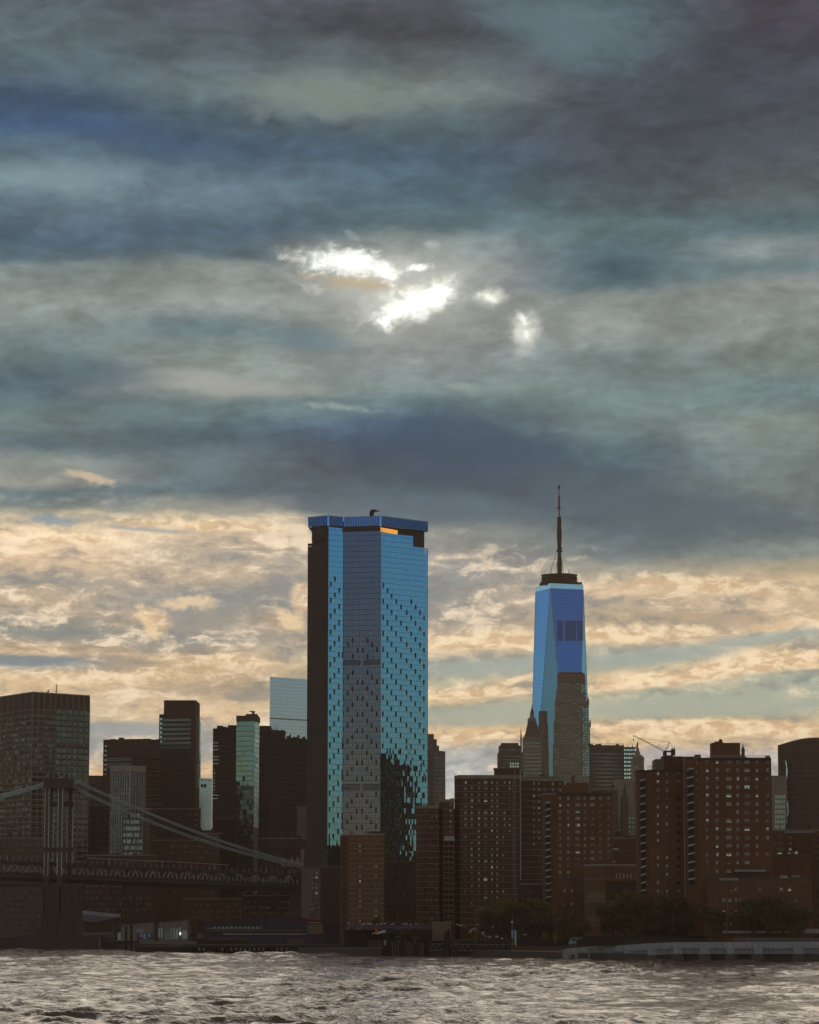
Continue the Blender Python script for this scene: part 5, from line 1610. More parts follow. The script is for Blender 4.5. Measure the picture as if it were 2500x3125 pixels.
def roof_clutter(t, px0, px1, D, z, n, tanks=True):
    for k in range(n):
        x = gx(px0 + (px1 - px0) * (k + rng.random()) / n, D); r = rng.random(); mb = MB()
        if r < .35 and tanks:
            for s in (-1, 1): mb.tube([(x + s, D + 2, z), (x + s, D + 2, z + 1.6)], .15, 3)
            mb.lathe((x, D + 2), [(1.4, z + 1.6), (1.4, z + 4.0), (.1, z + 5.2)], 8); nm = 'water_tank'
        elif r < .7:
            w = 1 + rng.random() * 1.6; mb.box(x - w, x + w, D + 1, D + 3, z, z + 1 + rng.random() * 1.6); nm = 'air_unit'
        else:
            mb.tube([(x, D + 2, z), (x, D + 2, z + 4 + rng.random() * 3)], .13, 3); mb.tube([(x - .7, D + 2, z + 3.5), (x + .7, D + 2, z + 3.5)], .1, 3); nm = 'roof_mast'
        mb.build(nm, M['brick_dark'], t)


for nm_ in ('courthouse_block', 'courthouse_block.001', 'courthouse_block.002', 'office_block.001', 'federal_block', 'brick_apartment_tower', 'brick_apartment_tower.004'):
    o_ = bpy.data.objects.get(nm_)
    w_ = [c for c in o_.children if c.name.split('.')[0] == 'wall'][0]
    vs = [v.co for v in w_.data.vertices]; zm = max(v.z for v in vs); xs_ = [v.x for v in vs]; ym = min(v.y for v in vs)
    f_ = lambda x: x / (ym + 6) * F + 1250
    roof_clutter(o_, f_(min(xs_)) + 6, f_(max(xs_)) - 8, ym + 6, zm - 0.2, 6, False)
# fabric of lower blocks behind the bridge
FILL = [
 ('wide low dark block behind the bridge deck, left', [(255, 1950), (470, 1945)], 2612, 'brick_dark', 10),
 ('brown warehouse like block seen above and below the bridge deck near the middle', [(455, 2060), (640, 2060)], 2566, 'brick_deep', 14),
 ('small pale roofed block just above the cable line, left of the black blocks', [(598, 2120), (668, 2120)], 2545, 'stone_dark', 6),
 ('very dark block under the black towers, right half above the bridge', [(655, 2180), (800, 2185)], 2500, 'black', 12),
 ('very dark block at the bridge end behind the cables', [(790, 2170), (936, 2175)], 2560, 'brick_dark', 10),
 ('brown block seen through the arch under the bridge at the left edge', [(-60, 1960), (200, 1960)], 2560, 'stone_dark', 16),
 ('dark brown block filling the skyline foot between slab tower and ribbed tower', [(200, 2150), (345, 2150)], 2460, 'brick_dark', 8),
 ('dark block below the dotted tower', [(450, 2200), (610, 2200)], 2470, 'brick_dark', 10),
 ('dark brown brick block beneath the right end of the bridge deck', [(560, 1900), (760, 1900)], 2745, 'brick_deep', 12),
 ('dark block beneath the right end of the bridge, beside the corner building', [(740, 1880), (935, 1880)], 2735, 'brick_dark', 10),
 ('dark block behind the seven column tower closing the gap to the civic building', [(1860, 1700), (1960, 1700)], 2560, 'brick_deep', 6),
 ('brown block closing the gap below the taupe tower', [(1290, 1900), (1400, 1900)], 2480, 'stone_dark', 8),
 ('low dark block behind the trees between the slab and the seven column tower', [(1585, 1560), (1700, 1560)], 2700, 'brick_dark', 8),
 ('far brown block under the old office tower and gothic spire', [(1500, 2700), (1700, 2700)], 2372, 'stone_dark', 12),
 ('dark block under the broad brown slab right of the limestone tower', [(1720, 2500), (1890, 2500)], 2410, 'stone_dark', 12),
 ('brown block behind the striped pale building, low at the right edge', [(2350, 1900), (2520, 1900)], 2536, 'brick_deep', 10),
]
for lab, pts, top, mk, nc in FILL:
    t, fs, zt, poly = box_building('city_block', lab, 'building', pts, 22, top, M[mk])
    f = fs[0]
    nr = max(2, int((zt - GL) / 4))
    grid_part(t, f, 'window_grid', 1, f.w - 1, GL + 2, zt - 2, nc * 2, nr, 0.4, 0.42, [M['pane_dim'], M[mk]], 0.2)
    parapet(t, poly, zt, 0.7, m=M['stone'] if mk != 'black' else M['stone_dark'])
    for k in range(2):
        px = pts[0][0] + (pts[1][0] - pts[0][0]) * (0.2 + 0.5 * k + 0.1 * rng.random())
        roof_block(t, px, px + 16 + rng.random() * 14, top - 3 - rng.random() * 5, pts[0][1] + 4, 6, M[mk], zt, 'bulkhead')
    roof_clutter(t, pts[0][0] + 6, pts[1][0] - 6, pts[0][1] + 3, zt, 5)

# the tower beyond the right of the picture whose reflection stains the glass tower's foot
for lab, x0, x1, y0, y1, h in (('dark brick tower out of view whose reflection shows low in the blue glass', 270, 300, 1705, 1742, 124), ('lower dark slab out of view reflected beside the first', 300, 360, 1640, 1760, 58),
                               ('hidden block behind the brick towers reflected at the glass tower foot', 100, 190, 1690, 1735, 54)):
    t = thing('city_block', lab, 'building', ((x0 + x1) / 2, (y0 + y1) / 2, GL))
    mb = MB(); mb.box(x0, x1, y0, y1, GL, h); mb.build('wall', M['brick_deep'], t)
    mb = MB(); mb.box(x0 + 8, x1 - 8, y0 + 8, y1 - 8, h, h + 6); mb.build('bulkhead', M['brick_deep'], t)
    f = Face((x0, y1), (x0, y0)); grid_part(t, f, 'window_grid', 1, f.w - 1, GL + 2, h - 2, 10, int(h / 3.3), 0.4, 0.45, [M['pane'], M['pane']])

# ================================================================== suspension bridge
def bridge():
    t = thing('suspension_bridge', 'steel suspension bridge with a tower at the left and a long chevron trussed deck', 'bridge', (gx(180, 1722), 1722, 0))
    st = wall_mat('bridge_steel', (0.085, 0.062, 0.048), 0.25, 0.1, 0.25, 0.6)
    ch = wall_mat('bridge_chevron', (0.52, 0.58, 0.52), 0.2, 0.2, 0.2, 0.6)
    mas = wall_mat('bridge_stone', (0.085, 0.062, 0.055), 0.3, 0.08, 0.3)
    D0 = 1722.0
    def Dx(px): return 1722.0 + (px - 96) * 0.168           # the deck runs gently away to the right
    ym_top = lambda px: 2634 + (px - 96) * 0.044
    ym_bot = lambda px: 2690 + (px - 96) * 0.0375
    def zz_at(px, y): return at(px, y, Dx(px))
    xs = [96 - 55 * 3, 96 - 55 * 2, 96 - 55]
    cent = [-128, -72, -16, 40, 96, 154, 196, 241, 296, 351.5, 405.5, 460, 513.5, 566.5, 620, 673, 726, 778, 830, 881]
    for side, off in (('near', 0.0), ('far', 30.0)):
        # chords
        mb = MB()
        L, Rr = -200, 922
        def beam(y0L, y1L, y0R, y1R, thick, name, m, o2=0.0):
            mb = MB(); n = 12
            for i in range(n):
                a, b = L + (Rr - L) * i / n, L + (Rr - L) * (i + 1) / n
                fa, fb = (a - 96) / (881 - 96), (b - 96) / (881 - 96)
                ya0, ya1 = y0L + (y0R - y0L) * fa, y1L + (y1R - y1L) * fa
                yb0, yb1 = y0L + (y0R - y0L) * fb, y1L + (y1R - y1L) * fb
                pa0, pa1, pb0, pb1 = zz_at(a, ya0), zz_at(a, ya1), zz_at(b, yb0), zz_at(b, yb1)
                s = Vector((0, off + o2, 0)); w = Vector((0, thick, 0))
                mb.hexa([pa1 + s, pb1 + s, pb1 + s + w, pa1 + s + w, pa0 + s, pb0 + s, pb0 + s + w, pa0 + s + w])
            return mb.build(name, m, t)
        beam(2628, 2637, 2664, 2671, 0.8, 'top_chord', st)
        beam(2664, 2673, 2696, 2702, 0.8, 'mid_chord', st, -0.2)
        beam(2680, 2691, 2708, 2722, 1.0, 'bottom_chord', M['black'], -0.4)
        for k, c in enumerate(cent):
            if c in (196,): continue
            s = Vector((0, off - 0.15, 0))
            f_ = (c - 96) / 785.0
            ya, yb = 2637 + f_ * 37, 2662 + f_ * 31
            hw = 17 - 2 * f_
            mb = MB(); mb.tube([zz_at(c - hw, yb) + s, zz_at(c - 5, ya + 1.5) + s, zz_at(c + 5, ya + 1.5) + s, zz_at(c + hw, yb) + s], 0.30, 5); mb.build('chevron', ch, t)
            mb = MB(); mb.tube([zz_at(c, ya) + s, zz_at(c, yb + 2) + s], 0.20, 4); mb.build('truss_post', ch, t)
            mb = MB(); nx = (cent[k + 1] - c) / 2 if k + 1 < len(cent) else 26
            mb.tube([zz_at(c + nx, ya + 8) + s, zz_at(c + nx, yb + 6) + s], 0.24, 4); mb.build('truss_post', ch, t)
            # upper railing posts
            if side == 'near':
                for j in range(3):
                    px = c - 18 + j * 18; h = 17 if (j == 0 and k % 3 == 0) else 11
                    mb = MB(); mb.tube([zz_at(px, ya - 8), zz_at(px, ya - 8 - h)], 0.13 if h < 15 else 0.22, 4); mb.build('rail_post', ch, t)
            # web lattice (dark)
            mb = MB()
            for j in range(5):
                px = c - 22 + j * 11; mb.tube([zz_at(px, ya + 24) + s, zz_at(px + 8, ya + 38) + s], 0.14, 3); mb.tube([zz_at(px + 8, ya + 24) + s, zz_at(px, ya + 38) + s], 0.14, 3)
            mb.build('web_lattice', st, t, kind='stuff')
    mb = MB(); mb.tube([zz_at(266, 2619), zz_at(420, 2626), zz_at(560, 2632), zz_at(700, 2640)], 0.14, 4); mb.build('top_rail', ch, t)
    # roadway slabs between the trusses
    for ya, yb, m in ((2637, 2674, st), (2676, 2706, M['concrete_dark'])):
        mb = MB(); L, Rr = -200, 922
        pa, pb = at(L, ya + (L - 96) * 0.044, Dx(L)), at(Rr, yb, Dx(Rr))
        e = 0.9
        mb.hexa([pa + Vector((0, e, -.6)), pb + Vector((0, e, -.6)), pb + Vector((0, 30 - .1, -.6)), pa + Vector((0, 30 - .1, -.6)),
                 pa + Vector((0, e, 0)), pb + Vector((0, e, 0)), pb + Vector((0, 30 - .1, 0)), pa + Vector((0, 30 - .1, 0))])
        mb.build('deck', m, t)
    # steel tower: four legs, cross portals, saddles
    D1 = 1716.0
    P = lambda px, y, d=0.0: at(px, y, D1 + d)
    zt, zb = P(180, 2396).z, 22.0
    legs = ((137, 149, 0), (151, 163, 30), (177, 190, 0), (206, 222, 30))
    for k, (a, b, d) in enumerate(legs):
        x0, x1 = P(a, 2500, d).x, P(b, 2500, d).x
        mb = MB(); mb.box(x0, x1, D1 + d, D1 + d + 4.5, zb, zt); mb.build('leg', st, t)
        mb = MB()
        for xx in (x0, x1):
            mb.box(xx - .22, xx + .22, D1 + d - 0.35, D1 + d - 0.02, zb + 20, zt - 1)
        mb.build('leg_flange', ch, t)
        mb = MB()
        nn = 16
        for j in range(nn):
            z0 = zb + 22 + (zt - zb - 26) * j / nn; z1 = z0 + (zt - zb - 26) / nn
            mb.tube([(x0 + .2, D1 + d - .1, z0), (x1 - .2, D1 + d - .1, z1)], 0.09, 3)
        mb.build('leg_lacing', ch, t, kind='stuff')
    for y0, y1, dd in ((2376, 2400, 0), (2376, 2398, 30), (2446, 2462, 30), (2586, 2600, 0)):
        q0, q1 = P(137, y1, dd), P(222, y0, dd)
        if dd == 30 and y0 > 2400: q0, q1 = P(151, y1, dd), P(222, y0, dd)
        mb = MB(); mb.box(q0.x - .6, q1.x + .6, D1 + dd - .6, D1 + dd + 5.2, q0.z, q1.z); mb.build('portal', st, t)
    q0, q1 = P(131, 2405), P(226, 2398); mb = MB(); mb.box(q0.x, q1.x, D1 - 1.4, D1 + 36, q0.z, q1.z); mb.build('portal_cornice', st, t)
    # arched top brace between the legs
    mb = MB()
    for k in range(9):
        th = math.pi * k / 8
    mb.tube([P(150 + 27 * 0.5 * (1 - math.cos(math.pi * k / 8)), 2412 - 10 * math.sin(math.pi * k / 8)) for k in range(9)], 0.4, 4); mb.build('portal_arch', st, t)
    for px, y, d in ((155, 2376, 0), (172, 2378, 10), (190, 2374, 20), (203, 2376, 30)):
        mb = MB(); c = P(px, y, d)
        mb.lathe((c.x, c.y), [(1.3, c.z - .5), (1.3, c.z + .6), (.5, c.z + 1.0), (.9, c.z + 1.9), (.9, c.z + 2.6), (.2, c.z + 3.4)], 8); mb.build('finial', st, t)
    # masonry pier below the deck with flared foot
    pr = [(2702, 131, 236), (2790, 130, 232), (2830, 122, 234), (2850, 100, 240), (2858, 60, 262)]
    mb = MB()
    for (ya, a0, a1), (yb, b0, b1) in zip(pr, pr[1:]):
        p = [P(b0, yb), P(b1, yb), P(b1, yb) + Vector((0, 34, 0)), P(b0, yb) + Vector((0, 34, 0)), P(a0, ya), P(a1, ya), P(a1, ya) + Vector((0, 34, 0)), P(a0, ya) + Vector((0, 34, 0))]
        mb.hexa(p)
    mb.build('pier', mas, t)
    mb = MB(); p0, p1 = P(-40, 2893), P(300, 2858); mb.box(p0.x, p1.x, D1 - 2, D1 + 40, -2, p1.z); mb.build('pier_base', mas, t)
    for px in (141, 175, 214):
        mb = MB(); q = P(px, 2780); mb.box(q.x - .8, q.x + .8, D1 - .9, D1 - .02, P(px, 2845).z, P(px, 2708).z); mb.build('buttress', mas, t)
    q0, q1 = P(127, 2712), P(238, 2700); mb = MB(); mb.box(q0.x, q1.x, D1 - 1.2, D1 + 36, q0.z, q1.z); mb.build('pier_cap', mas, t)
    # left arch spandrel running out of the picture
    mb = MB()
    q0, q1 = P(-200, 2706), P(131, 2696); mb.box(q0.x, q1.x, D1 + 2, D1 + 30, q0.z, q1.z); mb.build('approach_beam', mas, t)
    # main cables: two near, two far
    R_pts = [(222, 2380), (330, 2427), (450, 2481), (600, 2537), (740, 2588), (850, 2620), (926, 2637)]
    R_low = [(222, 2400), (330, 2455), (450, 2502), (600, 2556), (740, 2602), (850, 2630), (926, 2644)]
    L_up = [(193, 2373), (120, 2394), (62, 2411), (-60, 2442), (-220, 2470)]
    L_lo = [(193, 2377), (120, 2399), (62, 2417), (-60, 2449), (-220, 2478)]
    def sm(pts, dd, o):
        res = []; n = 26
        xs = [p[0] for p in pts]; ys = [p[1] for p in pts]
        order = np.argsort(xs)
        X_ = np.linspace(min(xs), max(xs), n)
        c = np.polyfit(np.array(xs)[order], np.array(ys)[order], 3 if len(xs) > 5 else 2)
        for x in X_:
            res.append(at(x, float(np.polyval(c, x)) + o, Dx(x) - 4 + dd))
        return res
    for pts, dd, o in ((R_pts, 0, -1.5), (R_pts, 4, 3.5), (R_low, 30, -1.5), (R_low, 34, 4.0)):
        mb = MB(); mb.tube(sm(pts, dd, o), 0.30, 6); mb.build('main_cable', M['cable'], t)
    for pts, dd, o in ((L_up, 0, -1.5), (L_up, 4, 1.5), (L_lo, 30, 0.5), (L_lo, 34, 4.0)):
        mb = MB(); mb.tube(sm(pts, dd, o), 0.32, 6); mb.build('main_cable', M['cable'], t)
    # thin hangers
    mb = MB()
    for k, c in enumerate(cent):
        if c < 240 or c > 840: continue
        for pts, d in ((R_pts, 0), (R_low, 30)):
            y = float(np.interp(c, [p[0] for p in pts], [p[1] for p in pts]))
            mb.tube([at(c, y, Dx(c) - 4 + d), at(c, ym_top(c), Dx(c) - 2 + d)], 0.05, 3)
    mb.build('hanger', st, t, kind='stuff')
    # anchorage at the right end
    tt = thing('bridge_anchorage', 'pale stone anchorage block with small finials where the bridge cables come down', 'anchorage', (gx(905, 1870), 1870, 0))
    mb = MB(); mb.box(gx(884, 1866), gx(930, 1866), 1866, 1895, 0, zz(2652, 1866, 905)); mb.build('base', M['stone_dark'], tt)
    for px, y in ((866, 2621), (891, 2617), (909, 2615)):
        mb = MB(); c = at(px, y, 1862); z0 = at(px, 2645, 1862).z
        mb.lathe((c.x, c.y), [(1.5, z0), (1.5, c.z - 2), (.7, c.z - 1), (.2, c.z + .6)], 6); mb.build('finial', M['stone'], tt)
    mb = MB(); mb.box(gx(917, 1864), gx(927, 1864), 1864, 1870, zz(2650, 1864, 920), zz(2591, 1864, 920)); mb.build('pylon', M['stone'], tt)


bridge()

# ================================================================== waterfront
def X(px, D): return gx(px, D)
def pbox(mb, px0, px1, y0, y1, D, dep, mi=0):
    """box whose front face spans these photo pixels at distance D"""
    a, b = at(px0, y1, D), at(px1, y0, D)
    mb.box(a.x, b.x, D, D + dep, a.z, b.z, mi)


def one(name, label, cat, px0, px1, y0, y1, D, dep, m, group=None):
    t = thing(name, label, cat, (gx((px0 + px1) / 2, D), D + dep / 2, zz(y1, D, px0)), group)
    mb = MB(); pbox(mb, px0, px1, y0, y1, D, dep); mb.build('body', m, t)
    return t


# left bank: retaining wall, warehouses, sheds
t = thing('bulkhead_wall', 'long dark timber and stone bulkhead along the water left of the piers', 'sea wall', (gx(350, 1740), 1740, 0))
mb = MB()
for (a, b, y1, D) in ((230, 420, 2872, 1732),): pbox(mb, a, b, y1, 2900, D, 14)
mb.build('wall', M['timber'], t)
for k in range(12):
    mb = MB(); pbox(mb, 236 + k * 15, 238 + k * 15, 2872, 2899, 1731.3, .6); mb.build('timber_pile', M['stone_dark'], t)
t = thing('riverside_ramp', 'long pale sloping roof under the bridge, left of the beige warehouse', 'roof', (gx(300, 1860), 1860, GL))
mb = MB(); p = [at(243, 2789, 1850), at(360, 2800, 1850), at(330, 2806, 1850), at(297, 2814, 1850), at(243, 2812, 1850)]
n = len(p); mb.v = [tuple(q) for q in p] + [tuple(q + Vector((0, 22, 2))) for q in p]; mb.f = [tuple(range(n - 1, -1, -1)), tuple(range(n, 2 * n))] + [(k, (k + 1) % n, n + (k + 1) % n, n + k) for k in range(n)]; mb.mi = [0] * len(mb.f)
mb.build('roof', simple('ramp_roof', (0.20, 0.19, 0.22)), t)
mb = MB(); pbox(mb, 222, 340, 2812, 2850, 1858, 20); mb.build('wall', M['stone_dark'], t)
for px in (226, 234, 242, 252): mb = MB(); pbox(mb, px, px + 5, 2793, 2808, 1857.5, .5); mb.build('window', M['pane'], t)
t = one('purple_canopy', 'purple canopy with a row of tiny white lights above the water, left', 'canopy', 236, 345, 2852, 2864, 1744, 12, M['purple'])
mb = MB()
for k in range(15):
    px = 252 + k * 6.3 + rng.random() * 2
    p = at(px, 2847 + rng.random() * 3, 1744); mb.box(p.x - .25, p.x + .25, 1743.6, 1744.2, p.z - .25, p.z + .25)
mb.build('lamp', M['white'], t)
mb = MB()
for k in range(9): mb.tube([at(242 + k * 12, 2864, 1744.5), at(242 + k * 12, 2880, 1744.5)], .15, 4)
mb.build('column', M['purple'], t, kind='stuff')
t = thing('work_boat', 'small pale blue boxy boat moored under the purple canopy at the left', 'boat', (gx(283, 1720), 1722, 0))
mb = MB(); pbox(mb, 262, 305, 2889, 2896, 1716, 9); mb.build('hull', M['steel'], t)
mb = MB(); pbox(mb, 265, 303, 2872, 2889, 1718, 6); mb.build('cabin', M['blue_paint'], t)
mb = MB(); pbox(mb, 263, 301, 2863, 2866, 1717.5, 7); mb.build('roof', M['white'], t)
mb = MB(); pbox(mb, 265, 299, 2866, 2872, 1718.3, 5); mb.build('window_band', M['black'], t)
mb = MB(); mb.tube([at(299, 2886, 1717), at(303, 2884, 1717)], .3, 5); mb.build('fender', M['red_paint'], t)


def warehouse():
    D = 1680; t = thing('warehouse', 'beige panelled waterfront warehouse with bright white doors and a slanting roof', 'warehouse', (gx(475, D), D + 8, GL))
    n = 9
    xs = [370, 386, 404, 418, 443, 470, 484, 499, 520, 546, 575]
    bg_ = simple('warehouse_panel', (0.26, 0.215, 0.155))
    for i in range(len(xs) - 1):
        a, b = xs[i], xs[i + 1]
        ya, yb = 2822 - (a - 370) * .068, 2822 - (b - 370) * .068
        if i == 5: continue
        mb = MB()
        q = [at(a + .9, 2872, D), at(b - .9, 2872, D), at(b - .9, yb, D), at(a + .9, ya, D)]; s = Vector((0, .8, 0))
        mb.hexa([q[0], q[1], q[1] + s, q[0] + s, q[3], q[2], q[2] + s, q[3] + s]); mb.build('wall_panel', bg_, t)
    mb = MB(); q = [at(368, 2872, D + 1), at(577, 2872, D + 1), at(577, 2808, D + 1), at(368, 2822, D + 1)]; s = Vector((0, 16, 0))
    mb.hexa([q[0], q[1], q[1] + s, q[0] + s, q[3], q[2], q[2] + s, q[3] + s]); mb.build('wall', M['stone_dark'], t)
    mb = MB(); q = [at(366, 2823, D - .6), at(579, 2808.5, D - .6), at(579, 2806.5, D - .6), at(366, 2821, D - .6)]; s = Vector((0, 18, 0))
    mb.hexa([q[0], q[1], q[1] + s, q[0] + s, q[3], q[2], q[2] + s, q[3] + s]); mb.build('roof', M['stone_dark'], t)
    wp = simple('door_white', (0.52, 0.62, 0.58))
    for a, b, y0, y1 in ((359, 369, 2846, 2870), (483, 489, 2833, 2862), (491, 497, 2833, 2862), (502, 518, 2846, 2868), (520, 524, 2832, 2868), (528, 534, 2834, 2866), (536, 544, 2834, 2866), (546, 552, 2830, 2858), (557, 572, 2840, 2866), (417, 440, 2836, 2846)):
        mb = MB(); pbox(mb, a, b, y0, y1, D - .35, .3); mb.build('door', wp if b - a < 12 or a in (557,) else simple('door_grey', (0.30, 0.36, 0.32)), t)
    mb = MB(); pbox(mb, 418, 466, 2848, 2866, D - .9, .8); mb.build('office_front', M['purple'], t)
    mb = MB(); pbox(mb, 437, 446, 2850, 2866, D - 1.2, .3); mb.build('blue_door', M['blue_paint'], t)
    for px in (427, 452): 
        mb = MB(); pbox(mb, px, px + 7, 2850, 2859, D - 1.2, .3); mb.build('window_frame', M['white'], t)
        mb = MB(); pbox(mb, px + 2, px + 5, 2852, 2857, D - 1.35, .1); mb.build('window', M['black'], t)
    mb = MB(); pbox(mb, 549, 552, 2846, 2853, D - .8, .3); mb.build('lamp', emit('lamp_white', (1, .95, .85), 2.0), t)
warehouse()
for i, (px, y0, y1, lab) in enumerate(((385, 2826, 2901, 'left one of two tall dark mooring piles before the beige warehouse'), (401, 2822, 2903, 'right one of two tall dark mooring piles before the beige warehouse'))):
    t = thing('mooring_pile', lab, 'pile', (gx(px, 1620), 1620, 0), 'mooring piles by the warehouse')
    for k, o in enumerate((-2, 1.5)):
        mb = MB(); mb.tube([at(px + o, y1, 1620 + k), at(px + o * .6, y0, 1620 + k)], .42, 7); mb.build('pile', M['black'], t)
    mb = MB(); mb.tube([at(px - 2.5, y0 + 14, 1619), at(px + 2.5, y0 + 14, 1619)], .2, 4); mb.build('strap', M['steel'], t)


def red_shed():
    D = 1600; t = thing('red_frame_shed', 'long low pier shed with dark red gabled steel frame, centre left waterfront', 'shed', (gx(830, D), D + 15, GL))
    prof = [(598, 2814), (700, 2803), (825, 2791), (930, 2802), (1066, 2822)]
    mb = MB()
    for (a, ya), (b, yb) in zip(prof, prof[1:]):
        q = [at(a, ya + 4.5, D), at(b, yb + 4.5, D), at(b, yb, D), at(a, ya, D)]; s = Vector((0, 1.0, 0))
        mb.hexa([q[0], q[1], q[1] + s, q[0] + s, q[3], q[2], q[2] + s, q[3] + s])
    mb.build('roof_beam', M['red_paint'], t)
    wl = simple('shed_wall', (0.060, 0.050, 0.070))
    mb = MB()
    for (a, ya), (b, yb) in zip(prof, prof[1:]):
        q = [at(a, 2882, D + 1.5), at(b, 2882, D + 1.5), at(b, yb + 2, D + 1.5), at(a, ya + 2, D + 1.5)]; s = Vector((0, 24, 0))
        mb.hexa([q[0], q[1], q[1] + s, q[0] + s, q[3], q[2], q[2] + s, q[3] + s])
    mb.build('wall', wl, t)
    for px in (601, 612, 624, 798, 822, 990, 1006, 1018):
        ya = float(np.interp(px, [p[0] for p in prof], [p[1] for p in prof]))
        mb = MB(); pbox(mb, px - 1.3, px + 1.3, ya + 4, 2872, D - .3, .8); mb.build('column', M['red_paint'], t)
    for a, b, y, h, m in ((630, 796, 2833, 2.0, M['concrete']), (630, 920, 2840, 1.5, M['stone']), (680, 935, 2851, 3.0, M['concrete']), (640, 760, 2866, 1.2, M['stone']), (940, 980, 2816, 3.0, M['concrete'])):
        mb = MB(); pbox(mb, a, b, y - h / 2, y + h / 2, D + 1.1, .35); mb.build('wall_stripe', m, t)
    mb = MB(); pbox(mb, 938, 985, 2822, 2850, D + .9, .5); mb.build('brown_panel', M['tan'], t)
    for k in range(12):
        mb = MB(); pbox(mb, 652 + k * 13, 658 + k * 13, 2828, 2835, D + .9, .2); mb.build('window', M['pane'], t)
    mb = MB(); pbox(mb, 876, 928, 2866, 2886, D - 3, 3); mb.build('door', M['stone_dark'], t)
    mb = MB(); pbox(mb, 600, 760, 2868, 2886, D - 4, 3); mb.build('loading_dock', M['black'], t)
    for px in (607, 616):
        mb = MB(); pbox(mb, px - 1, px + 1, 2851, 2864, D - .6, .2); mb.build('light_strip', M['offwhite'], t)
red_shed()


def pier():
    t = thing('timber_pier', 'long low dark timber pier edging the water below the red framed shed', 'pier', (gx(760, 1530), 1535, 0))
    segs = [(412, 700, 2889, 2897, 1560), (560, 1150, 2884, 2892, 1522)]
    for a, b, y0, y1, D in segs:
        mb = MB(); pbox(mb, a, b, y0, y1, D, 40); mb.build('deck', M['timber'], t)
        mb = MB(); pbox(mb, a, b, y0 - 2.2, y0 - 0.8, D + .3, .3); mb.build('rail', M['stone_dark'], t)
        mb = MB(); pbox(mb, a, b, y0 + 3.2, y0 + 4.2, D - .3, .25); mb.build('fender_beam', M['stone_dark'], t)
    px = 570
    while px < 1145:
        mb = MB(); mb.tube([(gx(px, 1523), 1523.5, -2), (gx(px, 1523), 1523.5, zz(2890, 1523, px))], .38, 6); mb.build('pile', M['black'], t)
        if rng.random() < .5:
            mb = MB(); pbox(mb, px + 8, px + 13, 2893, 2901, 1521, .8); mb.build('fender', M['stone'], t)
        px += 14
    mb = MB(); pbox(mb, 412, 1150, 2892, 2916, 1540, 1); mb.build('under_shade', M['black'], t)  # black sheet paints the shadow beneath the pier deck
    px = 420
    while px < 560:
        mb = MB(); mb.tube([(gx(px, 1561), 1561.5, -2), (gx(px, 1561), 1561.5, zz(2892, 1561, px))], .35, 6); mb.build('pile', M['black'], t); px += 13
pier()


def viaduct():
    t = thing('elevated_highway', 'purple grey elevated roadway girder running behind the ferry landing', 'viaduct', (gx(1190, 1460), 1460, GL))
    mb = MB(); pbox(mb, 1058, 1330, 2826, 2834, 1450, 14); mb.build('girder', M['purple'], t)
    mb = MB(); pbox(mb, 1058, 1330, 2824.6, 2826, 1450, .6); mb.build('rail', M['purple'], t)
    for k in range(8):
        mb = MB(); pbox(mb, 1070 + k * 36, 1075 + k * 36, 2834, 2888, 1453, 3); mb.build('column', M['black'], t)
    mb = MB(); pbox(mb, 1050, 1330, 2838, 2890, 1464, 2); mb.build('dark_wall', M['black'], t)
    for px in (1062, 1098, 1218, 1250):
        mb = MB(); mb.tube([at(px - 5, 2838, 1449), at(px + 7, 2830, 1449)], .22, 4); mb.build('brace', M['stone'], t)
viaduct()


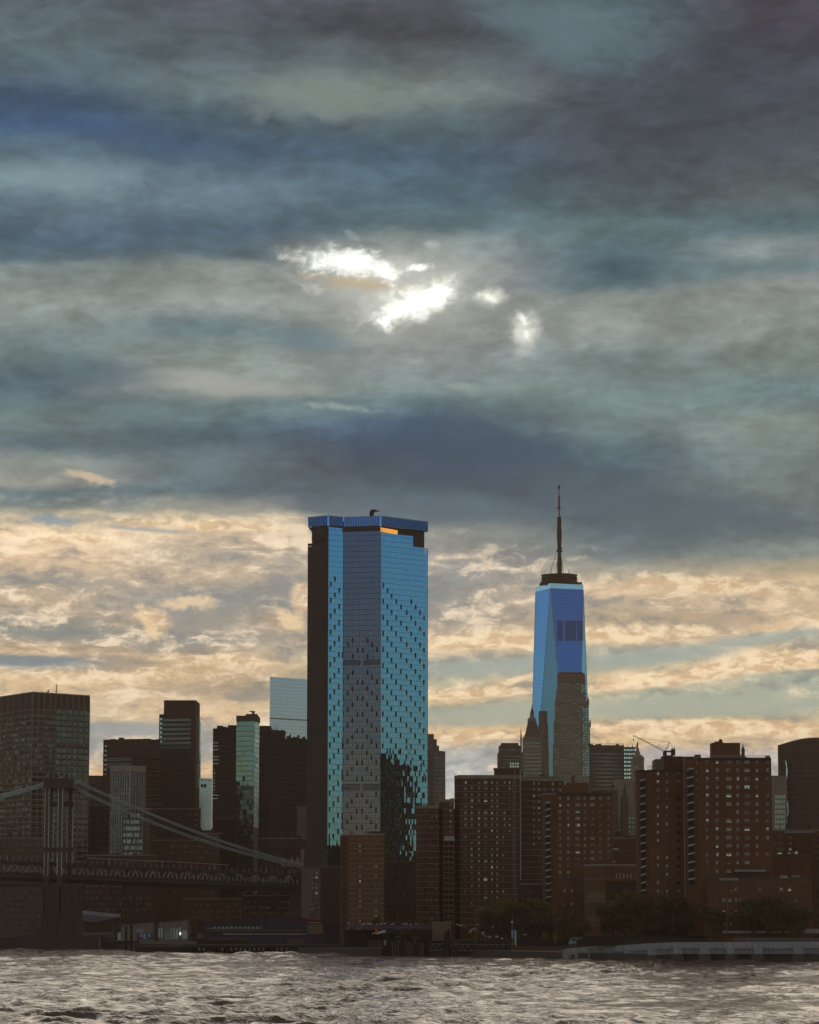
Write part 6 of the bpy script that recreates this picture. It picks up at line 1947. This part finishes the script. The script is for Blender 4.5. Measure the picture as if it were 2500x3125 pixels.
def landing():
    D = 1425; t = thing('ferry_landing', 'dark ferry landing of timber piles and decking jutting into the water near the middle', 'landing', (gx(1240, D), D + 6, 0))
    for a, b, y0, y1, dd, m in ((1166, 1312, 2838, 2846, 0, 'black'), (1166, 1192, 2846, 2922, 3, 'black'), (1288, 1310, 2846, 2922, 1, 'black'), (1190, 1290, 2880, 2921, 5, 'black'), (1180, 1300, 2846, 2868, 8, 'timber'), (1200, 1290, 2868, 2880, 7, 'timber')):
        mb = MB(); pbox(mb, a, b, y0, y1, D + dd, 6); mb.build('deck' if y1 - y0 < 10 else 'bulkhead', M[m], t)
    for px in [1124, 1131, 1139, 1147, 1154, 1161] + [1198 + 8.4 * k for k in range(12)]:
        y0 = 2868 if px < 1170 else 2872 + rng.random() * 6
        mb = MB(); mb.tube([(gx(px, D - 1), D - 1, -2), at(px, y0, D - 1)], .36, 6); mb.build('pile', M['timber'] if px % 2 > 1 else M['stone_dark'], t)
    for px in (1173, 1177):
        mb = MB(); pbox(mb, px - .9, px + .9, 2870, 2884, D - .6, .4); mb.build('sign_post', M['offwhite'], t)
    for k, (px, y, dx, dy) in enumerate(((1195, 2872, 4, 12), (1215, 2868, 5, 9), (1238, 2872, 2, 10), (1262, 2876, 5, -8), (1268, 2872, 1, 10), (1205, 2862, 20, -6), (1255, 2860, 24, 3))):
        mb = MB(); mb.tube([at(px, y, D - .5), at(px + dx, y + dy, D - .5)], .28, 4); mb.build('brace', M['tan'], t)
    mb = MB(); pbox(mb, 1140, 1310, 2846, 2850, D - .5, .5); mb.build('beam', M['timber'], t)
    t = thing('pale_awning', 'pale blue awning with an orange post at the left end of the dark ferry landing', 'awning', (gx(1165, 1415), 1416, zz(2855, 1415, 1165)))
    mb = MB(); q = [at(1150, 2852, 1414), at(1178, 2845, 1414), at(1176, 2838, 1414), at(1152, 2844, 1414)]; s = Vector((0, 2, 0))
    mb.hexa([q[0], q[1], q[1] + s, q[0] + s, q[3], q[2], q[2] + s, q[3] + s]); mb.build('canopy', simple('awning_blue', (0.45, 0.62, 0.66)), t)
    mb = MB(); pbox(mb, 1145.5, 1151, 2834, 2853, 1413.4, .5); mb.build('post', M['orange'], t)
    mb = MB(); mb.tube([at(1136, 2850, 1413), at(1146, 2847, 1413)], .2, 4); mb.build('bracket', M['offwhite'], t)
    t = one('tan_shed', 'square tan box building just right of the ferry landing', 'shed', 1320, 1376, 2815, 2872, 1440, 9, M['tan'])
    mb = MB(); pbox(mb, 1319, 1377, 2814, 2817, 1439.5, 10); mb.build('roof_edge', M['stone'], t)
    t = one('landing_shed_base', 'dark low wall under the square tan box by the gangway', 'wall', 1310, 1380, 2872, 2900, 1442, 6, M['timber'])
    t = thing('mooring_dolphin', 'thick dark cluster of mooring piles before the tan box', 'dolphin', (gx(1364, 1400), 1400, 0))
    for k in range(7):
        th = k * .9; mb = MB()
        mb.tube([(gx(1364, 1400) + 1.9 * math.cos(th), 1400 + 1.9 * math.sin(th), -2), (gx(1364, 1400) + .9 * math.cos(th), 1400 + .9 * math.sin(th), zz(2836 + k * 3, 1400, 1364))], .5, 6); mb.build('pile', M['black'], t)
    # lattice gangway
    D = 1405; t = thing('gangway', 'low pale lattice truss gangway along the water between two mooring clusters', 'gangway', (gx(1440, D), D, 1))
    ya = lambda px: 2881 + (px - 1312) * 0.012; yb = lambda px: 2902 + (px - 1312) * 0.006
    lw = simple('gangway_grey', (0.20, 0.16, 0.14))
    for dd in (0, 3):
        mb = MB(); mb.tube([at(1310, ya(1310), D + dd), at(1562, ya(1562), D + dd)], .2, 4); mb.tube([at(1310, yb(1310), D + dd), at(1562, yb(1562), D + dd)], .22, 4); mb.build('chord', lw, t)
        px = 1312; k = 0
        while px < 1556:
            mb = MB(); p = (px, ya(px)) if k % 2 else (px, yb(px)); q = (px + 9, yb(px)) if k % 2 else (px + 9, ya(px))
            mb.tube([at(*p, D + dd), at(*q, D + dd)], .15, 3); mb.build('diagonal', lw, t); px += 9; k += 1
    mb = MB(); a, b = at(1310, 2902, D), at(1562, 2904, D); mb.box(a.x, b.x, D + .3, D + 2.7, a.z - .5, a.z - .2); mb.build('walkway', M['timber'], t)
    t = thing('light_mast', 'tall thin mast with a blue box at its foot, at the gangway end', 'mast', (gx(1565, 1395), 1395, 0))
    mb = MB(); mb.tube([at(1565, 2925, 1395), at(1565, 2790, 1395)], [.45, .2], 6); mb.build('pole', M['tan'], t)
    mb = MB(); pbox(mb, 1561, 1567, 2838, 2862, 1393.6, .8); mb.build('blue_box', M['blue_paint'], t)
    mb = MB(); pbox(mb, 1571, 1576, 2838, 2888, 1394, .8); mb.build('white_panel', M['offwhite'], t)
    mb = MB(); p = at(1563, 2814, 1395); mb.box(p.x - .5, p.x + .5, 1394.5, 1395.5, p.z - .5, p.z + .5); mb.build('lamp_head', M['offwhite'], t)
    t = thing('mooring_dolphin', 'squat dark mooring cluster under the tall thin mast', 'dolphin', (gx(1562, 1392), 1392, 0))
    for k in range(5):
        mb = MB(); x = gx(1555 + k * 4, 1392); mb.tube([(x, 1391 + (k % 2) * 1.5, -2), (x, 1391 + (k % 2) * 1.5, zz(2884, 1392, 1562))], .45, 6); mb.build('pile', M['black'], t)
landing()


def seawall():
    t = thing('brown_seawall', 'low brown stone sea wall curving up to the esplanade, right of the gangway', 'sea wall', (gx(1650, 1370), 1370, 0))
    pts = [(1560, 2887, 2922, 1385), (1620, 2889, 2924, 1372), (1700, 2890, 2928, 1350), (1760, 2884, 2929, 1335), (1800, 2878, 2930, 1322)]
    for (a, y0, y1, D), (b, u0, u1, E) in zip(pts, pts[1:]):
        mb = MB(); q = [at(a, y1, D), at(b, u1, E), at(b, u0, E), at(a, y0, D)]; s = Vector((0, 8, 0))
        for p in (0, 1): q[p].z = -1.5
        mb.hexa([q[0], q[1], q[1] + s, q[0] + s, q[3], q[2], q[2] + s, q[3] + s]); mb.build('wall_section', M['brick_deep'], t)
    for (a, y0, y1, D), (b, u0, u1, E) in zip(pts, pts[1:]):
        mb = MB(); mb.tube([at(a, y0 + 14, D - .2), at(b, u0 + 14, E - .2)], .25, 4); mb.build('ledge', M['stone'], t)
    mb = MB(); pbox(mb, 1706, 1711, 2905, 2926, 1336, .6); mb.build('post', M['stone'], t)
    t = thing('esplanade', 'raised concrete esplanade on stout piers over the water, lower right', 'esplanade', (gx(2100, 1260), 1262, 0))
    cz = wall_mat('esplanade_concrete', (0.40, 0.42, 0.40), 0.2, 0.3, 0.5)
    cz2 = wall_mat('esplanade_panel', (0.30, 0.30, 0.29), 0.2, 0.3, 0.6)
    posts = [1730, 1766, 1808, 1858, 1917, 1989, 2067, 2148, 2229, 2312, 2435, 2560, 2690]
    Dp = [1318, 1312, 1304, 1296, 1286, 1274, 1266, 1260, 1255, 1250, 1244, 1240, 1236]
    zt = lambda px: float(np.interp(px, [1730, 1860, 1990, 2060, 2440, 2700], [4.6, 6.2, 7.4, 8.0, 8.3, 8.4]))
    for i in range(len(posts) - 1):
        a, b, D, E = posts[i], posts[i + 1], Dp[i], Dp[i + 1]
        xa, xb = gx(a, D), gx(b, E)
        za, zb_ = zt(a), zt(b)
        def slab(name, t0, t1, o, th, m, ina=0.0, inb=0.0):
            mb = MB(); L = (xb - xa)
            p = lambda u, k, dz: Vector((xa + L * u, D + (E - D) * u + k, dz))
            u0, u1 = ina, 1 - inb
            A0, A1 = za + t0, za + t1; B0, B1 = zb_ + t0, zb_ + t1
            mb.hexa([p(u0, o, A0), p(u1, o, B0), p(u1, o + th, B0), p(u0, o + th, A0), p(u0, o, A1), p(u1, o, B1), p(u1, o + th, B1), p(u0, o + th, A1)])
            return mb.build(name, m, t)
        slab('deck_beam', -2.4, -0.0, 0.0, 14.0, cz)
        k = 0.10 if b - a > 60 else 0.16
        slab('wall_panel', -4.9, -2.4, 0.9, 0.5, cz2, 0.0, 0.0)
        slab('panel_frame', -2.75, -2.4, 0.35, 0.5, cz, k, k)
        mb = MB(); mb.box(xa - 1.9, xa + 1.9, D - .35, D + 1.0, za - 4.9, za - .3); mb.build('pilaster', cz, t)
        mb = MB(); mb.box(xa - 2.6, xa + 2.6, D - .2, D + 4, -1.5, za - 4.9); mb.build('pier', wall_mat('pier_brown', (0.14, 0.10, 0.085)) if i == 0 else bpy.data.materials['pier_brown'], t)
        mb = MB(); mb.box(xa, xb, max(D, E) + 6, max(D, E) + 7, -1.5, min(za, zb_) - 4.9); mb.build('under_shade', M['black'], t)  # black sheet stands for the deep shade below the walkway
        mb = MB(); mb.tube([(xa, D - .1, za - 4.95), (xb, E - .1, zb_ - 4.95)], .12, 4); mb.build('pipe', M['stone_dark'], t)
        # railing
        mb = MB(); n = 7
        for k2 in range(n):
            u = k2 / n; mb.tube([(xa + (xb - xa) * u, D + (E - D) * u + .5, za + (zb_ - za) * u), (xa + (xb - xa) * u, D + (E - D) * u + .5, za + (zb_ - za) * u + 1.2)], .07, 3)
        for h in (.6, 1.2): mb.tube([(xa, D + .5, za + h), (xb, E + .5, zb_ + h)], .06, 3)
        mb.build('railing', M['stone_dark'], t)
    # pale low walls behind the esplanade at the right
    for lab, a, b, y0, y1, D, m in (('long pale low wall behind the esplanade, right edge', 2206, 2520, 2841, 2848, 1278, M['concrete']), ('short upper pale wall at the far right above the esplanade', 2350, 2520, 2835, 2840, 1283, M['concrete']),
                                    ('low pinkish wall just above the esplanade, right', 2240, 2520, 2862, 2876, 1270, simple('pink_wall', (0.20, 0.14, 0.13))), ('brown hedge like low wall along the esplanade, centre right', 1760, 2240, 2868, 2886, 1300, M['brick_dark'])):
        one('low_wall', lab, 'wall', a, b, y0, y1, D, 1.2, m)
seawall()


# vehicles by the esplanade
def van(label, px0, px1, y0, y1, D, m, blue=True):
    t = thing('parked_van', label, 'van', (gx((px0 + px1) / 2, D), D + 1, zz(y1, D, px0)))
    x0, x1 = gx(px0, D), gx(px1, D); z0, z1 = zz(y1, D, px0), zz(y0, D, px0); L = x1 - x0; H = z1 - z0
    mb = MB(); w = 2.0
    prof = [(0, .12), (0, .55), (.06, .62), (.16, 1.0), (.96, 1.0), (1.0, .9), (1.0, .12)]
    n = len(prof)
    mb.v = [(x0 + L * u, D, z0 + H * v) for u, v in prof] + [(x0 + L * u, D + w, z0 + H * v) for u, v in prof]
    mb.f = [tuple(range(n - 1, -1, -1)), tuple(range(n, 2 * n))] + [(k, (k + 1) % n, n + (k + 1) % n, n + k) for k in range(n)]; mb.mi = [0] * len(mb.f)
    mb.build('body', m, t)
    mb = MB(); mb.box(x0 + L * .14, x0 + L * .30, D - .04, D, z0 + H * .62, z0 + H * .9); mb.box(x0 + L * .36, x0 + L * .60, D - .04, D, z0 + H * .62, z0 + H * .88); mb.build('side_window', M['pane'], t)
    for u in (.2, .82):
        mb = MB(); c = Vector((x0 + L * u, D, z0 + H * .14)); n0 = 12; r = min(.45, H * .2)
        mb.v = [(c.x + r * math.cos(k * math.pi / 6), D - .08, c.z + r * math.sin(k * math.pi / 6)) for k in range(n0)] + [(c.x + r * math.cos(k * math.pi / 6), D + .2, c.z + r * math.sin(k * math.pi / 6)) for k in range(n0)]
        mb.f = [tuple(reversed(range(n0)))] + [(k, (k + 1) % n0, n0 + (k + 1) % n0, n0 + k) for k in range(n0)]; mb.mi = [0] * len(mb.f)
        mb.build('wheel', M['black'], t)


van('pale blue and white van on the ramp above the brown sea wall', 1736, 1804, 2862, 2885, 1330, simple('van_grey_blue', (0.30, 0.38, 0.44)))
van('bright pale blue long van behind the esplanade railing', 1917, 1981, 2860, 2877, 1306, M['blue_paint'])
one('traffic_barrier', 'small grey road barrier at the foot of the brick school', 'barrier', 1835, 1880, 2868, 2880, 1318, 1, M['concrete'])

# bank behind the esplanade: dark slope and planting wall
t = thing('park_bank', 'dark planted bank behind the gangway and sea wall, under the trees', 'embankment', (gx(1600, 1425), 1425, GL))
mb = MB(); pbox(mb, 1378, 1800, 2868, 2905, 1412, 20); mb.build('bank', M['timber'], t)
t = thing('park_bank', 'dark bank behind the esplanade under the right hand trees', 'embankment', (gx(2100, 1290), 1295, GL))
mb = MB(); pbox(mb, 1780, 2520, 2856, 2885, 1292, 10); mb.build('bank', M['timber'], t)


# ---------------------------------------------------------------- trees
leafm, q = mat('tree_leaf')
oi = q.node('ShaderNodeNewGeometry'); nn_ = q.noise(oi.outputs['Position'], 0.5, 3, 0.7)
lc = q.ramp(nn_.outputs[0], [(0.3, (0.16, 0.105, 0.036)), (0.55, (0.28, 0.180, 0.060)), (0.75, (0.38, 0.225, 0.080))], 'LINEAR')
tl = q.node('ShaderNodeBsdfTranslucent'); q.t.links.new(lc, tl.inputs[0])
mx_ = q.node('ShaderNodeMixShader'); mx_.inputs[0].default_value = 0.45
q.t.links.new(bsdf(q, lc, 0.8, 0.1), mx_.inputs[1]); q.t.links.new(tl.outputs[0], mx_.inputs[2])
out(q, mx_.outputs[0])


def crown_mesh(seed, w, h, n=3400):
    r = random.Random(seed); mb = MB()
    lobes = [(r.uniform(-.6, .6) * w, r.uniform(-.5, .5) * w, r.uniform(.28, .95) * h, r.uniform(.30, .55) * w) for _ in range(13)]
    for k in range(n):
        lx, ly, lz, lr = lobes[r.randrange(len(lobes))]
        th, ph, rr = r.uniform(0, 6.28), math.acos(r.uniform(-1, 1)), lr * (r.random() ** .4)
        c = Vector((lx + rr * math.sin(ph) * math.cos(th), ly + rr * math.sin(ph) * math.sin(th), lz + rr * math.cos(ph) * .75))
        s = r.uniform(.22, .55)
        a = Vector((r.gauss(0, 1), r.gauss(0, 1), r.gauss(0, 1))).normalized(); b = a.cross(Vector((r.gauss(0, 1), r.gauss(0, 1), r.gauss(0, 1)))).normalized()
        mb.quad(c - a * s, c - b * s * .6, c + a * s, c + b * s * .6)
    return mb.mesh('crown', leafm)


def trunk_mesh(seed, h):
    r = random.Random(seed); mb = MB()
    mb.tube([(0, 0, 0), (.1, 0, h * .3), (-.1, .1, h * .6), (0, 0, h * .8)], [.4, .3, .2, .08], 6)
    for k in range(6):
        th = k * 1.1 + r.random(); z = h * (.28 + .07 * k)
        mb.tube([(0, 0, z), (math.cos(th) * h * .14, math.sin(th) * h * .14, z + h * .14), (math.cos(th) * h * .28, math.sin(th) * h * .28, z + h * .24)], [.17, .11, .04], 4)
    return mb.mesh('trunk', M['bark'])


CM = [(crown_mesh(s, 5.6, 11.4, 3400), trunk_mesh(s, 11)) for s in (1, 2, 3, 4)]
TREES = [  # px centre, py top, py base, D, label
 (1490, 2768, 2868, 1418, 'leafy tree at the left end of the tree row, beside the gull flock'),
 (1522, 2752, 2870, 1422, 'rounded tree just left of the thin mast'),
 (1558, 2742, 2872, 1428, 'tall leafy tree right behind the thin mast'),
 (1600, 2738, 2872, 1424, 'tall yellowish tree right of the thin mast, before the slab wing'),
 (1640, 2746, 2874, 1420, 'broad tree below the recessed slab wing'),
 (1680, 2766, 2874, 1415, 'lower tree at the foot of the seven column tower'),
 (1725, 2790, 2876, 1408, 'small dark tree left of the brick school'),
 (1768, 2806, 2878, 1400, 'smallest tree against the brick school corner'),
 (1868, 2748, 2874, 1306, 'tree before the right face of the brick school'),
 (1908, 2728, 2874, 1304, 'wide tree before the dark school wall'),
 (1950, 2718, 2876, 1303, 'tallest tree at the foot of the left slab of the tall pair'),
 (1992, 2722, 2876, 1302, 'full tree under the window columns of the darker slab'),
 (2035, 2732, 2876, 1300, 'spreading tree left of the pale pipe foot'),
 (2072, 2756, 2876, 1299, 'lower tree touching the pale pipe foot'),
 (2180, 2762, 2870, 1276, 'tree before the left corner of the wide low block'),
 (2300, 2740, 2868, 1275, 'hazy olive tree before the wide low block middle'),
 (2345, 2728, 2866, 1274, 'tall olive tree at the lower right, left of the square lit windows'),
 (2392, 2744, 2866, 1273, 'olive tree near the right edge over the pale wall'),
 (2436, 2752, 2866, 1272, 'tree cut by the right edge of the picture'),
 (1150, 2795, 2840, 1500, 'small dark tree behind the gull covered roadway'),
]
for i, (px, y0, y1, D, lab) in enumerate(TREES):
    p = at(px, y1, D); H = (zz(y0, D, px) - p.z) * 1.1
    t = thing('park_tree', lab, 'tree', (p.x, D, p.z), 'trees of the riverside park')
    cm, tm = CM[i % 4]; sc = H / 13.6
    rz = rng.random() * 6.28
    for nm, me in (('crown', cm), ('trunk', tm)):
        o = bpy.data.objects.new(nm, me); COL.objects.link(o); o.parent = t
        o.scale = (sc * (1.05 + .25 * rng.random()), sc * 1.1, sc); o.rotation_euler = (0, 0, rz)

# street lamps with leaning arms
for px, y0, y1, D, lab in ((2157, 2795, 2870, 1274, 'thin street lamp left of the lit windows, lower right'), (2220, 2724, 2850, 1274, 'tall lamp post in front of the pale stacked windows'), (2284, 2800, 2866, 1274, 'thin street lamp before the olive trees'),
                       (2056, 2768, 2840, 1296, 'street lamp with a leaning arm beside the pale pipe foot'), (1452, 2780, 2880, 1412, 'street lamp among the gulls'), (1695, 2805, 2880, 1405, 'street lamp below the seven column tower')):
    t = thing('street_lamp', lab, 'street lamp', tuple(at(px, y1, D)), 'street lamps along the river road')
    mb = MB(); mb.tube([at(px, y1, D), at(px, y0, D)], [.14, .09], 5); mb.build('post', M['stone'], t)
    mb = MB(); mb.tube([at(px, y0, D), at(px + 14, y0 - 6, D)], .07, 4); mb.build('arm', M['stone'], t)
    mb = MB(); p = at(px + 15, y0 - 6, D); mb.box(p.x - .5, p.x + .5, D - .2, D + .2, p.z - .15, p.z + .1); mb.build('lamp_head', M['offwhite'], t)


# ---------------------------------------------------------------- gulls
def gull_meshes():
    res = []
    for dih, sw in ((0.5, 0.15), (0.15, -0.1), (-0.3, 0.2), (0.9, 0.0)):
        b = MB(); b.tube([(-.42, 0, 0), (-.25, 0, .02), (.05, 0, .03), (.30, 0, .04), (.42, 0, .05)], [.03, .12, .15, .09, .03], 6)
        w = MB()
        for s in (-1, 1):
            w.quad((.14, s * .08, .06), (-.12, s * .08, .05), (-.10 + sw, s * .5, .06 + dih * .32), (.12 + sw, s * .5, .08 + dih * .32))
            w.quad((.12 + sw, s * .5, .08 + dih * .32), (-.10 + sw, s * .5, .06 + dih * .32), (-.22, s * 1.05, .05 + dih * .45), (-.16, s * 1.05, .06 + dih * .45))
        res.append((b.mesh('body', M['white']), w.mesh('wings', M['white'])))
    return res


GM = gull_meshes()
gpos = [(1064, 2819), (1107, 2822), (1112, 2820), (1124, 2820), (1128, 2822), (1132, 2819), (1151, 2821), (1163, 2821), (1176, 2820), (1195, 2822), (1200, 2820), (1204, 2818), (1232, 2822), (1236, 2820), (1240, 2818), (1243, 2822), (1254, 2824), (1269, 2820),
        (1395, 2821), (1400, 2824), (1407, 2826), (1419, 2829), (1443, 2834), (1437, 2842), (1446, 2838), (1454, 2838), (1458, 2822), (1474, 2848), (1477, 2854), (1482, 2859), (1495, 2860), (1505, 2830), (1515, 2858), (1519, 2860), (1532, 2864), (1601, 2855), (1606, 2852), (1434, 2846), (1450, 2833)]
for i, (px, py) in enumerate(gpos):
    D = 1446 if px < 1300 else 1404
    row = px < 1300
    lab = 'white gull in the row flying low over the purple roadway' if row else 'white gull in the scattered flock right of the tan box'
    t = thing('gull', lab, 'gull', tuple(at(px, py, D)), 'gulls over the roadway' if row else 'gulls right of the tan box')
    bm_, wm_ = GM[i % 4]
    s = rng.uniform(1.2, 1.8)
    rz = rng.random() * 6.28
    for nm, me in (('body', bm_), ('wings', wm_)):
        o = bpy.data.objects.new(nm, me); COL.objects.link(o); o.parent = t; o.scale = (s, s, s); o.rotation_euler = (rng.uniform(-.3, .3), 0, rz)

# ================================================================== haze over the city
hz_m = bpy.data.materials.new('haze_air'); hz_m.use_nodes = True
ht = hz_m.node_tree; ht.nodes.clear()
pv = ht.nodes.new('ShaderNodeVolumePrincipled')
pv.inputs['Color'].default_value = (1.0, 0.70, 0.45, 1)
pv.inputs['Density'].default_value = 4.3e-5
pv.inputs['Anisotropy'].default_value = 0.45
ho = ht.nodes.new('ShaderNodeOutputMaterial'); ht.links.new(pv.outputs[0], ho.inputs['Volume'])
mb = MB(); mb.box(-7600, 7600, -3100, 8200, -3.0, 566.0)
tag(mb.build('haze', hz_m), kind='stuff')
